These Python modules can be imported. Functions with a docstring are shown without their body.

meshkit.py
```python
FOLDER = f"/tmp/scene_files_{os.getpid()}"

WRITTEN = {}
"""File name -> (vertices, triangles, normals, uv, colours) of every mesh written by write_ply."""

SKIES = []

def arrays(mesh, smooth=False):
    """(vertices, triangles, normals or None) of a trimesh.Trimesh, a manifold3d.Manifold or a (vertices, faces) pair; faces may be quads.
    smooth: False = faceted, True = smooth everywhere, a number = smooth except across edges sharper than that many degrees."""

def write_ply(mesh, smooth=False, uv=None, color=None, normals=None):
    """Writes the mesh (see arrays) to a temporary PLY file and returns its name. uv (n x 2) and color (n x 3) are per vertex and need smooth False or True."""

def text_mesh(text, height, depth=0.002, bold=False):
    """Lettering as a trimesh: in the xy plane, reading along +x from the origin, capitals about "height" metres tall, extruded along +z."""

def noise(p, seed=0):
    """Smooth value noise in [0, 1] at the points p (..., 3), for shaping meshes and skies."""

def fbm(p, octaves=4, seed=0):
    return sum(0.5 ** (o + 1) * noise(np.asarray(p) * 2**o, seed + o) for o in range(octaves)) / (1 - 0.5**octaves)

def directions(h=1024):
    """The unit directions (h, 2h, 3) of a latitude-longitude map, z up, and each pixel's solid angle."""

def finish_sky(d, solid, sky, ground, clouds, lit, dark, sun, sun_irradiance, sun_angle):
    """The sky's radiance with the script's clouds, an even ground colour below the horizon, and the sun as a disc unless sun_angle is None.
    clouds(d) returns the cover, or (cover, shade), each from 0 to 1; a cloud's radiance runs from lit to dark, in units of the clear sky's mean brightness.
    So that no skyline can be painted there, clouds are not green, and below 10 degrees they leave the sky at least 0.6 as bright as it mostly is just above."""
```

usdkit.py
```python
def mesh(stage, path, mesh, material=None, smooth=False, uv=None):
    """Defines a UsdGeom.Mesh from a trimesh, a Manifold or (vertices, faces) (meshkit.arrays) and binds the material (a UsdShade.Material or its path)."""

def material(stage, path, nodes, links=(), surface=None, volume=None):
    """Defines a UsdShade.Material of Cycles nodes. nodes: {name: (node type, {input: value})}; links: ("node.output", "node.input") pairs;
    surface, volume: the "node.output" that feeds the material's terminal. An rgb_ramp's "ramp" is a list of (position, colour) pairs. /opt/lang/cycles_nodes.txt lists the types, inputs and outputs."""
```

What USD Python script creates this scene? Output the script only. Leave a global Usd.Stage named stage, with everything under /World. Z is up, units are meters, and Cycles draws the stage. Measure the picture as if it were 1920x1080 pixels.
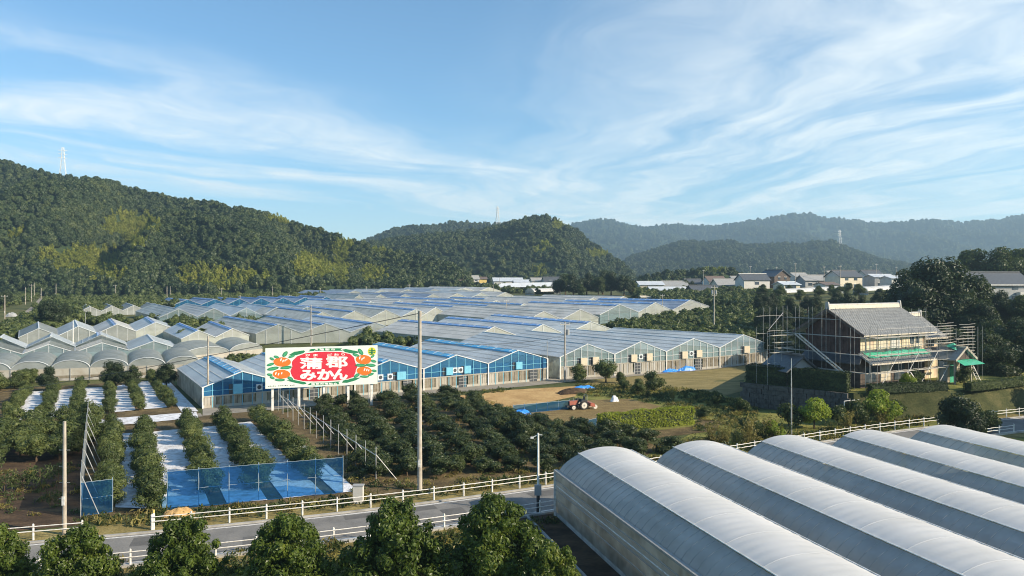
import math, json, numpy as np, trimesh, usdkit, meshkit
from shapely.geometry import Polygon, LineString, Point
from shapely import affinity
from pxr import Usd, UsdGeom, UsdLux, UsdShade, Gf, Sdf, Vt

stage = Usd.Stage.CreateInMemory()
UsdGeom.SetStageUpAxis(stage, 'Z')
UsdGeom.SetStageMetersPerUnit(stage, 1.0)
UsdGeom.Xform.Define(stage, '/World')
UsdGeom.Scope.Define(stage, '/World/Looks')

# ------------------------------------------------------------------ camera, sky, sun, exposure
FOC, HOR, CZ = 1390.0, 530.0, 14.0          # focal length and horizon row in pixels of the 1920 px photograph; eye height in metres
cam = UsdGeom.Camera.Define(stage, '/World/camera')
cam.CreateHorizontalApertureAttr(36.0)
cam.CreateVerticalApertureAttr(20.25)
cam.CreateFocalLengthAttr(36.0 * FOC / 1920)
cam.CreateVerticalApertureOffsetAttr(36.0 * (HOR - 540) / 1920)
cam.CreateClippingRangeAttr(Gf.Vec2f(0.1, 20000))
cam.CreateFStopAttr(0.0)
cam.CreateExposureAttr(0.82)
cam.AddTranslateOp().Set(Gf.Vec3d(0, 0, CZ))
cam.AddRotateXOp().Set(90.0)

SKY_STRENGTH, SKY_TINT, CLOUD = 0.103, (0.74, 0.97, 1.01), (6.9, 7.0, 6.6)
SUN_EL, SUN_AZ = math.radians(27), math.radians(110)     # azimuth clockwise from the view direction (+y)
SUN = np.array([math.sin(SUN_AZ) * math.cos(SUN_EL), math.cos(SUN_AZ) * math.cos(SUN_EL), math.sin(SUN_EL)])
sun = UsdLux.DistantLight.Define(stage, '/World/sun')
sun.CreateIntensityAttr(1.25)
sun.CreateAngleAttr(0.5)
sun.CreateColorAttr(Gf.Vec3f(1.0, 0.85, 0.65))
sun.CreateNormalizeAttr(True)
_m = Gf.Matrix4d().SetLookAt(Gf.Vec3d(*SUN), Gf.Vec3d(0, 0, 0), Gf.Vec3d(0, 0, 1)).GetInverse()
sun.AddTransformOp().Set(_m)

def nodes_sky():
    """clear blue sky with two families of high cirrus: one running off to the right ahead, one fanning up on the right"""
    n = {'geo': ('texture_coordinate', {}), 'sep': ('separate_xyz', {}),
         'sky': ('sky_texture', {'sky_type': 'single_scattering', 'sun_disc': False, 'sun_elevation': SUN_EL, 'sun_rotation': SUN_AZ, 'altitude': 50.0,
                                 'air_density': 1.0, 'aerosol_density': 0.3, 'ozone_density': 3.0}),
         'zc': ('math', {'math_type': 'maximum', 'value2': 0.0}), 'zz': ('math', {'math_type': 'add', 'value2': 0.045}),
         'px': ('math', {'math_type': 'divide'}), 'py': ('math', {'math_type': 'divide'}), 'pl': ('combine_xyz', {}),
         'fine': ('noise_texture', {'scale': 3.2, 'detail': 6.0, 'roughness': 0.6, 'distortion': 0.6}), 'mf': ('mapping', {'rotation': (0, 0, math.radians(35)), 'scale': (1.0, 0.5, 1)}),
         'rf': ('map_range', {'from_min': 0.3, 'from_max': 0.72, 'to_min': 0.36, 'to_max': 1.0, 'clamp': True}),
         'warp': ('noise_texture', {'scale': 0.55, 'detail': 3.0}), 'wsub': ('vector_math', {'vector_math_type': 'subtract', 'math_type': 'subtract', 'vector2': (0.5, 0.5, 0.5)}), 'wsc': ('vector_math', {'math_type': 'multiply', 'vector2': (1.5, 1.5, 0)}), 'wadd': ('vector_math', {'math_type': 'add'}),
         'hz': ('map_range', {'range_type': 'smoothstep', 'from_min': -0.01, 'from_max': 0.15, 'to_min': 0.5, 'to_max': 0.0, 'clamp': True}),
         'sum': ('math', {'math_type': 'add', 'use_clamp': True}), 'mulf': ('math', {'math_type': 'multiply', 'use_clamp': True}), 'hm': ('math', {'math_type': 'maximum'}),
         'amt': ('math', {'math_type': 'multiply', 'value2': 0.86, 'use_clamp': True}),
         'cl': ('color', {'value': CLOUD}), 'tint': ('mix', {'mix_type': 'multiply', 'fac': 1.0, 'color2': SKY_TINT}), 'mix': ('mix', {'mix_type': 'mix'}),
         'bg': ('background_shader', {'strength': SKY_STRENGTH})}
    n['wsub'] = ('vector_math', {'math_type': 'subtract', 'vector2': (0.5, 0.5, 0.5)})
    l = [('geo.generated', 'sep.vector'), ('sep.z', 'zc.value1'), ('zc.value', 'zz.value1'), ('sep.x', 'px.value1'), ('zz.value', 'px.value2'), ('sep.y', 'py.value1'), ('zz.value', 'py.value2'),
         ('px.value', 'pl.x'), ('py.value', 'pl.y'), ('pl.vector', 'warp.vector'), ('warp.color', 'wsub.vector1'), ('wsub.vector', 'wsc.vector1'), ('pl.vector', 'wadd.vector1'), ('wsc.vector', 'wadd.vector2'),
         ('wadd.vector', 'mf.vector'), ('mf.vector', 'fine.vector'), ('fine.fac', 'rf.value')]
    for k, az, sx, sy, loc, lo, hi, mask in (('L', 41.0, 0.85, 0.17, (1.2, 0.7, 0), 0.36, 0.64, (-7.4, -4.8, -3.7, -2.5)), ('R', -11.6, 0.9, 0.20, (4.3, 2.2, 3), 0.36, 0.60, (0.3, 2.1, None, None))):
        n['rot' + k] = ('mapping', {'rotation': (0, 0, math.radians(az))}); n['st' + k] = ('mapping', {'scale': (sx, sy, 1), 'location': loc})
        n['n' + k] = ('noise_texture', {'scale': 1.5, 'detail': 6.0, 'roughness': 0.58, 'distortion': 0.45}); n['r' + k] = ('map_range', {'range_type': 'smoothstep', 'from_min': lo, 'from_max': hi, 'to_min': 0.06, 'to_max': 1.0, 'clamp': True})
        n['s' + k] = ('separate_xyz', {}); n['m' + k] = ('map_range', {'range_type': 'smoothstep', 'from_min': mask[0], 'from_max': mask[1], 'clamp': True}); n['x' + k] = ('math', {'math_type': 'multiply'})
        l += [('wadd.vector', 'rot%s.vector' % k), ('rot%s.vector' % k, 'st%s.vector' % k), ('st%s.vector' % k, 'n%s.vector' % k), ('n%s.fac' % k, 'r%s.value' % k), ('rot%s.vector' % k, 's%s.vector' % k), ('s%s.x' % k, 'm%s.value' % k), ('r%s.result' % k, 'x%s.value1' % k)]
        if mask[2] is None: l.append(('m%s.result' % k, 'x%s.value2' % k))
        else:
            n['e' + k] = ('map_range', {'range_type': 'smoothstep', 'from_min': mask[2], 'from_max': mask[3], 'to_min': 1.0, 'to_max': 0.0, 'clamp': True}); n['y' + k] = ('math', {'math_type': 'multiply'})
            l += [('s%s.x' % k, 'e%s.value' % k), ('m%s.result' % k, 'y%s.value1' % k), ('e%s.result' % k, 'y%s.value2' % k), ('y%s.value' % k, 'x%s.value2' % k)]
    l += [('xL.value', 'sum.value1'), ('xR.value', 'sum.value2'), ('sum.value', 'mulf.value1'), ('rf.result', 'mulf.value2'), ('sep.z', 'hz.value'), ('mulf.value', 'hm.value1'), ('hz.result', 'hm.value2'), ('hm.value', 'amt.value1'),
          ('sky.color', 'tint.color1'), ('tint.color', 'mix.color1'), ('cl.color', 'mix.color2'), ('amt.value', 'mix.fac'), ('mix.color', 'bg.color')]
    return n, l
_n, _l = nodes_sky()
sky_mat = usdkit.material(stage, '/World/Looks/sky', _n, _l, surface='bg.background')
dome = UsdLux.DomeLight.Define(stage, '/World/sky')
dome.CreateIntensityAttr(1.0)
UsdShade.MaterialBindingAPI.Apply(dome.GetPrim()).Bind(sky_mat)

# ------------------------------------------------------------------ helpers
def key(prim, **kw):
    for k, v in kw.items():
        if v: prim.SetCustomDataByKey(k, v)
_used = {}
def numbered(parent, name):
    k = (parent, name); i = _used.get(k, 0); _used[k] = i + 1
    return f'{parent}/{name}' if i == 0 else f'{parent}/{name}_{i:03d}'
def V(*a): return np.array(a, float)
def unit(a): a = np.asarray(a, float); return a / (np.linalg.norm(a) + 1e-12)

class MB:
    """collects quads and triangles for one mesh"""
    def __init__(s): s.v, s.f, s.n = [], [], 0
    def add(s, v, f):
        v = np.asarray(v, float); f = np.asarray(f, int)
        if f.shape[1] == 4: f = np.vstack([f[:, [0, 1, 2]], f[:, [0, 2, 3]]])
        s.v.append(v); s.f.append(f + s.n); s.n += len(v); return s
    def quad(s, a, b, c, d): return s.add([a, b, c, d], [[0, 1, 2, 3]])
    def hexa(s, p):
        return s.add(p, [[0, 3, 2, 1], [4, 5, 6, 7], [0, 1, 5, 4], [1, 2, 6, 5], [2, 3, 7, 6], [3, 0, 4, 7]])
    def slab(s, a, b, c, d, th):
        """a flat plate: corners a b c d seen from outside, th thick inwards"""
        a, b, c, d = (np.asarray(x, float) for x in (a, b, c, d))
        n = unit(np.cross(c - a, d - b)) * th
        return s.hexa([a - n, b - n, c - n, d - n, a, b, c, d])
    def box(s, c, size, rz=0.0):
        c = np.asarray(c, float); x, y, z = np.asarray(size, float) / 2; cs, sn = math.cos(rz), math.sin(rz)
        p = [(sx * x, sy * y, sz * z) for sz in (-1, 1) for sx, sy in ((-1, -1), (1, -1), (1, 1), (-1, 1))]
        return s.hexa([c + V(q[0] * cs - q[1] * sn, q[0] * sn + q[1] * cs, q[2]) for q in p])
    def bar(s, p0, p1, w, h=None, up=(0, 0, 1)):
        p0, p1 = np.asarray(p0, float), np.asarray(p1, float); h = w if h is None else h
        t = unit(p1 - p0); a = np.cross(t, up)
        if np.linalg.norm(a) < 1e-6: a = np.cross(t, (1, 0, 0))
        a = unit(a) * w / 2; b = unit(np.cross(a, t)) * h / 2
        return s.hexa([p0 - a - b, p0 + a - b, p0 + a + b, p0 - a + b, p1 - a - b, p1 + a - b, p1 + a + b, p1 - a + b][0:8])
    def tube(s, pts, r, n=6, caps=True):
        p = np.asarray(pts, float); r = np.broadcast_to(np.asarray(r, float), (len(p),))
        t = np.gradient(p, axis=0); t /= np.linalg.norm(t, axis=1, keepdims=True) + 1e-12
        ref = V(0, 0, 1) if abs(t[:, 2]).mean() < 0.8 else V(1, 0, 0)
        a = np.cross(t, ref); a /= np.linalg.norm(a, axis=1, keepdims=True) + 1e-12; b = np.cross(t, a)
        an = np.arange(n) * 2 * np.pi / n
        v = p[:, None] + r[:, None, None] * (np.cos(an)[None, :, None] * a[:, None] + np.sin(an)[None, :, None] * b[:, None])
        i, j = np.meshgrid(np.arange(len(p) - 1), np.arange(n), indexing='ij')
        q = np.stack([i * n + j, i * n + (j + 1) % n, (i + 1) * n + (j + 1) % n, (i + 1) * n + j], -1).reshape(-1, 4)
        vv = v.reshape(-1, 3); f = np.vstack([q[:, [0, 1, 2]], q[:, [0, 2, 3]]])
        if caps:
            c0, c1, m = len(vv), len(vv) + 1, (len(p) - 1) * n
            vv = np.vstack([vv, p[0], p[-1]])
            k = np.arange(n)
            f = np.vstack([f, np.stack([np.full(n, c0), (k + 1) % n, k], 1), np.stack([np.full(n, c1), m + k, m + (k + 1) % n], 1)])
        return s.add(vv, f)
    def prism(s, poly, z0, z1, T=None):
        """extruded shapely polygon (in its own plane), T maps (n,3) local points to the world"""
        for g in getattr(poly, 'geoms', [poly]):
            if g.is_empty or g.area < 1e-6: continue
            m = trimesh.creation.extrude_polygon(g, z1 - z0, engine='earcut')
            v = np.array(m.vertices); v[:, 2] += z0
            s.add(T(v) if T else v, np.array(m.faces))
        return s
    def mesh(s): return (np.vstack(s.v), np.vstack(s.f))

def obj(name, mb, m, parent='/World', smooth=False, **kw):
    parent = str(parent.GetPath()) if hasattr(parent, 'GetPath') else parent
    g = usdkit.mesh(stage, numbered(parent, name), mb.mesh() if isinstance(mb, MB) else mb, m, smooth)
    key(g.GetPrim(), **kw); return g.GetPrim()
def thing(name, label, category, loc=(0, 0, 0), rz=0.0, group=None, parent='/World'):
    x = UsdGeom.Xform.Define(stage, numbered(parent, name)); x.AddTranslateOp().Set(Gf.Vec3d(*map(float, loc)))
    if rz: x.AddRotateZOp().Set(math.degrees(rz))
    key(x.GetPrim(), label=label, category=category, group=group); return x.GetPrim()
def struct(name, mb, m, smooth=False): return obj(name, mb, m, smooth=smooth, kind='structure')
def kind_class(name):
    """an abstract prim that copies refer to"""
    return stage.CreateClassPrim(f'/World/kinds/{name}')
stage.CreateClassPrim('/World/kinds')
def place(kind, name, label, category, loc, rz=0.0, s=(1, 1, 1), group=None):
    x = UsdGeom.Xform.Define(stage, numbered('/World', name)); x.AddTranslateOp().Set(Gf.Vec3d(*map(float, loc)))
    x.AddRotateZOp().Set(math.degrees(rz)); x.AddScaleOp().Set(Gf.Vec3f(*map(float, np.broadcast_to(s, 3))))
    p = x.GetPrim(); p.GetReferences().AddInternalReference(f'/World/kinds/{kind}'); p.SetInstanceable(True)
    key(p, label=label, category=category, group=group); return p

# ------------------------------------------------------------------ the lie of the land
_DR = [-60, 105, 150, 200, 300, 350, 420, 600, 1000, 5000]
_RR = [-0.9, -0.5, 0.0, 0.22, 0.36, 0.62, 1.0]
_ZT = np.array([[0, 0, 1.0, 4.2, 6.2, 7, 10, 16, 18, 20],
                [0, 0, 1.0, 4.2, 6.2, 7, 10, 16, 18, 20],
                [0, 0, 1.2, 4.0, 8.0, 9, 11.5, 13, 16, 20],
                [0, 0, 1.2, 4.6, 9.0, 10, 12, 13, 16, 20],
                [0, 0, 2.6, 7.0, 12.0, 12.3, 12.6, 13, 16, 20],
                [0, 0, 5.0, 9.0, 12.5, 12.8, 13, 14, 16, 20],
                [0, 0, 5.0, 9.0, 12.5, 12.8, 13, 14, 16, 20]], float)
def gz(x, y):
    x, y = np.broadcast_arrays(np.asarray(x, float), np.asarray(y, float))
    r = np.clip(x / np.maximum(y, 20), _RR[0], _RR[-1])
    cols = np.stack([np.interp(y, _DR, row) for row in _ZT], -1)
    i = np.clip(np.searchsorted(_RR, r, 'right') - 1, 0, len(_RR) - 2); R = np.array(_RR)
    t = (r - R[i]) / (R[i + 1] - R[i]); t = t * t * (3 - 2 * t)
    return np.take_along_axis(cols, i[..., None], -1)[..., 0] * (1 - t) + np.take_along_axis(cols, (i + 1)[..., None], -1)[..., 0] * t
def P(px, py, z=0.0):
    D = (CZ - z) * FOC / (py - HOR); return V((px - 960) / FOC * D, D, z)
def PD(px, D, z=None):
    x = (px - 960) / FOC * D; return V(x, D, gz(x, D) if z is None else z)
def ZD(py, D): return CZ - (py - HOR) * D / FOC
def G(px, py):
    """the point of the ground that the photograph shows at this pixel"""
    D = np.linspace(25, 900, 6000); x = (px - 960) / FOC * D
    over = (CZ - (py - HOR) * D / FOC) <= gz(x, D)
    d = D[np.argmax(over)] if over.any() else 900.0
    return V((px - 960) / FOC * d, d, gz((px - 960) / FOC * d, d))

# ------------------------------------------------------------------ materials
def mat(name, nodes, links, surface='p.BSDF', volume=None): return usdkit.material(stage, f'/World/Looks/{name}', nodes, links, surface, volume)
def plain(name, col, rough=0.6, spec=0.5, metal=0.0, var=0.12, scale=3.0, dirt=None, bump=0.0, coord='geo.position'):
    """a solid colour with uneven tone, optional dirt colour mixed in by noise"""
    c = np.array(col, float); d = np.array(dirt if dirt is not None else c * (1 - 2.2 * var), float)
    n = {'geo': ('geometry', {}), 'n': ('noise_texture', {'scale': scale, 'detail': 6.0, 'roughness': 0.62}),
         'r': ('rgb_ramp', {'ramp': [(0.30, tuple(np.clip(d, 0, 1))), (0.55, tuple(c)), (0.78, tuple(np.clip(c * (1 + var), 0, 1)))]}),
         'p': ('principled_bsdf', {'roughness': rough, 'specular_ior_level': spec, 'metallic': metal})}
    l = [('geo.position', 'n.vector'), ('n.fac', 'r.fac'), ('r.color', 'p.base_color')]
    if bump:
        n['n2'] = ('noise_texture', {'scale': scale * 6, 'detail': 5.0}); n['b'] = ('bump', {'strength': bump, 'distance': 0.05})
        l += [('geo.position', 'n2.vector'), ('n2.fac', 'b.height'), ('b.normal', 'p.normal')]
    return mat(name, n, l)
def leaf(name, dark, mid, light, scale=4.0, trans=0.3, big=0.35, rough=0.5, tw=0.0):
    """foliage: tone varies leaf by leaf, clump by clump and from plant to plant"""
    tl = np.clip(np.array(light) * (1.15, 1.25, 0.6), 0, 1)
    n = {'geo': ('geometry', {}), 'oi': ('object_info', {}),
         'a': ('noise_texture', {'scale': scale, 'detail': 3.0, 'roughness': 0.7}), 'b': ('noise_texture', {'scale': big, 'detail': 2.0}),
         'm': ('math', {'math_type': 'multiply_add', 'value2': 0.62, 'value3': -0.03}), 'mb': ('math', {'math_type': 'multiply_add', 'value2': 0.34}),
         'mr': ('math', {'math_type': 'multiply_add', 'value2': 0.16}),
         'r': ('rgb_ramp', {'ramp': [(0.30, dark), (0.55, mid), (0.80, light)]}),
         'd': ('principled_bsdf', {'roughness': rough, 'specular_ior_level': 0.35}), 't': ('translucent_bsdf', {}),
         'tc': ('mix', {'mix_type': 'multiply', 'fac': 1.0, 'color2': (1.5, 1.55, 0.75)}), 'x': ('mix_closure', {'fac': trans})}
    l = [('geo.position', 'a.vector'), ('geo.position', 'b.vector'), ('a.fac', 'm.value1'), ('b.fac', 'mb.value1'), ('m.value', 'mb.value3'),
         ('oi.random', 'mr.value1'), ('mb.value', 'mr.value3'), ('mr.value', 'r.fac'), ('r.color', 'd.base_color'), ('r.color', 'tc.color1'), ('tc.color', 't.color'),
         ('d.BSDF', 'x.closure1'), ('t.BSDF', 'x.closure2')]
    return mat(name, n, l, 'x.closure')
def film(name, col, clear=0.35, trans=0.35, rough=0.3, spec=0.5, dirt=None, scale=0.6, tint=None):
    """plastic film or net: part see-through, part glowing with the light behind, a little dusty"""
    c = np.array(col, float); d = np.array(dirt if dirt is not None else c * 0.78)
    n = {'geo': ('geometry', {}), 'n': ('noise_texture', {'scale': scale, 'detail': 5.0, 'roughness': 0.6, 'distortion': 0.3}),
         'r': ('rgb_ramp', {'ramp': [(0.32, tuple(d)), (0.62, tuple(c))]}),
         'd': ('principled_bsdf', {'roughness': rough, 'specular_ior_level': spec}), 't': ('translucent_bsdf', {}), 'x': ('mix_closure', {'fac': trans}),
         'c': ('transparent_bsdf', {'color': tint or tuple(np.clip(c / max(c.max(), 0.01) * 0.5 + 0.5, 0, 1))}), 'y': ('mix_closure', {'fac': clear})}
    l = [('geo.position', 'n.vector'), ('n.fac', 'r.fac'), ('r.color', 'd.base_color'), ('r.color', 't.color'), ('d.BSDF', 'x.closure1'), ('t.BSDF', 'x.closure2')]
    if clear <= 0: return mat(name, n, l, 'x.closure')
    return mat(name, n, l + [('x.closure', 'y.closure1'), ('c.BSDF', 'y.closure2')], 'y.closure')
def soil(name, ramp, scale=0.35, fine=9.0, bump=0.5, rough=0.95, stretch=None, rot=0.0):
    n = {'geo': ('geometry', {}), 'mp': ('mapping', {'scale': stretch or (1, 1, 1), 'rotation': (0, 0, rot)}),
         'a': ('noise_texture', {'scale': scale, 'detail': 6.0, 'roughness': 0.65}), 'b': ('noise_texture', {'scale': fine, 'detail': 6.0, 'roughness': 0.7}),
         'm': ('math', {'math_type': 'multiply', 'value2': 0.55}), 'm2': ('math', {'math_type': 'multiply_add', 'value2': 0.45}),
         'r': ('rgb_ramp', {'ramp': ramp}), 'bu': ('bump', {'strength': bump, 'distance': 0.12}), 'p': ('principled_bsdf', {'roughness': rough, 'specular_ior_level': 0.15})}
    l = [('geo.position', 'mp.vector'), ('mp.vector', 'a.vector'), ('mp.vector', 'b.vector'), ('a.fac', 'm.value1'), ('b.fac', 'm2.value1'), ('m.value', 'm2.value3'), ('m2.value', 'r.fac'),
         ('r.color', 'p.base_color'), ('b.fac', 'bu.height'), ('bu.normal', 'p.normal')]
    return mat(name, n, l)

M = {}
M['ground'] = soil('ground', [(0.36, (0.035, 0.045, 0.018)), (0.5, (0.085, 0.10, 0.035)), (0.62, (0.17, 0.15, 0.07))], 0.12, 3.0)
M['far_slope'] = soil('far_slope', [(0.36, (0.018, 0.035, 0.016)), (0.5, (0.03, 0.05, 0.02)), (0.66, (0.06, 0.075, 0.03))], 0.02, 0.25, 1.0)
M['orchard_soil'] = soil('orchard_soil', [(0.36, (0.05, 0.04, 0.022)), (0.5, (0.12, 0.09, 0.045)), (0.64, (0.26, 0.20, 0.10))], 0.5, 6.0)
M['dark_soil'] = soil('dark_soil', [(0.36, (0.035, 0.024, 0.016)), (0.5, (0.075, 0.052, 0.034)), (0.66, (0.17, 0.11, 0.06))], 0.4, 5.0, stretch=(1, 2.6, 1), rot=-0.1)
M['dry_grass'] = soil('dry_grass', [(0.36, (0.28, 0.17, 0.07)), (0.5, (0.46, 0.30, 0.13)), (0.64, (0.58, 0.42, 0.20))], 0.3, 4.0)
M['stubble'] = soil('stubble', [(0.36, (0.13, 0.115, 0.045)), (0.5, (0.23, 0.19, 0.08)), (0.64, (0.32, 0.26, 0.12))], 0.25, 5.0, stretch=(1, 4, 1), rot=-0.5)
M['tilled'] = soil('tilled', [(0.36, (0.11, 0.075, 0.035)), (0.5, (0.22, 0.16, 0.07)), (0.64, (0.32, 0.26, 0.11))], 0.6, 5.0, 0.9, stretch=(1, 3, 1), rot=-0.25)
M['grass'] = soil('grass', [(0.36, (0.06, 0.07, 0.018)), (0.5, (0.16, 0.17, 0.042)), (0.64, (0.34, 0.30, 0.10))], 0.35, 8.0)
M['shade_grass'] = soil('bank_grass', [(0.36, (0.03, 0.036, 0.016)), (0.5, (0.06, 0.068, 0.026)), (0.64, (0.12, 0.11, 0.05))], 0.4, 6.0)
M['verge'] = soil('verge', [(0.36, (0.10, 0.09, 0.03)), (0.5, (0.25, 0.20, 0.075)), (0.64, (0.38, 0.31, 0.13))], 0.6, 8.0)
M['asphalt'] = soil('asphalt', [(0.36, (0.12, 0.118, 0.112)), (0.47, (0.19, 0.186, 0.176)), (0.53, (0.21, 0.205, 0.192)), (0.66, (0.28, 0.265, 0.24))], 0.5, 14.0, 0.2, 0.85)
M['path'] = soil('path', [(0.36, (0.17, 0.15, 0.12)), (0.5, (0.27, 0.25, 0.21)), (0.66, (0.36, 0.33, 0.28))], 0.4, 10.0, 0.3)
M['line'] = plain('line_paint', (0.72, 0.71, 0.67), 0.7, var=0.1, scale=6, dirt=(0.38, 0.37, 0.35))
M['concrete'] = plain('concrete', (0.40, 0.39, 0.36), 0.85, 0.2, var=0.12, scale=1.2, dirt=(0.22, 0.21, 0.19), bump=0.15)
M['pole'] = plain('pole_concrete', (0.42, 0.38, 0.32), 0.8, 0.25, var=0.1, scale=1.5, dirt=(0.28, 0.24, 0.19))
M['white_rail'] = plain('white_rail', (0.74, 0.73, 0.69), 0.5, var=0.08, scale=5, dirt=(0.48, 0.44, 0.37))
M['white_post'] = plain('white_post', (0.74, 0.73, 0.68), 0.55, var=0.06, scale=2, dirt=(0.58, 0.55, 0.48))
M['steel'] = plain('galvanised_steel', (0.50, 0.50, 0.48), 0.42, 0.5, 0.55, var=0.12, scale=4)
M['dull_steel'] = plain('dull_steel', (0.33, 0.33, 0.31), 0.5, 0.5, 0.3, var=0.12, scale=4)
M['wire'] = plain('wire', (0.03, 0.03, 0.03), 0.6)
M['dark'] = plain('dark_paint', (0.035, 0.037, 0.04), 0.6)
M['tree_bark'] = plain('bark', (0.12, 0.085, 0.055), 0.9, 0.1, var=0.2, scale=8, bump=0.4)
M['sheet'] = plain('white_sheet', (0.80, 0.81, 0.83), 0.45, 0.5, var=0.08, scale=1.8, dirt=(0.42, 0.38, 0.34), bump=0.9)
M['tarp'] = plain('blue_tarp', (0.03, 0.24, 0.72), 0.4, 0.5, var=0.15, scale=2)
M['net_post'] = plain('net_post', (0.30, 0.38, 0.44), 0.5, 0.4, 0.2)
M['mikan_leaf'] = leaf('mandarin_leaf', (0.026, 0.040, 0.013), (0.078, 0.105, 0.030), (0.19, 0.21, 0.065), 5.0, 0.22, 0.5)
M['deep_mikan_leaf'] = leaf('deep_mandarin_leaf', (0.014, 0.026, 0.010), (0.046, 0.066, 0.022), (0.12, 0.145, 0.05), 5.0, 0.18, 0.5, 0.42)
M['dark_leaf'] = leaf('dark_leaf', (0.016, 0.028, 0.013), (0.036, 0.056, 0.022), (0.085, 0.11, 0.036), 3.0, 0.2, 0.3)
M['road_leaf'] = leaf('roadside_leaf', (0.022, 0.040, 0.009), (0.085, 0.125, 0.020), (0.25, 0.27, 0.045), 4.5, 0.32, 0.6, 0.4)
M['light_leaf'] = leaf('light_leaf', (0.08, 0.12, 0.014), (0.22, 0.28, 0.036), (0.42, 0.44, 0.085), 4.0, 0.35, 0.6)
M['shrub_leaf'] = leaf('shrub_leaf', (0.025, 0.042, 0.014), (0.06, 0.085, 0.025), (0.13, 0.16, 0.05), 3.0, 0.25, 0.3)
M['bean_leaf'] = leaf('bean_leaf', (0.10, 0.13, 0.016), (0.30, 0.34, 0.04), (0.50, 0.50, 0.10), 4.0, 0.35, 0.6)
M['dry_leaf'] = leaf('dry_leaf', (0.09, 0.07, 0.03), (0.22, 0.19, 0.06), (0.38, 0.34, 0.12), 4.0, 0.3, 0.6)
M['wood_leaf'] = leaf('hill_wood_leaf', (0.013, 0.027, 0.011), (0.050, 0.075, 0.025), (0.145, 0.165, 0.048), 0.5, 0.2, 0.03)
M['bamboo_leaf'] = leaf('bamboo_leaf', (0.07, 0.09, 0.016), (0.21, 0.235, 0.036), (0.38, 0.35, 0.075), 0.5, 0.35, 0.04)
M['glass'] = plain('window_glass', (0.05, 0.07, 0.09), 0.12, 0.8, var=0.05)
M['white_wall'] = plain('white_wall', (0.54, 0.53, 0.49), 0.8, 0.2, var=0.06, scale=0.8, dirt=(0.5, 0.48, 0.43))
M['cream_wall'] = plain('cream_wall', (0.60, 0.54, 0.42), 0.8, 0.2, var=0.07, scale=0.8)
M['yellow_wall'] = plain('yellow_wall', (0.62, 0.46, 0.16), 0.8, 0.2, var=0.07, scale=0.8)
M['grey_wall'] = plain('grey_wall', (0.33, 0.34, 0.34), 0.8, 0.2, var=0.08, scale=0.8)
M['dark_wood'] = plain('dark_wood', (0.11, 0.088, 0.075), 0.75, 0.2, var=0.2, scale=2)
M['red_wood'] = plain('red_brown_wood', (0.10, 0.062, 0.052), 0.75, 0.2, var=0.2, scale=2)
M['tile'] = plain('grey_roof_tile', (0.33, 0.33, 0.315), 0.45, 0.5, var=0.14, scale=2.5)
M['dark_tile'] = plain('dark_roof_tile', (0.085, 0.092, 0.10), 0.45, 0.5, var=0.14, scale=2.5)
M['brown_tile'] = plain('brown_roof_tile', (0.16, 0.12, 0.10), 0.5, 0.4, var=0.14, scale=2.5)
M['metal_roof'] = plain('pale_metal_roof', (0.52, 0.56, 0.60), 0.4, 0.5, var=0.08, scale=0.5)
M['ridge_tile'] = plain('ridge_mortar', (0.58, 0.53, 0.43), 0.8, 0.2, var=0.08, scale=3)
M['plaster'] = plain('pale_plaster', (0.66, 0.56, 0.40), 0.85, 0.15, var=0.14, scale=1.0, dirt=(0.50, 0.36, 0.26))
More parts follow.
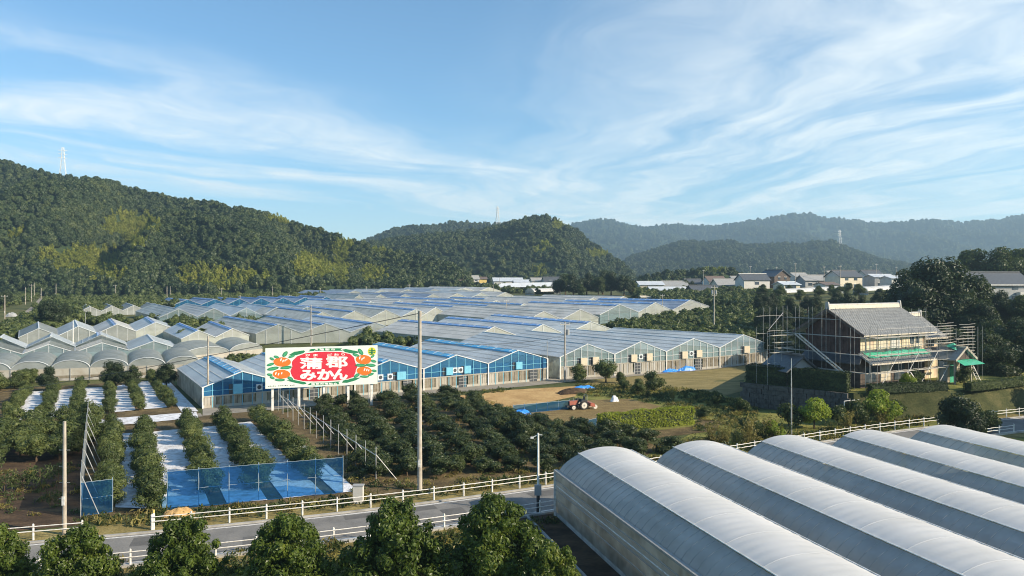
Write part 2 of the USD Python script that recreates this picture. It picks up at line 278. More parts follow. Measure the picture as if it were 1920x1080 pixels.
M['green_sheet'] = plain('green_sheet', (0.04, 0.34, 0.20), 0.5, 0.4, var=0.2, scale=1.5, dirt=(0.10, 0.42, 0.33))
M['plank'] = plain('plank', (0.40, 0.37, 0.31), 0.8, 0.2, var=0.15, scale=3)
# greenhouse stuff
M['tunnel_film'] = film('white_tunnel_film', (0.84, 0.84, 0.83), 0.0, 0.34, 0.6, 0.3, dirt=(0.74, 0.74, 0.72), scale=0.3)
M['tunnel_side_film'] = film('clear_tunnel_film', (0.64, 0.66, 0.66), 0.14, 0.50, 0.5, 0.35, scale=0.5)
M['wall_film'] = film('wall_film', (0.76, 0.75, 0.69), 0.20, 0.66, 0.35, 0.4, dirt=(0.42, 0.40, 0.34), scale=0.8)
M['arch_film'] = film('arch_film', (0.50, 0.53, 0.51), 0.14, 0.45, 0.35, 0.5, dirt=(0.38, 0.41, 0.39), scale=0.5)
M['band_film'] = film('bright_band_film', (0.70, 0.66, 0.58), 0.15, 0.45, 0.3, 0.5, dirt=(0.58, 0.52, 0.45), scale=0.8)
M['roof_film'] = film('roof_film', (0.84, 0.89, 0.91), 0.0, 0.52, 0.26, 0.8, dirt=(0.70, 0.75, 0.77), scale=0.25)
M['old_roof_film'] = film('old_roof_film', (0.74, 0.76, 0.72), 0.0, 0.46, 0.34, 0.6, dirt=(0.52, 0.55, 0.50), scale=0.5)
M['pale_roof_film'] = film('pale_roof_film', (0.82, 0.82, 0.79), 0.0, 0.42, 0.4, 0.5, dirt=(0.64, 0.64, 0.60), scale=0.25)
M['blue_roof_film'] = film('blue_roof_film', (0.50, 0.59, 0.70), 0.0, 0.40, 0.36, 0.5, dirt=(0.28, 0.37, 0.50), scale=0.25)
M['gable_film'] = film('gable_film', (0.68, 0.70, 0.64), 0.24, 0.35, 0.3, 0.5, dirt=(0.54, 0.57, 0.51), scale=0.5)
M['clear_gable_film'] = film('clear_gable_film', (0.45, 0.56, 0.58), 0.50, 0.30, 0.2, 0.6, dirt=(0.34, 0.45, 0.45), scale=0.5)
M['blue_net'] = film('blue_net', (0.03, 0.15, 0.36), 0.74, 0.30, 0.7, 0.1, dirt=(0.02, 0.11, 0.28), scale=1.4, tint=(0.26, 0.54, 0.84))
M['blue_gable_net'] = film('blue_gable_net', (0.045, 0.22, 0.42), 0.30, 0.30, 0.5, 0.3, dirt=(0.025, 0.14, 0.30), scale=0.5)
M['blue_vent'] = plain('blue_vent_film', (0.14, 0.30, 0.58), 0.5, 0.4, var=0.35, scale=1.3, dirt=(0.34, 0.46, 0.62))
M['sky_blue_vent'] = plain('sky_blue_vent_film', (0.08, 0.36, 0.62), 0.5, 0.4, var=0.3, scale=1.3, dirt=(0.18, 0.42, 0.60))
M['curtain'] = film('side_curtain', (0.44, 0.40, 0.32), 0.16, 0.35, 0.6, 0.3, dirt=(0.28, 0.24, 0.17), scale=1.6)
M['pale_curtain'] = film('pale_side_curtain', (0.64, 0.62, 0.55), 0.10, 0.35, 0.5, 0.3, dirt=(0.54, 0.49, 0.40), scale=0.8)
M['gh_frame'] = plain('greenhouse_frame', (0.68, 0.70, 0.70), 0.45, 0.5, 0.1, var=0.06)
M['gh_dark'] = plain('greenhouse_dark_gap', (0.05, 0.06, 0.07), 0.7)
M['cream_box'] = plain('cream_box', (0.62, 0.54, 0.40), 0.6, var=0.06)
M['light_blue'] = plain('light_blue_panel', (0.16, 0.47, 0.62), 0.5, var=0.08)
M['fan_white'] = plain('fan_white', (0.62, 0.68, 0.70), 0.5, var=0.04)
# ------------------------------------------------------------------ ground, road, fields
def grid_mesh(xs, ys, zf):
    X, Y = np.meshgrid(xs, ys, indexing='ij'); Z = zf(X, Y); n, m = X.shape
    i, j = np.meshgrid(np.arange(n - 1), np.arange(m - 1), indexing='ij'); a = i * m + j
    q = np.stack([a, a + m, a + m + 1, a + 1], -1).reshape(-1, 4)
    return np.stack([X, Y, Z], -1).reshape(-1, 3), np.vstack([q[:, [0, 1, 2]], q[:, [0, 2, 3]]])
def spaced(stops):
    out = [stops[0][0]]
    for (a, _), (b, st) in zip(stops, stops[1:]):
        n = max(1, round((b - a) / st)); out += list(a + (b - a) * (np.arange(n) + 1) / n)
    return np.array(out)
_xs = spaced([(-3900, 0), (-900, 250), (-300, 40), (-120, 10), (120, 4), (300, 10), (900, 40), (3900, 250)])
_ys = spaced([(-3900, 0), (-400, 350), (-40, 40), (260, 4), (460, 8), (1000, 40), (3900, 250)])
struct('ground', grid_mesh(_xs, _ys, gz), M['ground'], smooth=True)

def sheet(poly, dz, step=None):
    """a thin surface laid over the ground inside an outline of (x, y) points"""
    pl = poly if isinstance(poly, Polygon) else Polygon([tuple(p[:2]) for p in poly])
    v, f = trimesh.creation.triangulate_polygon(pl.buffer(0), engine='earcut'); v = np.column_stack([v, np.zeros(len(v))])
    if step:
        v, f = trimesh.remesh.subdivide_to_size(v, f, step, max_iter=14)
    v[:, 2] = gz(v[:, 0], v[:, 1]) + dz
    n = np.cross(v[f[:, 1]] - v[f[:, 0]], v[f[:, 2]] - v[f[:, 0]])[:, 2]; f[n < 0] = f[n < 0][:, ::-1]
    return v, f
def pix(*pts, f=None): return [(f or P)(*p)[:2] for p in pts]

def smooth_line(pts, n=80):
    """a curve through ground points"""
    p = np.array([q[:2] for q in pts]); d = np.r_[0, np.cumsum(np.linalg.norm(np.diff(p, axis=0), axis=1))]
    from scipy.interpolate import UnivariateSpline
    s = np.linspace(0, d[-1], n)
    return np.column_stack([UnivariateSpline(d, p[:, k], k=3, s=len(p) * 0.05)(s) for k in (0, 1)])
far_rail = smooth_line([P(-160, 1032), P(27, 1017), P(161, 1000), P(289, 994), P(413, 982), P(594, 963), P(766, 947), P(930, 921), P(1035, 908), P(1507, 827), P(1634, 812), P(1716, 804), P(1910, 780), P(2100, 757)], 160)
def offset(line, d):
    t = np.gradient(line, axis=0); t /= np.linalg.norm(t, axis=1, keepdims=True); return line + d * np.column_stack([t[:, 1], -t[:, 0]])
ROADW = 4.5
near_rail = offset(far_rail, ROADW + 1.15)
def strip(line, d0, d1, z0, z1=None):
    a, b = offset(line, d0), offset(line, d1); n = len(a)
    v = np.vstack([np.column_stack([a, np.full(n, z0)]), np.column_stack([b, np.full(n, z0 if z1 is None else z1)])])
    k = np.arange(n - 1); f = np.vstack([np.stack([k, k + n, k + n + 1], 1), np.stack([k, k + n + 1, k + 1], 1)]); return v, f
def up(vf):
    v, f = vf; n = np.cross(v[f[:, 1]] - v[f[:, 0]], v[f[:, 2]] - v[f[:, 0]])[:, 2]; f = f.copy(); f[n < 0] = f[n < 0][:, ::-1]; return v, f
struct('verge', up(strip(far_rail, -1.6, 0.62, 0.012)), M['verge'])
struct('road', up(strip(far_rail, 0.6, ROADW + 1.2, 0.016)), M['asphalt'])
_pr = np.random.default_rng(12); M['patch'] = soil('asphalt_patch', [(0.36, (0.09, 0.09, 0.088)), (0.5, (0.13, 0.128, 0.122)), (0.66, (0.17, 0.165, 0.155))], 0.8, 20.0, 0.2, 0.85)
for k, (px_, d0_, d1_, n_) in enumerate([(250, 1.2, 2.6, 3), (455, 2.9, 4.4, 5), (640, 1.1, 1.9, 8), (800, 2.2, 4.6, 2), (965, 1.3, 2.4, 4), (1000, 3.2, 4.5, 3)]):
    i_ = int(np.argmin(abs(far_rail[:, 0] / far_rail[:, 1] * FOC + 960 - px_))); v_, f_ = up(strip(far_rail, d0_, d1_, 0.0195)); n0 = len(far_rail); keep_ = np.all((f_ % n0 >= i_) & (f_ % n0 <= i_ + n_), axis=1); struct('road_patch', (v_, f_[keep_]), M['patch'])
struct('road_edge_line', up(strip(far_rail, 0.80, 0.95, 0.021)), M['line'])
struct('road_edge_line', up(strip(far_rail, ROADW + 0.55, ROADW + 0.70, 0.021)), M['line'])
def kerb_strip(d0, d1, h):
    b = MB()
    for (x0, x1, z0, z1) in ((d0, d0, 0, h), (d0, d1, h, h), (d1, d1, h, 0)):
        v, f = strip(far_rail, x0, x1, z0, z1); b.add(v, f)
    return b
struct('kerb', kerb_strip(ROADW + 1.0, ROADW + 1.3, 0.13), M['concrete'])
struct('kerb', kerb_strip(0.42, 0.62, 0.10), M['concrete'])
struct('grass_bank', up(strip(far_rail, ROADW + 1.3, ROADW + 2.6, 0.014)), M['verge'])
struct('grass_bank', up(strip(far_rail, ROADW + 2.6, ROADW + 16, 0.010)), M['grass'])

fields = [  # name, material, outline, lift
    ('orchard_ground', 'orchard_soil', pix((150, 972), (640, 935), (530, 768), (165, 790)), 0.012),
    ('orchard_ground', 'orchard_soil', pix((640, 940), (985, 900), (1290, 858), (1120, 795), (1000, 770), (950, 752), (720, 748), (530, 768)), 0.014),
    ('orchard_ground', 'orchard_soil', pix((-260, 806), (375, 778), (320, 712), (-100, 735)), 0.018),
    ('bare_field', 'dark_soil', pix((-200, 1018), (150, 985), (160, 800), (-200, 812)), 0.014),
    ('orchard_path', 'path', pix((160, 797), (380, 781), (376, 775), (165, 789)), 0.026),
    ('farm_path', 'path', pix((380, 780), (640, 757), (800, 741), (960, 727), (1100, 713), (1445, 690), (1437, 681), (1050, 706), (380, 766)), 0.028),
    ('dry_grass_field', 'dry_grass', pix((858, 742), (960, 731), (1085, 724), (1080, 743), (960, 768), (905, 765)), 0.020),
    ('garden_plot', 'grass', pix((1075, 742), (1085, 722), (1200, 722), (1335, 735), (1420, 760), (1420, 800), (1300, 812), (1120, 812)), 0.018),
    ('stubble_field', 'stubble', pix((1095, 722), (1110, 713), (1450, 690), (1470, 712), (1360, 742), (1200, 728)), 0.024),
    ('tilled_field', 'tilled', pix((985, 772), (1065, 752), (1180, 748), (1240, 762), (1120, 800), (1040, 800)), 0.030),
    ('garden_bed', 'orchard_soil', pix((1180, 828), (1345, 808), (1352, 790), (1310, 786), (1300, 800), (1190, 812)), 0.032),
    ('weedy_ground', 'grass', pix((1200, 860), (1760, 800), (1900, 770), (1700, 755), (1420, 770), (1300, 812)), 0.016)]
for nm, m, poly, dz in fields: struct(nm, sheet(poly, dz, 6.0), M[m])
# a little lane climbing between the fields at the far left
struct('lane', sheet(pix((-60, 640), (20, 612), (62, 573), (74, 560), (84, 562), (60, 590), (40, 618), (-40, 652), f=G), 0.16, 5.0), M['path'])
struct('lane_edge', sheet(pix((35, 618), (40, 622), (66, 583), (60, 586), f=G), 0.22, 3.0), M['concrete'])

# ------------------------------------------------------------------ leaves and crowns
def leaf_cloud(c, nrm, size, rng, aspect=0.55, droop=0.0):
    N = len(c); nrm = nrm + rng.normal(0, 0.45, (N, 3)); nrm /= np.linalg.norm(nrm, axis=1, keepdims=True) + 1e-9
    r = rng.normal(size=(N, 3)); t = np.cross(nrm, r); t /= np.linalg.norm(t, axis=1, keepdims=True) + 1e-9; b = np.cross(nrm, t)
    s = (size * rng.uniform(0.65, 1.3, N))[:, None]
    fold = nrm * s * 0.18
    v = np.stack([c - t * s * 0.5, c - b * s * 0.5 * aspect + fold, c + t * s * 0.5, c + b * s * 0.5 * aspect + fold], 1).reshape(-1, 3)
    k = np.arange(N)[:, None] * 4
    return v, np.vstack([k + [[0, 1, 2]], k + [[0, 2, 3]]])
def crown_points(lobes, n, rng, inner=0.72):
    """points and outward directions on an uneven shell made of overlapping balls (x, y, z, radius, squash)"""
    L = np.array(lobes, float); w = L[:, 3] ** 2; idx = rng.choice(len(L), n * 2, p=w / w.sum())
    d = rng.normal(size=(n * 2, 3)); d /= np.linalg.norm(d, axis=1, keepdims=True)
    rr = rng.uniform(inner, 1.06, n * 2) * L[idx, 3]
    p = L[idx, :3] + d * rr[:, None] * np.column_stack([np.ones(n * 2), np.ones(n * 2), L[idx, 4]])
    q = (p[:, None] - L[None, :, :3]) / np.column_stack([np.ones(len(L)), np.ones(len(L)), L[:, 4]])[None]
    dist = np.linalg.norm(q, axis=2) / L[None, :, 3]; dist[np.arange(n * 2), idx] = 9
    keep = np.nonzero(dist.min(1) > 0.62)[0][:n]
    return p[keep], d[keep]
def core(lobes, k=0.70):
    """dark inside of a crown: what one sees through the gaps between the outer leaves"""
    b = MB()
    for x, y, z, r, s in lobes:
        m = trimesh.creation.icosphere(1, r * k); v = np.array(m.vertices) * (1, 1, s) + (x, y, z); b.add(v, m.faces)
    return b
def limbs(lobes, base_r, rng, z_split=0.35, n=5):
    b = MB(); top = V(0, 0, max(l[2] for l in lobes) * 0.75); sp = top * z_split
    b.tube([(0, 0, -0.15), (0.02, 0.01, sp[2] * 0.5), sp, top], [base_r * 1.25, base_r, base_r * 0.8, base_r * 0.25], 7)
    for l in lobes[:n]:
        e = V(*l[:3]); b.tube([sp * rng.uniform(0.8, 1.2), (sp + e) / 2 + V(0, 0, 0.1), e], [base_r * 0.5, base_r * 0.35, base_r * 0.12], 5)
    return b
def tree_kind(name, lobes, n, size, lm, seed, base_r, aspect=0.55, inner=0.72, upb=0.35, corek=0.62, z_split=0.35, trunk=True):
    rng = np.random.default_rng(seed); kind_class(name)
    p, d = crown_points(lobes, n, rng, inner); d = d + V(0, 0, upb)
    b = MB(); v, f = leaf_cloud(p, d, size, rng, aspect); b.add(v, f)
    if corek:
        c = core(lobes, corek).mesh(); b.add(*c)
    usdkit.mesh(stage, f'/World/kinds/{name}/crown', b.mesh(), M[lm])
    if trunk: usdkit.mesh(stage, f'/World/kinds/{name}/trunk', limbs(lobes, base_r, rng, z_split).mesh(), M['tree_bark'], 40)
def blob_lobes(rng, n, R, H, z0, r0, sq=0.85):
    out = [(0, 0, z0 + H * 0.45, r0 * 1.15, sq)]
    for i in range(n):
        a = i * 2.399 + rng.uniform(-0.4, 0.4); h = rng.uniform(0.0, 1.0); rad = R * math.sqrt(max(0.05, 1 - (2 * h - 0.75) ** 2 * 0.75)) * rng.uniform(0.55, 0.9)
        out.append((rad * math.cos(a), rad * math.sin(a), z0 + H * h, r0 * rng.uniform(0.65, 1.1), sq * rng.uniform(0.85, 1.1)))
    return out
for k in range(4):     # mandarin trees: low round bushes to the ground
    r = np.random.default_rng(100 + k)
    tree_kind(f'mikan_{k}', blob_lobes(r, 9, 0.85, 1.25, 0.45, 0.55), 1500, 0.155, 'mikan_leaf', 10 + k, 0.07, inner=0.7, corek=0.6)
for k in range(4):     # the same, older and darker
    r = np.random.default_rng(150 + k)
    tree_kind(f'deep_mikan_{k}', blob_lobes(r, 8 + k, 0.95, 1.15, 0.4, 0.5), 1500, 0.165, 'deep_mikan_leaf', 50 + k, 0.07, inner=0.66, corek=0.58)
for k in range(4):     # roadside trees: broad cones of big leaves
    r = np.random.default_rng(200 + k); lob = []
    for i in range(34):
        h = (i + 0.5) / 34; rad = 2.2 * (1 - h) ** 0.5 * r.uniform(0.62, 1.1); a = i * 2.399 + r.uniform(-0.3, 0.3)
        lob.append((rad * math.cos(a), rad * math.sin(a), 0.5 + 2.75 * h + r.uniform(-0.15, 0.15), (0.66 - 0.28 * h) * r.uniform(0.7, 1.25), 0.8))
    for i in range(16):
        h = r.uniform(0.1, 0.9); a = r.uniform(0, 6.28); rad = 2.55 * (1 - h) ** 0.5; lob.append((rad * math.cos(a), rad * math.sin(a), 0.6 + 2.8 * h, r.uniform(0.16, 0.30), 1.0))
    lob += [(0, 0, 0.9 + 0.68 * i, 1.25 - 0.27 * i, 0.9) for i in range(4)] + [(r.normal(0, 0.35), r.normal(0, 0.35), 3.25, 0.33, 1.2) for _ in range(2)]
    tree_kind(f'roadside_{k}', lob, 11000, 0.17, 'road_leaf', 20 + k, 0.11, 0.6, 0.62, 0.4, corek=0.6)
for k in range(4):     # big broad evergreens
    r = np.random.default_rng(300 + k)
    tree_kind(f'evergreen_{k}', blob_lobes(r, 16, 2.6, 4.2, 2.3, 1.45), 4600, 0.36, 'dark_leaf', 30 + k, 0.24, inner=0.7, corek=0.62)
for k in range(2):     # the same, yellower and looser
    r = np.random.default_rng(340 + k)
    tree_kind(f'pale_tree_{k}', blob_lobes(r, 14, 2.3, 4.0, 2.1, 1.2), 3600, 0.34, 'shrub_leaf', 34 + k, 0.2, inner=0.66, corek=0.58)
for k in range(3):     # garden shrubs
    r = np.random.default_rng(400 + k)
    tree_kind(f'shrub_{k}', blob_lobes(r, 8, 0.8, 0.9, 0.45, 0.5), 1300, 0.17, 'shrub_leaf', 40 + k, 0.05, corek=0.6)
r = np.random.default_rng(450); tree_kind('bright_shrub', blob_lobes(r, 9, 0.9, 1.1, 0.5, 0.55), 1600, 0.17, 'light_leaf', 45, 0.05, corek=0.6)
for k in range(2):     # leggy weeds and seed heads
    rng = np.random.default_rng(460 + k); kind_class(f'tall_weed_{k}')
    b = MB(); st = MB()
    for i in range(16):
        a, rr = rng.uniform(0, 6.28), rng.uniform(0, 0.5); h = rng.uniform(0.7, 1.7); e = V(rr * 1.7 * math.cos(a), rr * 1.7 * math.sin(a), h)
        st.tube([(rr * 0.5 * math.cos(a), rr * 0.5 * math.sin(a), 0), e], [0.014, 0.006], 3, False)
        t = rng.uniform(0.3, 1.03, 34)[:, None]; c = e * t + rng.normal(0, 0.09, (34, 3)); v, f = leaf_cloud(c, rng.normal(size=(34, 3)), 0.15, rng, 0.4); b.add(v, f)
    usdkit.mesh(stage, f'/World/kinds/tall_weed_{k}/leaves', b.mesh(), M['dry_leaf' if k else 'shrub_leaf']); usdkit.mesh(stage, f'/World/kinds/tall_weed_{k}/stems', st.mesh(), M['dry_leaf'])
rng = np.random.default_rng(470); kind_class('young_tree')    # thin young trees of the bare field
b = MB(); st = MB()
st.tube([(0, 0, -0.1), (0.02, 0, 1.3)], [0.03, 0.015], 5)
for i in range(9):
    a = i * 2.4; e = V(0.45 * math.cos(a), 0.45 * math.sin(a), 0.55 + 0.09 * i); st.tube([(0.01, 0, 0.35 + 0.08 * i), e], [0.014, 0.006], 4)
    c = e + rng.normal(0, 0.13, (38, 3)); v, f = leaf_cloud(c, rng.normal(size=(38, 3)) + V(0, 0, 0.5), 0.17, rng, 0.45); b.add(v, f)
usdkit.mesh(stage, '/World/kinds/young_tree/crown', b.mesh(), M['shrub_leaf']); usdkit.mesh(stage, '/World/kinds/young_tree/trunk', st.mesh(), M['tree_bark'])

# ------------------------------------------------------------------ hills
def instancer(name, protos, pts, yaw, scale, which, loc=None):
    """many copies that nobody would count: one object"""
    pi = UsdGeom.PointInstancer.Define(stage, numbered('/World', name)); base = pi.GetPath()
    rel = pi.CreatePrototypesRel()
    for i, (mesh, m) in enumerate(protos):
        g = usdkit.mesh(stage, f'{base}/kind_{i}', mesh, m); rel.AddTarget(g.GetPath())
    pi.CreatePositionsAttr(Vt.Vec3fArray.FromNumpy(np.asarray(pts, np.float32)))
    pi.CreateOrientationsAttr(Vt.QuathArray([Gf.Quath(float(math.cos(a / 2)), 0, 0, float(math.sin(a / 2))) for a in yaw]))
    pi.CreateScalesAttr(Vt.Vec3fArray.FromNumpy(np.asarray(scale, np.float32)))
    pi.CreateProtoIndicesAttr(Vt.IntArray.FromNumpy(np.asarray(which, np.int32)))
    key(pi.GetPrim(), kind='stuff'); return pi
def wood_proto(seed, n=230, size=1.25):
    rng = np.random.default_rng(seed); lob = blob_lobes(rng, 9, 2.1, 3.0, 1.6, 1.6, 0.9)
    p, d = crown_points(lob, n, rng, 0.85); v, f = leaf_cloud(p, d + V(0, 0, 0.25), size, rng, 0.75); b = MB().add(v, f); b.add(*core(lob, 0.84).mesh()); return b.mesh()
def plume_proto(seed, n=150):
    rng = np.random.default_rng(seed); b = MB()
    for k in range(4):
        x, y = rng.normal(0, 1.1, 2); H = rng.uniform(3.6, 5.4); t = rng.uniform(0.12, 1, n // 3); lean = rng.normal(0, 0.8, 2)
        w = 1.25 * (1 - t) ** 0.6 + 0.15; a = rng.uniform(0, 6.28, n // 3)
        c = np.column_stack([x + lean[0] * t ** 2 + w * np.cos(a), y + lean[1] * t ** 2 + w * np.sin(a), H * t])
        v, f = leaf_cloud(c, np.column_stack([np.cos(a), np.sin(a), np.full(n // 3, 0.3)]), 1.15, rng, 0.6); b.add(v, f)
    return b.mesh()
woods = [(wood_proto(500 + k), M['wood_leaf']) for k in range(4)]
plumes = [(plume_proto(520 + k), M['bamboo_leaf']) for k in range(3)]

def hill(name, crest, Dc, foot_y, Df, seed, mat_, n_s=110, spur=0.16, back=0.9, tree=None, spacing=6.0, bamboo=None, prof=0.85, wave=60.0, bs=1.0):
    """a wooded hill: crest is its skyline [(px, py)], Dc the distance of the crest (number, or per crest point), Df of its foot"""
    cx = np.array([c[0] for c in crest], float); cy = np.array([c[1] for c in crest], float)
    dc = np.broadcast_to(np.asarray(Dc, float), cx.shape); df = np.broadcast_to(np.asarray(Df, float), cx.shape)
    S = np.linspace(cx[0], cx[-1], n_s); cyS, dcS, dfS = np.interp(S, cx, cy), np.interp(S, cx, dc), np.interp(S, cx, df)
    T = np.linspace(0, 1.0 + back, 44); rows = []
    tree_h = 4.2 * bs if tree else 0.0
    ztop = CZ - (cyS - HOR) * dcS / FOC - tree_h
    for t in T:
        if t <= 1: D = dfS + (dcS - dfS) * t; h = math.sin(t * math.pi / 2) ** (2 * prof) if prof != 0.85 else (0.80 * t + 0.20 * math.sin(t * math.pi / 2) ** 2)
        else: D = dcS + (dcS - dfS) * (t - 1) * 1.1; h = max(0.0, 1 - ((t - 1) / back) ** 1.4)
        x = (S - 960) / FOC * D; g = gz(x, D) - 1.0
        nz = 0.35 - 2.4 * abs(meshkit.fbm(np.column_stack([(x + 0.35 * D) / (wave * 1.5), D / (wave * 5.0), np.full(len(S), seed * 1.7)]), 2, seed) - 0.5) * 2
        amp = spur * math.sin(min(t, 1.0) * math.pi) ** 0.8 if t <= 1 else 0.0
        z = g + np.maximum(ztop - g, 0) * np.clip(h + amp * nz, 0, 1.2 if t < 1 else 1)
        if t < 1: z = np.minimum(z, np.maximum(CZ + (ztop - CZ) * D / dcS - 1.5 * (1 - t) * 10, g))   # a spur stays below the skyline
        rows.append(np.column_stack([x, D, z]))
    R = np.array(rows); n, m = R.shape[:2]
    i, j = np.meshgrid(np.arange(n - 1), np.arange(m - 1), indexing='ij'); a = i * m + j
    q = np.stack([a, a + 1, a + m + 1, a + m], -1).reshape(-1, 4); v = R.reshape(-1, 3); f = np.vstack([q[:, [0, 1, 2]], q[:, [0, 2, 3]]])
    struct(name, (v, f), mat_, smooth=True)
    if tree:
        rng = np.random.default_rng(seed)
        keepf = f[v[f].mean(1)[:, 1] < (v[f].mean(1)[:, 1].max())]
        tm = trimesh.Trimesh(v, f, process=False); area = tm.area; N = int(area / spacing ** 2)
        pts, fi = trimesh.sample.sample_surface(tm, N, seed=int(seed))
        front = pts[:, 1] < np.interp((pts[:, 0] / pts[:, 1]) * FOC + 960, S, dcS) + (40 if bs < 1.5 else 80); pts = pts[front]
        px = pts[:, 0] / pts[:, 1] * FOC + 960; py = HOR - (pts[:, 2] - CZ) / pts[:, 1] * FOC
        isb = np.zeros(len(pts), bool)
        for (bx, by, rx, ry) in (bamboo or []):
            isb |= ((px - bx) / rx) ** 2 + ((py - by) / ry) ** 2 < rng.uniform(0.55, 1.15, len(pts))
        big = meshkit.noise(pts / 45.0, seed); sc = (0.50 + 0.42 * big + rng.uniform(-0.16, 0.22, len(pts))) * bs
        for nm, mask, pr in ((name + '_wood', ~isb, woods), (name + '_bamboo', isb, plumes)):
            if mask.sum() == 0: continue
            k = mask.sum(); s = sc[mask][:, None] * np.column_stack([np.ones(k), np.ones(k), rng.uniform(0.85, 1.3, k)])
            instancer(nm, pr, pts[mask] - V(0, 0, 0.6), rng.uniform(0, 6.28, k), s, rng.integers(0, len(pr), k))

hill('left_hill', [(-620, 250), (-300, 255), (-120, 272), (0, 292), (60, 311), (120, 323), (180, 329), (240, 346), (340, 370), (400, 375), (440, 386), (520, 401), (560, 413), (600, 426), (640, 440), (700, 456), (760, 470), (800, 479), (850, 492), (872, 508), (885, 540)],
     [560] * 4 + [560, 560, 560, 555, 550, 540, 535, 530, 520, 510, 500, 490, 480, 470, 450, 440, 432], 560, [360] * 8 + [365, 365, 370, 375, 380, 385, 390, 395, 400, 405, 410, 415, 420], 1, M['far_slope'], spur=1.0,
     tree=True, spacing=3.1, bamboo=[(155, 490, 85, 32), (240, 425, 60, 30), (255, 452, 25, 18), (420, 530, 95, 18), (380, 515, 50, 14), (585, 505, 45, 28), (640, 470, 26, 22), (700, 520, 30, 20), (540, 415, 50, 9), (730, 470, 40, 8), (195, 520, 40, 20), (640, 510, 20, 30), (30, 440, 18, 14)], wave=55.0)
hill('middle_hill', [(640, 470), (680, 455), (720, 446), (780, 438), (850, 432), (900, 428), (940, 420), (970, 410), (985, 405), (1005, 402), (1022, 401), (1040, 404), (1060, 414), (1085, 433), (1110, 453), (1140, 472), (1165, 490), (1185, 507), (1200, 535)],
     [760] * 8 + [760] * 6 + [740, 720, 700, 680, 660], 540, [560] * 13 + [580, 590, 600, 610, 620, 630], 2, M['far_slope'], spur=0.6, tree=True, spacing=4.6,
     bamboo=[(1020, 470, 20, 12), (1050, 425, 20, 10), (1010, 510, 14, 18), (1120, 480, 22, 9)], wave=75.0, bs=1.15)
hill('back_hill', [(620, 470), (660, 458), (700, 442), (740, 428), (770, 422), (820, 419), (850, 414), (900, 417), (935, 416), (965, 414), (1010, 420), (1080, 440), (1150, 500)], 1250, 520, 900, 3, M['far_slope'], tree=True, spacing=7.0, wave=120.0, bs=1.5)
hill('low_hill', [(1120, 520), (1165, 490), (1185, 476), (1210, 470), (1240, 460), (1275, 450), (1310, 452), (1340, 450), (1370, 449), (1400, 456), (1440, 456), (1475, 452), (1500, 456), (1530, 448), (1560, 450), (1590, 462), (1620, 472), (1650, 484), (1690, 490), (1740, 500), (1800, 515)], 1450, 525, 1000, 4, M['far_slope'], spur=0.2, tree=True, spacing=8.0, wave=110.0, bs=1.5)
hill('far_range', [(900, 470), (960, 450), (1040, 430), (1075, 419), (1120, 409), (1145, 411), (1165, 418), (1205, 424), (1240, 419), (1270, 418), (1300, 421), (1340, 423), (1375, 416), (1420, 410), (1450, 405), (1480, 400), (1500, 397), (1520, 400), (1545, 407), (1600, 411), (1655, 418), (1700, 413), (1750, 409), (1800, 415), (1840, 413), (1875, 411), (1900, 403), (1940, 397), (2100, 380), (2400, 400), (2900, 440)], 2900, 525, 1900, 5, M['far_slope'], n_s=200, spur=0.24, tree=True, spacing=17.0, wave=260.0, bs=3.0)
hill('grove_hill', [(1180, 532), (1210, 512), (1250, 504), (1290, 506), (1320, 497), (1350, 495), (1375, 500), (1395, 512), (1415, 528)], 430, 540, 395, 6, M['far_slope'], n_s=40, spur=0.1, tree=True, spacing=3.4, bamboo=[(1345, 503, 30, 9)], wave=40.0, bs=0.8)

# ------------------------------------------------------------------ air
hb = MB().box((0, 100, 150), (8400, 8400, 310 + 20))
hv, hf = hb.mesh(); hv[:, 2] = np.where(hv[:, 2] > 150, 420.0, -1.0)
haze_mat = mat('haze', {'v': ('principled_volume', {'color': (0.55, 0.80, 1.0), 'density': 0.00021, 'anisotropy': 0.25})}, [], surface=None, volume='v.volume')
obj('haze', (hv, hf), haze_mat, kind='stuff')
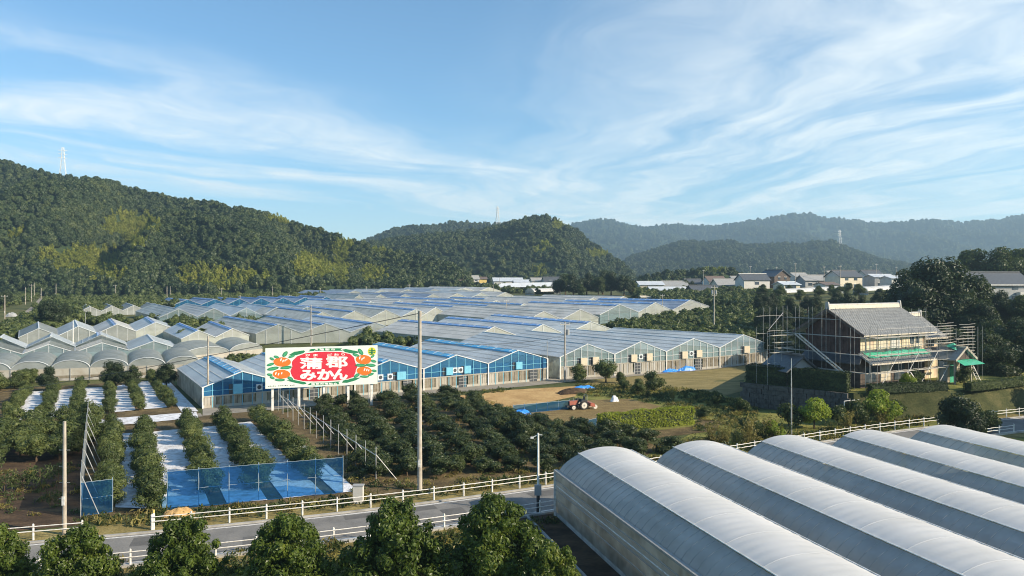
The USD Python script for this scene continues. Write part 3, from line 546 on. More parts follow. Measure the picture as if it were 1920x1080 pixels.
# ------------------------------------------------------------------ greenhouses
def xy(p): return V(p[0], p[1], 0)
def gable_house(label, group, FL, FR, B, eave, rise, roof='roof_film', front='gable_film', vent=None, detail=0, curtain='curtain', lean=0.0,
                left_wall=False, right_wall=True, eaveR=None, door=None, boxes=(), fans=(), open_roof=0.0, name='greenhouse', seed=0):
    """one gabled bay: front corners FL, FR on the ground, B the vector to its back"""
    FL, FR, B = np.asarray(FL, float), np.asarray(FR, float), xy(B)
    eR = eave if eaveR is None else eaveR
    t = thing(name, label, 'greenhouse', FL, 0, group)
    X = xy(FR - FL); zr = FR[2] - FL[2]
    zb = float(np.clip(gz(*(FL + B)[:2]) - FL[2], -0.4, 1.8)); zbr = float(np.clip(gz(*(FR + B)[:2]) - FR[2], -0.4, 1.8))
    def p(s, tt, h):                       # s across 0..1, tt to the back 0..1, h above the local floor
        return X * s + B * tt + V(0, 0, zr * s + (zb * (1 - s) + zbr * s) * tt + h)
    n = unit(np.cross(X, (0, 0, 1))); n = n if n @ B < 0 else -n     # outwards from the front
    ap = 0.5 + lean; EA = lambda s: eave + (eR - eave) * s; H = EA(ap) + rise
    W = np.linalg.norm(X); L = np.linalg.norm(B); o = 0.10 / W; ot = 0.12 / L
    part = lambda nm, mb, m, smooth=False, **k: obj(nm, mb, M[m], t, smooth, **k)
    t0 = open_roof
    lift = 0.0 if not open_roof else 0.75
    part('roof_slope', MB().slab(p(-o, t0 - ot, eave - 0.02 + lift * 0.3), p(ap, t0 - ot, H + lift), p(ap, 1 + ot, H + lift), p(-o, 1 + ot, eave - 0.02 + lift * 0.3), 0.035), roof)
    part('roof_slope', MB().slab(p(ap, t0 - ot, H - 0.002 + lift), p(1 + o, t0 - ot, eR - 0.02 + lift * 0.3), p(1 + o, 1 + ot, eR - 0.02 + lift * 0.3), p(ap, 1 + ot, H - 0.002 + lift), 0.035), roof)
    if open_roof:                          # bare rafters with the crop showing below, the film rolled up
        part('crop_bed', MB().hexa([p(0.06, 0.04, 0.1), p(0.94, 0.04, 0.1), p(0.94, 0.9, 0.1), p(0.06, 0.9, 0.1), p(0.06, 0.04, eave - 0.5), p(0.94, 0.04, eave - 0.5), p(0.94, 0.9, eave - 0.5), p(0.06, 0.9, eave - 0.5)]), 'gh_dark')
        for k in range(11):
            tt = t0 * (k + 0.3) / 11
            part('louvre', MB().slab(p(0, tt, eave), p(ap, tt, H), p(ap, tt + t0 * 0.042, H), p(0, tt + t0 * 0.042, eave), 0.03), 'pale_roof_film' if k % 3 else 'arch_film')
            part('louvre', MB().slab(p(ap, tt, H), p(1, tt, eR), p(1, tt + t0 * 0.018, eR), p(ap, tt + t0 * 0.018, H), 0.03), 'arch_film')
    else:
        lowh = 0.50 * eave
    gb = min(eave, eR) * (0.56 if detail else 0.05)
    part('front_gable', MB().slab(p(0, 0, gb), p(1, 0, gb + (eR - eave) * 0.5), p(1, 0, eR - 0.03), p(0, 0, eave - 0.03), 0.02).add([p(0, 0, eave - 0.03), p(1, 0, eR - 0.03), p(ap, 0, H - 0.04)], [[0, 1, 2]]), front)
    part('back_gable', MB().add([p(0, 1, 0), p(1, 1, 0), p(1, 1, eR - 0.03), p(ap, 1, H - 0.04), p(0, 1, eave - 0.03)], [[0, 2, 1], [0, 3, 2], [0, 4, 3]]), 'gable_film')
    if left_wall: part('side_wall', MB().slab(p(0, 1, -0.3), p(0, 0, -0.3), p(0, 0, eave - 0.04), p(0, 1, eave - 0.04), 0.02), 'wall_film' if detail else 'gable_film')
    if right_wall: part('side_wall', MB().slab(p(1, 0, -0.3), p(1, 1, -0.3), p(1, 1, eR - 0.04), p(1, 0, eR - 0.04), 0.02), 'gable_film')
    # white verge bars and ridge
    w = 0.10
    d = n * 0.05
    part('verge_bar', MB().bar(p(-o, 0, eave) + d, p(ap, 0, H) + d, 0.07, w), 'gh_frame')
    part('verge_bar', MB().bar(p(ap, 0, H) + d, p(1 + o, 0, eR) + d, 0.07, w), 'gh_frame')
    if vent:
        k0, k1 = (0.80 if detail else 0.85), 1.0
        def rp(q, tt, h): return p(ap * q, tt, eave + (H - eave) * q + h + lift)
        part('ridge_vent', MB().slab(rp(k0, t0 + 0.01, 0.05), rp(k1, t0 + 0.01, 0.06), rp(k1, 0.99, 0.06), rp(k0, 0.99, 0.05), 0.03), vent)
        nr = int(min(14, L / 1.7)) if detail or W > 7 else 0
        vb = MB()
        part('vent_roller', MB().tube([rp(k0, t0, 0.09), rp(k0, 1.0, 0.09)], 0.09, 6), vent, 40)
        for i in range(nr):
            tt = t0 + (1 - t0) * (i + 0.5) / nr
            part('vent_strut', MB().bar(rp(k0 + 0.01, tt, 0.11), rp(k1, tt, 0.11), 0.09, 0.03), 'dull_steel' if i % 2 else 'gh_frame')
    part('ridge_cap', MB().bar(p(ap, t0, H + 0.03 + lift), p(ap, 1, H + 0.03 + lift), 0.22, 0.06), 'gh_frame' if vent is None else roof)
    part('gutter', MB().bar(p(0, 0, eave + 0.02), p(0, 1, eave + 0.02), 0.24, 0.08), 'steel')
    if right_wall: part('gutter', MB().bar(p(1, 0, eR + 0.02), p(1, 1, eR + 0.02), 0.24, 0.08), 'steel')
    if detail or W > 8.0:
        for q in (0.28, 0.52, 0.74):      # lengthwise roof pipes
            for side in (0, 1):
                a = (lambda tt, q=q, side=side: p(ap * q if side == 0 else 1 - (1 - ap) * q, tt, (eave if side == 0 else eR) + (H - (eave if side == 0 else eR)) * q + 0.025 + lift * (0.3 + 0.7 * q)))
                part('purlin', MB().bar(a(t0), a(1.0), 0.10, 0.035), 'pale_roof_film' if detail else roof)
    for s in ((0.22, 0.5, 0.78) if detail < 2 else (0.12, 0.25, 0.38, 0.5, 0.63, 0.76, 0.88)):
        top = EA(s) + (H - EA(s)) * (s / ap if s < ap else (1 - s) / (1 - ap)) - 0.06
        part('mullion', MB().bar(p(s, 0, 0) + n * 0.035, p(s, 0, top) + n * 0.035, 0.07, 0.05, up=n), 'gh_frame' if front != 'blue_gable_net' else 'light_blue')
    if not detail: return t
    # corner posts, rails, side curtains, doors, vent boxes and fans of the near bays
    for s in (0.0, 1.0) if right_wall else (0.0,):
        part('post', MB().bar(p(s, 0, -0.3) + n * 0.08, p(s, 0, EA(s)) + n * 0.08, 0.16, 0.14, up=n), 'white_post')
    ch = gb; rl = lambda s: gb + (eR - eave) * 0.5 * s
    part('rail', MB().bar(p(0, 0, rl(0)) + n * 0.045, p(1, 0, rl(1)) + n * 0.045, 0.06, 0.13), 'pale_curtain')
    part('rail', MB().bar(p(0, 0, (rl(0) + eave) / 2 + 0.1) + n * 0.045, p(1, 0, (rl(1) + eR) / 2 + 0.1) + n * 0.045, 0.04, 0.05), 'gh_frame' if front != 'blue_gable_net' else 'light_blue')
    part('sill', MB().slab(p(0, 0, -0.3) + n * 0.02, p(1, 0, -0.3) + n * 0.02, p(1, 0, 0.32) + n * 0.02, p(0, 0, 0.32) + n * 0.02, 0.03), 'pale_curtain')
    edges = [0.02, 0.18, 0.36, 0.52, 0.68, 0.84, 0.985]
    for i, (a, b2) in enumerate(zip(edges, edges[1:])):
        if door is not None and i == door:
            part('door', MB().slab(p(a + 0.01, 0, 0.0) + n * 0.05, p(b2 - 0.02, 0, 0.0) + n * 0.05, p(b2 - 0.02, 0, rl(b2) - 0.05) + n * 0.05, p(a + 0.01, 0, rl(a) - 0.05) + n * 0.05, 0.02), 'gh_dark')
            for h in (0.35, 0.8, 1.25):
                part('door_bar', MB().bar(p(a + 0.01, 0, h) + n * 0.065, p(b2 - 0.02, 0, h) + n * 0.065, 0.03, 0.05), 'steel')
            part('door_bar', MB().bar(p((a + b2) / 2, 0, 0) + n * 0.07, p((a + b2) / 2, 0, rl(a) - 0.06) + n * 0.07, 0.05, 0.03, up=n), 'steel')
            continue
        cm = curtain if (i + seed) % 4 else 'pale_curtain'
        part('curtain_panel', MB().slab(p(a, 0, 0.32) + n * 0.015, p(b2 - 0.012, 0, 0.32) + n * 0.015, p(b2 - 0.012, 0, rl(b2) - 0.06) + n * 0.015, p(a, 0, rl(a) - 0.06) + n * 0.015, 0.01), cm)
        for k in range(1, 4):
            s = a + (b2 - a) * k / 4
            part('curtain_batten', MB().bar(p(s, 0, 0.3) + n * 0.03, p(s, 0, rl(s) - 0.06) + n * 0.03, 0.045, 0.03, up=n), 'pale_curtain' if k != 2 else 'dark_wood')
    for (s, h, bw, bh) in boxes:
        c = p(s, 0, h) + n * 0.30; a = unit(X) * bw / 2
        q = [c - a, c + a, c + a - n * 0.28, c - a - n * 0.28]
        bx = part('vent_box', MB().hexa([x + V(0, 0, -bh / 2) for x in (q[0], q[1], q[2], q[3])] + [x + V(0, 0, bh / 2) for x in (q[0], q[1], q[2], q[3])]), 'cream_box' if front != 'blue_gable_net' else 'light_blue')
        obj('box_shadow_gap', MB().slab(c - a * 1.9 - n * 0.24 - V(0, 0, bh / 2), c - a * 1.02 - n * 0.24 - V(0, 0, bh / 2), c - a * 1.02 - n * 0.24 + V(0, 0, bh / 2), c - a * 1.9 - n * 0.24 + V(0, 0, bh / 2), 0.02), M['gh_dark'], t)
    for (s, h) in fans:
        c = p(s, 0, h) + n * 0.12; a = unit(X) * 0.36; u_ = V(0, 0, 0.36)
        fr = part('fan', MB().slab(c - a - u_, c + a - u_, c + a + u_, c - a + u_, 0.1), 'fan_white')
        an = np.linspace(0, 2 * np.pi, 11)[:-1]
        ring = [c + n * 0.012 + (a * math.cos(x) + u_ * math.sin(x)) * 0.68 for x in an]
        obj('fan_opening', MB().add(ring, [[0, i, i + 1] for i in range(1, 9)]), M['gh_dark'], str(fr.GetPath()))
    return t
ORD = ['leftmost', 'second', 'third', 'fourth', 'fifth', 'sixth', 'seventh', 'eighth']
def block(desc, group, xs, yl, yr, eave, rise, L, ang, labels=None, f=None, **kw):
    """a row of gabled bays side by side; xs are the pixel columns of their front corners on the ground line from (xs[0], yl) to (xs[-1], yr); ang: degrees the ridges lean left of straight away"""
    f = f or G; n = len(xs) - 1; per = kw.pop('per', [{}] * n); angs = np.linspace(ang, ang, n) if np.ndim(ang) == 0 else np.linspace(ang[0], ang[1], n)
    a0, a1 = f(xs[0], yl), f(xs[-1], yr)
    pts = []
    for x in xs:                     # where the column through x meets the vertical plane of the front line
        tx = (x - 960) / FOC; d = a1 - a0; s = (tx * a0[1] - a0[0]) / (d[0] - tx * d[1]); pts.append(a0 + d * s)
    for q in pts: q[2] = gz(q[0], q[1])
    for i in range(n):
        a = math.radians(angs[i]); B = V(-math.sin(a), math.cos(a)) * (L if np.ndim(L) == 0 else L[i])
        k = dict(kw)
        if 'roof' not in k and not k.get('detail') and not per[i].get('detail'): k['roof'] = ('roof_film', 'old_roof_film', 'roof_film', 'pale_roof_film', 'roof_film')[int(xs[i] * 7 + yl) % 5]
        k.update(per[i])
        ev = k.pop('eaves', None)
        if ev is not None: k['eaveR'] = ev[1]
        lab = labels[i] if labels else f'{"rightmost" if i == n - 1 and n > 2 else ORD[i]} gable of the {desc}'
        gable_house(lab, group, pts[i], pts[i + 1], B, ev[0] if ev else eave, rise, left_wall=(i == 0), right_wall=True if i == n - 1 else False, seed=i, **k)

E1 = np.linspace(2.3, 3.1, 6)
bl = dict(front='blue_gable_net', vent='sky_blue_vent', detail=2)
block('front row', 'blue netted greenhouses behind the billboard', [380, 525, 665, 794, 915, 1026], 766, 713, 2.6, 1.5, 22, (31, 40),
      labels=['blue netted greenhouse with a long plank wall left of the billboard', 'greenhouse with blue netted gable hidden mostly behind the mandarin billboard', 'blue netted greenhouse showing between billboard and tall concrete pole',
              'blue netted greenhouse just right of the tall concrete pole, red box at its front', 'rightmost blue netted greenhouse beside the narrow passage and thin pole'],
      per=[dict(eaves=(E1[i], E1[i + 1]), **bl, door=[None, 2, 4, 3, 4][i], boxes=[[(0.44, 1.95, 1.0, 1.1)], [(0.5, 2.0, 0.9, 1.0)], [(0.66, 2.15, 1.2, 1.0)], [(0.38, 2.3, 0.95, 1.0), (0.66, 2.35, 0.95, 1.0)], [(0.5, 2.4, 1.0, 1.0)]][i],
                fans=[[(0.72, 1.95)], [], [(0.36, 2.1), (0.5, 2.12)], [(0.47, 2.35), (0.56, 2.36)], []][i]) for i in range(5)])
cl = dict(front='clear_gable_film', detail=2, curtain='pale_curtain')
block('front row', 'clear gabled greenhouses of the right front row', [1050, 1152, 1249, 1349, 1437], 711, 680, 3.15, 1.75, 25, (40, 48),
      labels=['clear greenhouse with two cream vent boxes right behind the transformer pole', 'clear greenhouse with a dark doorway behind the two dark shrubs', 'clear greenhouse with crumpled blue tarpaulin heaped at its foot', 'rightmost clear greenhouse of the front row, nearest the scaffolded house'],
      per=[dict(cl, door=[None, 2, 3, None][i], curtain=['curtain', 'pale_curtain', 'curtain', 'curtain'][i], boxes=[[(0.42, 2.35, 1.0, 1.1), (0.64, 2.4, 1.0, 1.1)], [(0.36, 2.45, 1.0, 1.1), (0.66, 2.5, 1.0, 1.1)], [(0.33, 2.45, 1.0, 1.1), (0.6, 2.5, 1.0, 1.1)], [(0.56, 2.5, 1.1, 1.1)]][i],
                fans=[[], [(0.5, 2.6)], [(0.46, 2.6)], []][i]) for i in range(4)])
g2 = 'gabled greenhouses in the rows behind the front'
block('row right behind the billboard', g2, [480, 565, 657, 752], 646, 641, 2.2, 1.9, 24, 46, vent='blue_vent')
block('blue ridged row behind the tall concrete pole', g2, [877, 975, 1060, 1155], 664, 644, 2.6, 2.2, 26, 50, vent='blue_vent', front='gable_film')
block('pale row straight above the billboard', g2, [575, 635, 695, 752, 808], 616, 607, 2.0, 1.9, 26, 48, per=[dict(vent='blue_vent'), dict(vent='blue_vent'), dict(), dict(vent='blue_vent')])
block('row with cream gables above the transformer pole', g2, [985, 1053, 1122], 622, 614, 2.4, 2.2, 28, 52, roof='pale_roof_film')
block('blue ridged row left of the cream gables', g2, [790, 843, 896, 954, 1010], 608, 596, 2.0, 2.1, 26, 52, vent='blue_vent', per=[dict(roof='pale_roof_film', vent=None), dict(), dict(), dict()])
block('row beside the dark orchard slope', g2, [1125, 1197, 1260, 1329], 608, 591, 2.4, 2.3, 27, 55, vent='blue_vent', per=[dict(front='clear_gable_film'), dict(), dict(roof='blue_roof_film')])
block('row in front of the dark tree clump', g2, [1038, 1084, 1140, 1197], 592, 583, 2.2, 2.4, 28, 55, roof='pale_roof_film')
block('middle row left of the dark tree clump', g2, [905, 955, 1000, 1045], 589, 584, 2.0, 2.0, 27, 55, roof='pale_roof_film', per=[dict(), dict(vent='blue_vent', roof='roof_film'), dict()])
block('creamy row far above the billboard', g2, [668, 722, 776, 828, 880], 592, 585, 2.0, 2.0, 28, 52, roof='pale_roof_film', per=[dict(roof='roof_film', vent='blue_vent'), dict(), dict(), dict(roof='roof_film', vent='blue_vent')])
g3 = 'small greenhouses at the foot of the wooded hill'
block('four small gables at the far left', g3, [148, 190, 230, 271, 312], 594, 588, 1.3, 1.5, 18, 34, roof='arch_film', front='arch_film')
block('pale arch-like gables behind the open frames', g3, [299, 370, 432, 492, 546, 606], 608, 602, 1.7, 2.1, 24, 40, front='clear_gable_film')
block('low blue row under the wooded hill', g3, [325, 378, 428, 470, 510, 552, 592, 632], 580, 573, 1.4, 1.8, 20, 42, roof='blue_roof_film', vent='blue_vent', front='blue_gable_net')
block('three pale gables under the wooded hill', g3, [656, 692, 735, 785], 574, 571, 1.6, 2.2, 26, 46, per=[dict(), dict(), dict(roof='blue_roof_film')])
block('far pale row beyond the creamy roofs', g3, [790, 835, 880, 925, 970], 572, 567, 1.8, 2.0, 28, 50, per=[dict(roof='blue_roof_film'), dict(roof='pale_roof_film'), dict(), dict(roof='pale_roof_film')])
block('farthest row below the village', g3, [640, 690, 740, 790, 840, 890], 562, 556, 1.6, 1.9, 34, 50, per=[dict(roof='blue_roof_film'), dict(), dict(roof='pale_roof_film'), dict(roof='blue_roof_film'), dict()])
block('last low row before the dark hedge', g3, [850, 895, 940], 556, 553, 1.6, 1.9, 36, 52, roof='pale_roof_film')
# left: gables with their roofs opened, and the small gables beside them
g4 = 'open roofed greenhouses at the left edge'
block('open slatted roofs behind the arches', g4, [-60, 42, 140, 242, 334], 690, 674, 1.9, 1.45, 15, 30, roof='roof_film', front='clear_gable_film', per=[dict(open_roof=0.55, vent=None), dict(open_roof=0.52), dict(open_roof=0.55, vent='blue_vent'), dict(open_roof=0.0)])
block('pale gables behind the open slatted roofs', g4, [35, 110, 183, 255, 328], 652, 634, 2.0, 1.7, 14, 33, front='arch_film', per=[dict(roof='arch_film'), dict(), dict(vent='blue_vent'), dict(vent='blue_vent', front='gable_film')])
block('pair of pale gables by the small concrete pole', g4, [340, 404, 467], 655, 647, 2.0, 1.6, 17, 36, vent='blue_vent')
gable_house('long pale blue roofed greenhouse right of the small village houses', g3, PD(925, 355), PD(958, 362), V(62, 18), 2.4, 2.0, roof='metal_roof')

def arch_house(label, group, FL, FR, B, eave, rise, roof='gable_film', hoops=8, name='arched_greenhouse', segs=12):
    """a small round-topped bay with a film end"""
    FL, FR, B = np.asarray(FL, float), np.asarray(FR, float), xy(B); t = thing(name, label, 'greenhouse', FL, 0, group)
    X = xy(FR - FL); zr = FR[2] - FL[2]
    zb = float(gz(*(FL + B)[:2]) - FL[2])
    def p(s, tt, h): return X * s + B * tt + V(0, 0, zr * s + max(zb, 0) * tt + h)
    n = unit(np.cross(X, (0, 0, 1))); n = n if n @ B < 0 else -n
    S = [(0.5 - 0.5 * math.cos(a), math.sin(a)) for a in np.linspace(0.18, math.pi - 0.18, segs + 1)]
    b = MB()
    for (s0, h0), (s1, h1) in zip(S, S[1:]): b.quad(p(s0, -0.01, eave + rise * h0), p(s1, -0.01, eave + rise * h1), p(s1, 1, eave + rise * h1), p(s0, 1, eave + rise * h0))
    m_ = trimesh.Trimesh(*b.mesh(), process=False); m_.merge_vertices(); obj('roof', (m_.vertices, m_.faces), M[roof if roof != 'gable_film' else 'arch_film'], t, 50)
    for tt, nm in ((0.0, 'end_film'), (1.0, 'back_film')):
        ring = [p(0, tt, 0)] + [p(s, tt, eave + rise * h) for s, h in S] + [p(1, tt, 0)]
        obj(nm, MB().add(ring, [[0, i + 1, i] for i in range(1, len(ring) - 1)]), M['arch_film'], t)
    for k in range(hoops):
        tt = k / (hoops - 1)
        obj('hoop', MB().tube([p(s, tt, eave + rise * h) + V(0, 0, 0.02) + n * 0.03 * (k == 0) for s, h in S], 0.045 if k == 0 else 0.016, 4, False), M['gh_frame' if k == 0 else 'arch_film'], t)
    obj('side_band', MB().slab(p(0, 0, 0.75) + n * 0.03, p(1, 0, 0.75) + n * 0.03, p(1, 0, eave + 0.1) + n * 0.03, p(0, 0, eave + 0.1) + n * 0.03, 0.02), M['pale_curtain'], t)
    obj('side_band', MB().slab(p(0, 0, 0.35) + n * 0.025, p(1, 0, 0.35) + n * 0.025, p(1, 0, 0.75) + n * 0.025, p(0, 0, 0.75) + n * 0.025, 0.02), M['curtain'], t)
    obj('side_band', MB().slab(p(0, 0, -0.2) + n * 0.03, p(1, 0, -0.2) + n * 0.03, p(1, 0, 0.35) + n * 0.03, p(0, 0, 0.35) + n * 0.03, 0.02), M['concrete'], t)
    for s in (0.0, 0.5): obj('post', MB().bar(p(s, 0, -0.2) + n * 0.07, p(s, 0, eave + 0.1) + n * 0.07, 0.09, 0.08, up=n), M['steel'], t)
    return t
def arches(desc, group, xs, yl, yr, eave, rise, L, ang):
    a0, a1 = G(xs[0], yl), G(xs[-1], yr); pts = []
    for x in xs:
        tx = (x - 960) / FOC; d = a1 - a0; s = (tx * a0[1] - a0[0]) / (d[0] - tx * d[1]); q = a0 + d * s; q[2] = gz(q[0], q[1]); pts.append(q)
    a = math.radians(ang)
    for i in range(len(xs) - 1):
        arch_house(f'{"rightmost" if i == len(xs) - 2 and i > 1 else ORD[i]} low round arch of the {desc}', group, pts[i], pts[i + 1], V(-math.sin(a), math.cos(a)) * L, eave, rise)
arches('film row behind the white sheeted orchard', 'round arched film greenhouses', [-52, 20, 95, 169, 241, 311, 378], 720, 704, 1.65, 1.25, 13.5, 28)
arches('short pair behind the blue netted greenhouse', 'round arched film greenhouses', [340, 430, 492], 690, 673, 1.7, 1.3, 13, 32)

# ------------------------------------------------------------------ the big white tunnels in the foreground
TU, TV = unit(V(6.1, 1.72)), None
TV = V(TU[1], -TU[0])                       # towards the camera
T0 = P(1043, 968)[:2]
PITCH, EAVE, CREST, TLEN = 6.35, 2.75, 3.95, 42.0
TL = ['leftmost and nearest', 'second', 'middle', 'fourth', 'rightmost and farthest']
for i in range(5):
    t = thing('tunnel_greenhouse', f'{TL[i]} of the big white film tunnels in the right foreground', 'greenhouse', V(*(T0 + TU * PITCH * i), 0), 0, 'big white film tunnels')
    U3, V3 = V(*TU, 0), V(*TV, 0)
    def p(s, d, h): return U3 * (s * PITCH) + V3 * d + V(0, 0, h)
    S = []
    for a in np.linspace(0, 1, 25):
        s = 0.03 + 0.94 * a; q = (2 * a - 1); S.append((s, EAVE + (CREST - EAVE) * (1 - abs(q) ** 2.1) ** 0.80))
    def skin(k0, k1, d0, d1, lift):
        b = MB(); ds = np.arange(d0, d1 + 0.01, 0.155)
        rows = [[p(S[k][0], d, S[k][1] + lift - 0.022 * math.sin((d - 0.02) / 0.62 * math.pi) ** 2 * (0.6 + 0.4 * math.sin(d * 0.9 + k * 0.7 + i * 2))) for k in range(k0, k1 + 1)] for d in ds]
        v = np.array(rows); n_, m_ = v.shape[:2]; ii, jj = np.meshgrid(np.arange(n_ - 1), np.arange(m_ - 1), indexing='ij'); a = ii * m_ + jj
        return b.add(v.reshape(-1, 3), np.stack([a, a + 1, a + m_ + 1, a + m_], -1).reshape(-1, 4))
    obj('roof_film', skin(5, 19, -0.05, TLEN, 0.03), M['tunnel_film'], t, True)
    obj('shoulder_film', skin(0, 5, -0.02, TLEN, 0.0), M['tunnel_side_film'], t, True)
    obj('shoulder_film', skin(19, 24, -0.02, TLEN, 0.0), M['tunnel_side_film'], t, True)
    for k in (5, 19): obj('roll_up_pipe', MB().tube([p(S[k][0], -0.1, S[k][1] + 0.05), p(S[k][0], TLEN, S[k][1] + 0.05)], 0.028, 6), M['white_rail'], t, 40)
    for j in range(int(TLEN / 0.62)):
        d = 0.02 + j * 0.62
        obj('hoop', MB().tube([p(S[k][0], d, S[k][1] - 0.004) for k in range(0, 25, 1)], 0.018, 4, False), M['dull_steel'], t)
    for j in range(int(TLEN / 2.48)):           # film straps over the roof
        d = 1.26 + j * 2.48; obj('film_strap', MB().tube([p(S[k][0], d, S[k][1] + 0.045) for k in range(5, 20)], 0.006, 4, False), M['tunnel_film'], t)
    for d, nm in ((0.0, 'end_wall'), (TLEN, 'end_wall')):
        ring = [p(0.03, d, 0)] + [p(s, d, h) for s, h in S] + [p(0.97, d, 0)]
        obj(nm, MB().add(ring, [[0, k, k + 1] for k in range(1, len(ring) - 1)]), M['wall_film'], t)
    obj('gutter', MB().bar(p(0.0, -0.1, EAVE - 0.02), p(0.0, TLEN, EAVE - 0.02), 0.26, 0.11), M['dull_steel'], t)
    if i == 0:                                # the long left wall: bands of film between pipes, posts inside
        bands = [(0.0, 0.28, 'concrete'), (0.28, 1.05, 'wall_film'), (1.05, 1.62, 'wall_film'), (1.62, 1.86, 'band_film'), (1.86, 2.18, 'band_film'), (2.18, 2.68, 'wall_film')]
        for (z0, z1, m) in bands: obj('wall_band', MB().slab(p(0, TLEN, z0), p(0, 0, z0), p(0, 0, z1 - 0.01), p(0, TLEN, z1 - 0.01), 0.012), M[m], t)
        for z in (1.05, 1.62, 2.18): obj('wall_pipe', MB().tube([p(-0.006, -0.05, z), p(-0.006, TLEN, z)], 0.026, 6), M['dull_steel'], t)
        for z in (1.86,): obj('wall_pipe', MB().tube([p(-0.006, -0.05, z), p(-0.006, TLEN, z)], 0.03, 6), M['white_rail'], t)
        for j in range(int(TLEN / 0.62)): obj('wall_post', MB().bar(p(0.006, 0.02 + j * 0.62, 0), p(0.006, 0.02 + j * 0.62, EAVE - 0.06), 0.05, 0.04), M['gh_frame'], t)
        obj('corner_post', MB().bar(p(-0.01, -0.06, -0.1), p(-0.01, -0.06, EAVE), 0.14), M['white_rail'], t)
        obj('inner_curtain', MB().slab(p(0.06, TLEN - 1, 0.05), p(0.06, 0.6, 0.05), p(0.06, 0.6, 1.0), p(0.06, TLEN - 1, 1.0), 0.02), M['pale_curtain'], t)
    obj('crop_bed', MB().hexa([p(a, d, h) for h in (0.05, 0.85) for a, d in ((0.16, 1), (0.84, 1), (0.84, TLEN - 1), (0.16, TLEN - 1))]), M['shrub_leaf'], t)
_a = [V(*(T0 - TU * 3.2 - TV * 1.0), 0), V(*(T0 - TV * 1.0), 0), V(*(T0 + TV * TLEN), 0), V(*(T0 + TV * TLEN - TU * 3.2), 0)]
struct('tunnel_yard', sheet([tuple(q[:2]) for q in _a], 0.022), M['dark_soil'])
_b = MB(); _q = V(*(T0 - TU * 1.75 - TV * 0.2), 0.0)
struct('drain_kerb', MB().bar(_q + V(0, 0, 0.06), _q + V(*(TV * TLEN), 0.06), 0.14, 0.14), M['concrete'])
# ------------------------------------------------------------------ the orchards: every tree by itself
R4 = np.random.default_rng(77)
NTH = ['first', 'second', 'third', 'fourth', 'fifth', 'sixth', 'seventh', 'eighth', 'ninth', 'tenth', 'eleventh', 'twelfth', 'thirteenth', 'fourteenth', 'fifteenth', 'sixteenth', 'seventeenth', 'eighteenth', 'nineteenth', 'twentieth', 'twenty-first', 'twenty-second', 'twenty-third', 'twenty-fourth', 'twenty-fifth', 'twenty-sixth']
def tree_row(kinds, n0, a, b, spacing, label, group, scale=(0.85, 1.15), f=P, jitter=0.22, name='mandarin_tree', flat=1.0):
    """one row of trees from the road end a to the far end b, each labelled by its place in the row"""
    a, b = f(*a)[:2], f(*b)[:2]; L = np.linalg.norm(b - a); n = int(L / spacing); c = 0
    for k in range(n + 1):
        if R4.uniform() < 0.03: continue
        q = a + (b - a) * (k / max(n, 1)) + R4.normal(0, jitter, 2); s = R4.uniform(*scale)
        place(kinds[R4.integers(len(kinds))], name, f'{NTH[c]} mandarin tree from the road in the {label}', 'tree', (q[0], q[1], gz(q[0], q[1])), R4.uniform(0, 6.28), (s * R4.uniform(0.92, 1.1), s * R4.uniform(0.92, 1.1), s * flat * R4.uniform(0.85, 1.15)), group); c += 1
MK = ['mikan_0', 'mikan_1', 'mikan_2', 'mikan_3']
rows_a = [((205, 948), (206, 815)), ((287, 955), (266, 812)), ((393, 925), (349, 805)), ((486, 915), (418, 798)), ((588, 898), (478, 790))]
lab_a = ['row beside the small blue net', 'row ending left of the long net', 'first row behind the long blue net', 'second row behind the long blue net', 'row beside the bare post fence']
for (a, b), l in zip(rows_a, lab_a): tree_row(MK, 0, a, b, 1.75, l, 'mandarin trees in the white sheeted rows behind the blue net', (0.82, 1.02), jitter=0.15)
rows_b = [((12, 790), (52, 735)), ((80, 784), (103, 733)), ((142, 782), (150, 728)), ((205, 775), (204, 727)), ((262, 769), (244, 720)), ((322, 764), (284, 714))]
ob = ['first', 'second', 'third', 'fourth', 'fifth', 'last']
for (a, b), l in zip(rows_b, ob): tree_row(MK, 0, a, b, 1.9, f'{l} sheeted row before the arches', 'mandarin trees in the upper white sheeted rows', (0.6, 0.8), jitter=0.15)
rows_c = [((722, 898), (600, 762)), ((775, 893), (655, 757)), ((835, 888), (722, 752)), ((900, 886), (775, 747)), ((965, 884), (835, 746)), ((1028, 880), (890, 757)), ((1085, 874), (945, 778)), ((1140, 868), (1010, 800)), ((1200, 858), (1075, 808)), ((1250, 850), (1150, 815))]
for (a, b), l in zip(rows_c, ORD + ['ninth', 'tenth']): tree_row(['deep_' + k for k in MK], 0, a, b, 2.0, f'{l} row of the unsheeted orchard'.replace('leftmost', 'first'), 'mandarin trees of the orchard around the tall concrete pole', (0.85, 1.15), jitter=0.35, flat=0.8)
for (a, b), l in zip([((-30, 872), (20, 815)), ((55, 868), (70, 812)), ((120, 862), (125, 812)), ((160, 835), (160, 800))], ob): tree_row(MK, 0, a, b, 1.9, f'{l} row above the bare field', 'mandarin trees above the bare field', (1.0, 1.35), jitter=0.4)
for (a, b), l in zip([((-120, 770), (60, 716)), ((-60, 745), (110, 708))], ob): tree_row(MK, 0, a, b, 2.2, f'{l} dark row below the arches', 'mandarin trees below the arches', (0.85, 1.2), jitter=0.4)
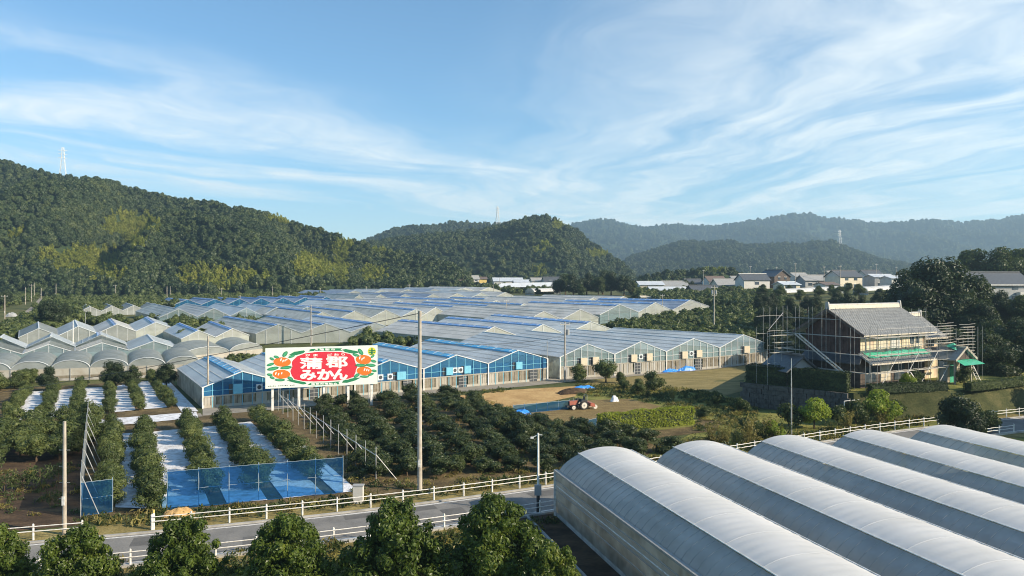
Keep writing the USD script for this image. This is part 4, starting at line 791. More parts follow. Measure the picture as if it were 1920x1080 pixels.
for k, (px, py, s) in enumerate([(8, 925, 1.0), (42, 920, 0.9), (75, 918, 1.1), (110, 905, 0.9), (-12, 890, 1.0), (95, 950, 0.7)]):
    place('young_tree', 'young_tree', ['thin young tree at the left edge of the bare field', 'thin young tree, second from the left on bare soil', 'taller thin young tree in the middle of the bare field', 'thin young tree just left of the roadside pole', 'thin young tree partly outside the left edge', 'tiny young tree near the roadside fence'][k], 'tree', P(px, py), k * 1.3, s, 'young trees on the bare field')
# white reflective sheets between the rows
def between(ra, rb, wa=0.5):
    (a0, a1), (b0, b1) = ra, rb; a0, a1, b0, b1 = (P(*q)[:2] for q in (a0, a1, b0, b1))
    k0, k1 = 0.14, 0.86
    return [a0 * (1 - k0) + b0 * k0, a0 * (1 - k1) + b0 * k1, a1 * (1 - k1) + b1 * k1, a1 * (1 - k0) + b1 * k0]
def rippled(poly, dz, step, seed):
    v, f = sheet(poly, dz, step); v = v.copy(); v[:, 2] += 0.05 * (meshkit.fbm(np.column_stack([v[:, 0] * 1.6, v[:, 1] * 1.6, np.full(len(v), seed)]), 3, seed) - 0.3); return v, f
rows_s = [((205, 952), (206, 815)), ((287, 956), (266, 812)), ((410, 946), (349, 805)), ((516, 938), (418, 798)), ((622, 926), (478, 790))]
sl = ['between the first two rows', 'between the second and third rows', 'between the third and fourth rows', 'between the fourth and fifth rows']
for i in range(4):
    obj('ground_sheet', rippled(between(rows_s[i], rows_s[i + 1]), 0.055, 0.45, i), M['sheet'], smooth=True, label=f'white reflective ground sheet {sl[i]} behind the blue net', category='ground sheet', group='white sheets in the lower orchard')
ra = rows_s[4]; obj('ground_sheet', rippled(between(ra, ((680, 922), (520, 786))), 0.055, 0.45, 9), M['sheet'], smooth=True, label='white reflective ground sheet between the last row and the bare post fence', category='ground sheet', group='white sheets in the lower orchard')
sb = ['leftmost', 'second', 'third', 'fourth', 'fifth']
for i in range(5):
    obj('ground_sheet', rippled(between(rows_b[i], rows_b[i + 1]), 0.055, 0.5, 20 + i), M['sheet'], smooth=True, label=f'{sb[i]} white ground sheet of the upper orchard below the arches', category='ground sheet', group='white sheets in the upper orchard')
obj('ground_sheet', rippled([q[:2] for q in (P(10, 812), P(168, 803), P(372, 784), P(368, 773), P(165, 789), P(14, 798))], 0.05, 0.5, 33), M['sheet'], smooth=True, label='white sheet strip crossing between the two sheeted orchard blocks', category='ground sheet', group='white sheets in the upper orchard')
obj('ground_sheet', rippled([q[:2] for q in (P(341, 774), P(372, 772), P(318, 716), P(300, 716))], 0.055, 0.5, 31), M['sheet'], smooth=True, label='narrow white ground sheet along the plank wall of the blue netted greenhouse', category='ground sheet', group='white sheets in the upper orchard')

# far orchards, and the growth between the greenhouses: nobody could count these
far_crowns = [((lambda lob, r: (lambda pd: MB().add(*leaf_cloud(pd[0], pd[1] + V(0, 0, 0.3), 0.42, r, 0.6)).add(*core(lob, 0.8).mesh()).mesh())(crown_points(lob, 160, r, 0.8)))(blob_lobes(np.random.default_rng(600 + k), 6, 0.9, 1.2, 0.5, 0.7), np.random.default_rng(600 + k)), M['mikan_leaf']) for k in range(3)]
def scatter(name, poly, spacing, seed, smin=0.9, smax=1.4, rows_dir=None, protos=None, f=G):
    pl = Polygon([tuple(f(*q)[:2]) for q in poly]); rng = np.random.default_rng(seed); x0, y0, x1, y1 = pl.bounds
    N = int((x1 - x0) * (y1 - y0) / spacing ** 2); X = rng.uniform((x0, y0), (x1, y1), (N, 2))
    import shapely
    X = X[shapely.contains_xy(pl, X[:, 0], X[:, 1])]; k = len(X); protos = protos or far_crowns
    s = rng.uniform(smin, smax, k)[:, None] * rng.uniform(0.88, 1.12, (k, 3))
    instancer(name, protos, np.column_stack([X, gz(X[:, 0], X[:, 1])]), rng.uniform(0, 6.28, k), s, rng.integers(0, len(protos), k))
scatter('far_orchard', [(1135, 618), (1160, 636), (1400, 648), (1440, 610), (1400, 585), (1330, 592), (1262, 600)], 1.9, 1, 0.95, 1.5)
scatter('far_orchard', [(1195, 562), (1420, 582), (1480, 590), (1470, 560), (1300, 545), (1180, 548)], 2.3, 2, 0.9, 1.5)
scatter('far_orchard', [(-80, 664), (40, 640), (130, 612), (150, 608), (145, 600), (120, 598), (70, 596), (-60, 640)], 2.1, 3, 0.9, 1.5)
scatter('far_orchard', [(325, 640), (345, 650), (470, 636), (570, 640), (575, 618), (480, 612), (310, 612)], 2.0, 4, 0.9, 1.5)
scatter('far_orchard', [(660, 655), (800, 655), (870, 640), (800, 630), (660, 643)], 2.0, 5, 0.9, 1.5)
scatter('far_orchard', [(60, 582), (150, 596), (320, 580), (500, 572), (640, 565), (640, 560), (400, 562), (100, 566)], 2.6, 6, 0.9, 1.6)
scatter('far_orchard', [(-160, 590), (0, 580), (22, 574), (58, 566), (70, 556), (-160, 556)], 3.0, 21, 0.7, 1.5)
scatter('far_orchard', [(150, 612), (300, 606), (320, 602), (140, 603)], 2.2, 22, 0.7, 1.2)
scatter('far_orchard', [(420, 690), (500, 684), (500, 676), (440, 672)], 1.6, 7, 0.6, 0.9)
scatter('far_orchard', [(880, 548), (1040, 552), (1040, 545), (880, 541)], 3.0, 8, 1.0, 1.8)
scatter('far_orchard', [(660, 571), (860, 560), (860, 556), (660, 566)], 3.2, 9, 0.8, 1.4)
tuft = []
for k in range(3):
    rng = np.random.default_rng(640 + k); c = rng.normal(0, 0.16, (26, 3)); c[:, 2] = rng.uniform(0.02, 0.22, 26); d = np.column_stack([rng.normal(size=(26, 2)), rng.normal(size=26) * 0.3]); tuft.append((MB().add(*leaf_cloud(c, d, 0.26, rng, 0.22)).mesh(), M['dry_leaf' if k == 1 else 'shrub_leaf']))
scatter('verge_grass', [(165, 985), (300, 985), (650, 950), (1040, 903), (1040, 890), (640, 936), (150, 972)], 0.55, 10, 0.7, 1.6, protos=tuft, f=P)
scatter('verge_grass', [(1150, 888), (1300, 868), (1740, 795), (1750, 782), (1300, 842), (1180, 862)], 0.6, 11, 0.8, 2.0, protos=tuft, f=P)
scatter('garden_grass', [(1075, 742), (1085, 722), (1200, 722), (1335, 735), (1420, 760), (1420, 800), (1300, 812), (1310, 780), (1180, 748)], 0.75, 12, 0.7, 1.5, protos=tuft, f=P)
scatter('garden_grass', [(540, 775), (720, 752), (960, 735), (960, 728), (720, 745), (530, 768)], 0.8, 13, 0.6, 1.4, protos=tuft, f=P)
scatter('verge_grass', [(0, 1080), (700, 1080), (1040, 985), (1040, 972), (700, 1015), (0, 1070)], 0.6, 14, 0.7, 1.5, protos=tuft, f=P)
scatter('field_weeds', [(-60, 985), (150, 965), (155, 870), (-60, 880)], 1.1, 15, 0.6, 1.2, protos=tuft, f=P)
scatter('orchard_weeds', [(660, 930), (985, 892), (1220, 858), (1050, 790), (900, 750), (560, 770)], 1.0, 16, 0.6, 1.3, protos=tuft, f=P)

# ------------------------------------------------------------------ roadside trees nearest to the camera
for k, (px, D, s, kk, l) in enumerate([(-8, 33.2, 0.86, 2, 'roadside tree cut by the left edge of the picture'), (143, 32.8, 0.93, 0, 'dense roadside tree at the lower left, left of the wider one'), (338, 33.0, 1.02, 1, 'wide roadside tree in front of the near railing gap below the blue net'),
                                   (538, 33.2, 1.06, 2, 'brightest yellow-green roadside tree, between two darker ones'), (742, 33.6, 1.19, 3, 'tall pointed roadside tree straight below the long concrete pole'), (925, 34.0, 1.25, 0, 'big dark roadside tree left of the camera pole'), (1035, 31.5, 0.86, 1, 'low roadside tree against the drain of the white tunnels')]):
    place(f'roadside_{kk}', 'roadside_tree', l, 'tree', PD(px, D), 1.1 * k + 0.4, (s * 0.85, s * 0.85, s * 0.98), 'trees along the near side of the road')

# ------------------------------------------------------------------ the guard rails
def guard_rail(line, i0, i1, label, group, post_gap=2.05, h=0.82):
    ln = line[i0:i1 + 1]; d = np.r_[0, np.cumsum(np.linalg.norm(np.diff(ln, axis=0), axis=1))]
    t = thing('guard_rail', label, 'guard rail', (ln[0][0], ln[0][1], 0), 0, group); o = V(ln[0][0], ln[0][1], 0)
    at = lambda s, z: V(np.interp(s, d, ln[:, 0]), np.interp(s, d, ln[:, 1]), z) - o
    n = max(1, round(d[-1] / post_gap)); S = np.linspace(0, d[-1], n + 1)
    for s in S:
        obj('post', MB().tube([at(s, -0.05), at(s, h + 0.02), at(s, h + 0.07)], [0.057, 0.057, 0.035], 8), M['white_rail'], t, 40)
    side = np.cross(unit(at(d[-1], 0) - at(0, 0)), V(0, 0, 1)) * 0.075
    for z in (h - 0.06, h - 0.32):
        obj('rail', MB().tube([at(s, z) + side for s in np.linspace(-0.2, d[-1] + 0.2, 4 * n)], 0.025, 6), M['white_rail'], t, 40)
def idx(line, px): return int(np.argmin(abs(line[:, 0] / line[:, 1] * FOC + 960 - px)))
guard_rail(far_rail, idx(far_rail, -120), idx(far_rail, 161), 'white guard rail of the far road side, in front of the bare field', 'white guard rails along the road')
guard_rail(far_rail, idx(far_rail, 289), idx(far_rail, 2060), 'long white guard rail of the far road side, past the blue net and tunnels', 'white guard rails along the road')
guard_rail(near_rail, idx(near_rail, -100), idx(near_rail, 700), 'white guard rail of the near road side, behind the left roadside trees', 'white guard rails along the road')
guard_rail(near_rail, idx(near_rail, 760), idx(near_rail, 1900), 'white guard rail of the near road side, behind the camera pole', 'white guard rails along the road')
ol = offset(far_rail, -2.6)
guard_rail(ol, idx(ol, 1810), idx(ol, 2050), 'short white guard rail above the road at the right edge', 'white guard rails along the road')

# ------------------------------------------------------------------ poles and wires
def pole(label, px, base_y, top_y, r=0.14, f=G, arms=(), lamp=False, cans=0, mat_='pole', z=None, name='utility_pole', group='poles and lamp posts', cat='pole', D=None, bands=True):
    b = f(px, base_y) if D is None else PD(px, D); H = ZD(top_y, b[1]) - b[2]
    t = thing(name, label, cat, b, 0, group)
    obj('shaft', MB().tube([(0, 0, -0.3), (0, 0, H * 0.5), (0, 0, H)], [r, r * 0.85, r * 0.68], 10), M[mat_], t, 40)
    for k, (h, w) in enumerate(arms):
        a = V(math.cos(0.5), math.sin(0.5), 0) * w / 2
        obj('cross_arm', MB().bar(V(0, 0, H - h) - a - V(0, r, 0), V(0, 0, H - h) + a - V(0, r, 0), 0.09, 0.09), M['dull_steel'], t)
        for s in (-0.9, 0, 0.9): obj('insulator', MB().tube([V(0, -r, H - h + 0.04) + a * s, V(0, -r, H - h + 0.22) + a * s], [0.05, 0.035], 6), M['white_rail'], t)
    for k in range(cans):
        c = V((-1) ** k * 0.42, 0.1, H - 1.5); obj('transformer', MB().tube([c - V(0, 0, 0.4), c + V(0, 0, 0.35), c + V(0, 0, 0.4)], [0.24, 0.24, 0.15], 12), M['grey_wall'], t, 40)
        obj('bracket', MB().bar(V(0, 0, H - 1.7), c - V(0, 0, 0.2), 0.08), M['dull_steel'], t)
    if r > 0.11 and name == 'utility_pole':
        for k in range(int((H - 2) / 0.9)): obj('step_bolt', MB().bar((-(0.30), 0, 2.0 + k * 0.9), (0.30 if k % 2 else 0, 0, 2.0 + k * 0.9), 0.03), M['dull_steel'], t)
        obj('number_plate', MB().box((0, -r * 1.02, 1.9), (0.16, 0.03, 0.5)), M['white_rail'], t)
    if bands and r > 0.12:
        for h in (H - 0.5, H - 1.3): obj('band', MB().tube([(0, 0, h), (0, 0, h + 0.12)], r * 0.78, 10), M['dull_steel'], t, 40)
    return t, b + V(0, 0, H)
_, T1 = pole('tall bare concrete pole standing in the orchard, highest in the picture', 787, 921, 583, 0.17, bands=True)
_, T2 = pole('dark slender pole in front of the blue netted greenhouse left of the billboard', 390, 764, 630, 0.13, mat_='pole')
pole('pale concrete pole beside the road at the bare field', 121, 1003, 790, 0.12, mat_='pole')
_, T4 = pole('pole with grey transformer cans in front of the clear greenhouses', 1059, 716, 603, 0.14, arms=((0.4, 1.6),), cans=1)
pole('thin pole at the passage between blue and clear greenhouses', 1026, 713, 640, 0.07, mat_='steel')
_, T6 = pole('utility pole with two cross arms in front of the dark orchard slope', 1339, 623, 535, 0.16, arms=((0.5, 2.0), (2.2, 1.6)), cans=2)
pole('thin pale pole in the shaded garden left of the scaffolded house', 1484, 824, 672, 0.06, f=P, mat_='steel')
_, T9 = pole('slender pole above the billboard among the pale roofs', 583, 648, 572, 0.12)
_, T10 = pole('slender pole right of the tall pole among far roofs', 950, 608, 562, 0.12, arms=((0.3, 1.4),))
_, T11 = pole('pole in front of the cream gables below the dark tree clump', 1242, 600, 552, 0.12, arms=((0.3, 1.4),))
pole('pole between open slatted roofs at far left', 137, 668, 600, 0.09, mat_='white_post')
pole('thin pole behind the open slatted roofs at the left', 160, 622, 586, 0.08, mat_='steel')
for i, (px, b, t_) in enumerate([(59, 566, 533), (65, 562, 530), (48, 571, 538), (9, 598, 553), (105, 558, 532), (77, 560, 540), (216, 562, 534), (313, 568, 537), (319, 566, 537), (415, 567, 540), (450, 574, 553), (511, 566, 537), (543, 572, 552), (601, 561, 540), (687, 558, 537), (767, 555, 533), (925, 560, 534), (936, 548, 520), (1319, 548, 506)]):
    pole(f'distant pole, {["foremost of a cluster by the climbing lane", "second of a cluster by the climbing lane", "left of the cluster by the climbing lane", "at the left edge beside the lane", "by itself at the left hill foot", "just right of the lane end", "below the yellow bamboo on the left hill", "left one of a pair under the hill", "right one of a pair under the hill", "above the pale arch-like gables", "with a light top above the blue row", "behind the blue row, right of the dark valley", "above the leftmost billboard corner", "below the bright bamboo clump", "at the end of the wooded hill foot", "above the tall concrete pole", "left of the small village houses", "right of the small village houses", "before the tiled village roofs"][i]}', px, b, t_, 0.13, bands=False, arms=((0.4, 1.5),) if i % 3 == 0 else (), group='distant poles along the hill foot')
for i, (px, D, t_) in enumerate([(1491, 285, 493), (1545, 300, 499), (1575, 250, 497), (1643, 300, 494), (1407, 330, 498), (1456, 320, 500), (1680, 310, 500)]):
    pole(f'village pole {["behind the dark gabled house", "left of the cream house", "in front of the cream house, reaching low", "right of the cream house", "behind the pale gabled house", "behind the tiled house", "by the flat grey house"][i]}', px, 0, t_, 0.13, D=D, bands=False, arms=((0.4, 1.6),), group='poles in the village')

def wire(label, a, b, sag=0.6, r=0.014):
    s = np.linspace(0, 1, 17); p = a[None] * (1 - s[:, None]) + b[None] * s[:, None]; p[:, 2] -= sag * 4 * s * (1 - s)
    obj('overhead_wire', MB().tube(p, r, 4), M['wire'], label=label, category='wire', group='overhead wires')
wire('thick black cable from the tall pole top down to the left edge', T1 - V(0, 0, 0.15), V(-62, 86, ZD(742, 86)), 0.3, 0.024)
wire('wire from the tall pole to the transformer pole', T1 - V(0, 0, 2.2), T4 - V(0, 0, 1.9), 0.5, 0.02)
wire('second wire from the tall pole to the transformer pole', T1 - V(0, 0, 2.6), T4 - V(0, 0, 2.3), 0.6, 0.014)
wire('wire from the transformer pole to the pole before the cream gables', T4 - V(0, 0, 0.3), T11 - V(0, 0, 0.4), 1.0, 0.014)
wire('wire running on from the transformer pole to the utility pole', T4 - V(0, 0, 0.3), T6 - V(0, 0, 2.2), 1.2, 0.018)
wire('wire from the utility pole off to the right', T6 - V(0, 0, 0.4), PD(1720, 200, ZD(560, 200)), 1.0, 0.02)
wire('wire from the utility pole to the pole before the cream gables', T6 - V(0, 0, 0.4), T11 - V(0, 0, 0.3), 1.0, 0.02)

def lattice(label, px, base_y, top_y, D, w0, w1, red=False):
    base = V((px - 960) / FOC * D, D, ZD(base_y, D)); H = ZD(top_y, D) - base[2]
    t = thing('pylon', label, 'pylon', base, 0.4, 'pylons on the hills'); c = [(-1, -1), (1, -1), (1, 1), (-1, 1)]
    wd = lambda h: w0 + (w1 - w0) * h ** 0.6; r = max(0.08, D * 0.00022)
    for i in range(4): obj('leg', MB().tube([(c[i][0] * wd(h) / 2, c[i][1] * wd(h) / 2, H * h) for h in np.linspace(0, 1, 7)], r, 5), M['white_post'], t)
    L = np.linspace(0, 1, 9); b = MB()
    for i in range(4):
        for h0, h1 in zip(L, L[1:]): b.tube([(c[i][0] * wd(h0) / 2, c[i][1] * wd(h0) / 2, H * h0), (c[(i + 1) % 4][0] * wd(h1) / 2, c[(i + 1) % 4][1] * wd(h1) / 2, H * h1)], r * 0.6, 4)
    obj('bracing', b, M['white_post'], t)
    for h in (0.66, 0.78, 0.9): obj('cross_arm', MB().bar((-w0 * 0.55, 0, H * h), (w0 * 0.55, 0, H * h), r * 2, r * 2), M['white_post'], t)
    return t
lattice('white lattice pylon standing on the left wooded hill', 118, 335, 276, 575, 5.5, 1.2)
lattice('thin lattice mast on the hazy ridge behind the round hill', 933, 420, 387, 1255, 7, 1.5)
lattice('pale pylon on the low hazy hill left of the other', 1436, 484, 458, 1430, 8, 2)
lattice('pale pylon on top of the low hazy hill at right', 1574, 462, 431, 1440, 8, 2)

# the white pole with a grey box beside the tunnels
b = P(1009, 962); t = thing('camera_pole', 'white steel pole with grey box and small top arm by the road', 'pole', b, 0, 'poles and lamp posts'); H = ZD(812, b[1])
obj('shaft', MB().tube([(0, 0, -0.1), (0, 0, H)], [0.085, 0.06], 10), M['white_post'], t, 40); obj('control_box', MB().box((-0.02, -0.16, 1.45), (0.42, 0.22, 0.62)), M['grey_wall'], t)
obj('arm', MB().tube([(-0.32, 0, H - 0.25), (0, 0, H - 0.1), (0.25, 0, H - 0.12)], 0.025, 6), M['white_post'], t); obj('lamp_head', MB().box((-0.36, -0.02, H - 0.28), (0.2, 0.14, 0.10)), M['white_post'], t); obj('lower_sleeve', MB().tube([(-0.0, 0, 0), (0, 0, 1.1)], 0.11, 10), M['dark'], t, 40)

# ------------------------------------------------------------------ nets and post fences of the orchard
def net_fence(label, a, b, h, n, m='blue_net', rails=3, lean=0.0, group='blue net fences', zlo=0.0, post='net_post'):
    a, b = np.asarray(a, float), np.asarray(b, float); t = thing('net_fence', label, 'fence', a, 0, group); d = b - a
    nn = 24; v = []
    nrm = unit(np.cross(d, (0, 0, 1)))
    for k in range(nn + 1):
        s = k / nn
        for j in range(7): v.append(d * s + V(0, 0, zlo + (h - zlo) * j / 6) + nrm * (0.03 + 0.045 * math.sin(k * 1.7 + j) * math.sin(j / 6 * 3.14)))
    q = [[k * 7 + j, (k + 1) * 7 + j, (k + 1) * 7 + j + 1, k * 7 + j + 1] for k in range(nn) for j in range(6)]
    obj('net', MB().add(v, q), M[m], t, True)
    for k in range(n + 1): obj('post', MB().tube([d * k / n + V(0, 0, -0.2), d * k / n + V(0, 0, h + 0.12)], 0.028, 6), M[post], t, 40)
    for j in range(rails): obj('rail', MB().tube([V(0, 0, h * (j + 0.0001) / max(1, rails - 1) * 0.99 + 0.03), d + V(0, 0, h * j / max(1, rails - 1) * 0.99 + 0.03)], 0.016, 5), M[post], t, 40)
    return t
net_fence('long blue net fence in front of the white sheeted orchard', P(314, 956), P(643, 924), 2.35, 6)
net_fence('small blue net panel between the leaning poles and the first row', P(152, 968), P(211, 960), 2.0, 1)
net_fence('blue net fence seen edge-on along the left side of the orchard', P(151, 972), P(166, 798), 2.6, 9, m='wall_film', rails=2, post='steel')
net_fence('low blue net around the tilled plot behind the tractor', P(962, 777), P(1068, 767), 0.95, 5, rails=2)
net_fence('short blue net strip at the orchard edge below the bean trellis', P(1090, 806), P(1118, 800), 0.8, 2, rails=2)
# leaning stay poles at the left, bare post fence at the right
t = thing('stay_pole_row', 'row of slanted steel stays along the left edge of the sheeted orchard', 'fence', P(152, 970), 0); o = P(152, 970)
for k in range(9):
    s = k / 8.0; q = (P(152, 970) * (1 - s) + P(166, 800) * s) - o; obj('stay', MB().tube([q + V(0.05, 0, 2.45), q + V(1.25, -0.15, 0.0)], 0.026, 6), M['steel'], t, 40)
t = thing('post_fence', 'bare steel posts with slanting stays between the two orchards', 'fence', P(705, 903), 0); o = P(705, 903); e = P(522, 770) - o
for k in range(15):
    q = e * k / 14; obj('post', MB().tube([q + V(0, 0, -0.2), q + V(0, 0, 2.45)], 0.032, 6), M['steel'], t, 40)
    if k % 2 == 0: obj('stay', MB().tube([q + V(0, 0, 1.9), q + V(1.55, 0.1, 0)], 0.026, 6), M['steel'], t, 40)
obj('rail', MB().tube([V(0, 0, 1.85), e + V(0, 0, 1.85)], 0.026, 6), M['steel'], t, 40)

# ------------------------------------------------------------------ the billboard
bl_, br_ = V(*PD(497.5, 80.6, 0.0)[:2], 0), V(*PD(708, 84.6, 0.0)[:2], 0); bw = np.linalg.norm(br_ - bl_); bx = unit(br_ - bl_); bn = unit(np.cross(bx, (0, 0, 1)))
Z0, Z1 = 2.46, 6.86; BH = Z1 - Z0; org = bl_ + V(0, 0, Z0)
bb = thing('billboard', 'big white billboard with red oval, oranges and Japanese lettering', 'billboard', bl_, 0)
def BT(off=0.0):
    def T(v): v = np.asarray(v, float); return (org - bl_)[None] + v[:, :1] * bx + v[:, 1:2] * V(0, 0, 1) + (v[:, 2:3] + off) * bn
    return T
def bt(cx, cy):                              # the lettering was laid out on a measured drawing of the board
    s = (cx - 140) / 1685; top, bot = 145 - 85 * s, 755 - 115 * s; return (s * bw, (bot - cy) / (bot - top) * BH)
SG = {}
for n_, c in (('panel', (0.70, 0.77, 0.69)), ('red', (0.62, 0.028, 0.05)), ('white', (0.80, 0.82, 0.76)), ('green', (0.02, 0.20, 0.085)), ('leafgreen', (0.06, 0.36, 0.17)), ('orange', (0.80, 0.17, 0.02)), ('yellow', (0.62, 0.60, 0.04)), ('ink', (0.06, 0.07, 0.06))):
    SG[n_] = plain('sign_' + n_, c, 0.5, 0.4, var=0.03, scale=2)
obj('panel', MB().prism(Polygon([(0, 0), (bw, 0), (bw, BH), (0, BH)]), -0.12, 0.0, BT()), SG['panel'], bb)
fr = MB()
obj('back_frame', fr.prism(Polygon([(-0.02, -0.02), (bw + 0.02, -0.02), (bw + 0.02, BH + 0.02), (-0.02, BH + 0.02)], [[(0.06, 0.06), (bw - 0.06, 0.06), (bw - 0.06, BH - 0.06), (0.06, BH - 0.06)]]), -0.18, -0.122, BT()), M['dull_steel'], bb)
def sgn(name, poly, col, lev, parent=bb): return obj(name, MB().prism(poly, 0.004 * lev - 0.001, 0.004 * lev + 0.003, BT()), SG[col], parent)
PX = lambda *pts: Polygon([bt(*q) for q in pts]).buffer(0)
def ell(cx, cy, rx, ry, rot=0, n=28):
    a = np.linspace(0, 2 * np.pi, n + 1)[:-1]; c, s = math.cos(rot), math.sin(rot)
    return PX(*[(cx + rx * math.cos(x) * c - ry * math.sin(x) * s, cy + rx * math.cos(x) * s + ry * math.sin(x) * c) for x in a])
red = PX((540, 315), (600, 255), (720, 208), (860, 186), (1050, 174), (1250, 174), (1395, 200), (1455, 250), (1478, 330), (1508, 390), (1490, 450), (1450, 545), (1370, 575), (1250, 600), (1050, 618), (850, 630), (690, 626), (562, 602), (520, 545), (500, 480), (530, 410), (522, 345)).buffer(0.12).buffer(-0.12)
sgn('oval_border', red.buffer(0.075), 'white', 1.5); sgn('red_oval', red, 'red', 3)
for pts in ([(478, 240), (560, 190), (700, 165), (715, 180), (690, 205), (590, 235)], [(1280, 140), (1330, 130), (1510, 160), (1520, 180), (1440, 190), (1330, 180)], [(450, 622), (560, 615), (720, 645), (735, 665), (690, 675), (560, 650)], [(1275, 635), (1300, 600), (1450, 565), (1555, 555), (1480, 595), (1350, 635)]):
    sgn('green_leaf_band', PX(*pts).buffer(0.02), 'green', 1)
sgn('top_banner', PX((765, 178), (800, 150), (775, 145), (1000, 122), (1275, 118), (1250, 140), (1290, 155), (1180, 160), (1000, 163), (850, 170)), 'green', 1)
sgn('bottom_banner', PX((755, 682), (800, 650), (1000, 643), (1240, 618), (1220, 640), (1235, 660), (1050, 675), (850, 686)), 'green', 1)
def orange(cx, cy, rx, ry):
    sgn('orange_border', ell(cx, cy, rx + 13, ry + 11), 'white', 4.5); o = sgn('orange', ell(cx, cy, rx, ry), 'orange', 6)
    return o
for lx, ly, rx, ry, rot in [(425, 225, 52, 28, -0.9), (520, 258, 50, 18, -0.35), (300, 272, 40, 20, 0.3), (235, 300, 36, 18, 0.5), (215, 385, 55, 20, -0.3), (250, 448, 85, 26, -0.2), (440, 428, 85, 24, -0.12), (205, 540, 40, 20, 0.2), (240, 585, 36, 17, 0.4), (350, 615, 75, 20, 0.0), (500, 590, 46, 24, 0.5),
                        (1560, 165, 55, 30, 0.9), (1490, 215, 55, 20, 0.3), (1745, 230, 36, 16, -0.6), (1760, 300, 46, 20, 0.2), (1560, 368, 85, 24, 0.0), (1715, 362, 80, 24, 0.05), (1770, 445, 42, 18, 0.1), (1720, 500, 48, 18, -0.3), (1620, 535, 70, 18, 0.0), (1500, 522, 52, 24, -0.6)]:
    lf = sgn('printed_leaf', ell(lx, ly, rx, ry, rot, 16), 'green', 7.5); sgn('leaf_face', ell(lx, ly, rx * 0.78, ry * 0.58, rot, 12), 'leafgreen', 9, str(lf.GetPath()))
for cx, cy, rx, ry, marks in [(382, 345, 128, 72, [(365, 310), (395, 330), (425, 320), (450, 305)]), (372, 528, 128, 68, [(290, 520), (330, 530), (375, 515)]), (1605, 280, 122, 70, [(1545, 255), (1580, 275), (1610, 255)]), (1615, 450, 118, 66, [(1620, 430), (1655, 435), (1685, 440)])]:
    o = orange(cx, cy, rx, ry)
    for k, (mx, my) in enumerate(marks): sgn('highlight', ell(mx, my, 9, 26 - 4 * k, 0.35, 10), 'white', 9.5, str(o.GetPath()))
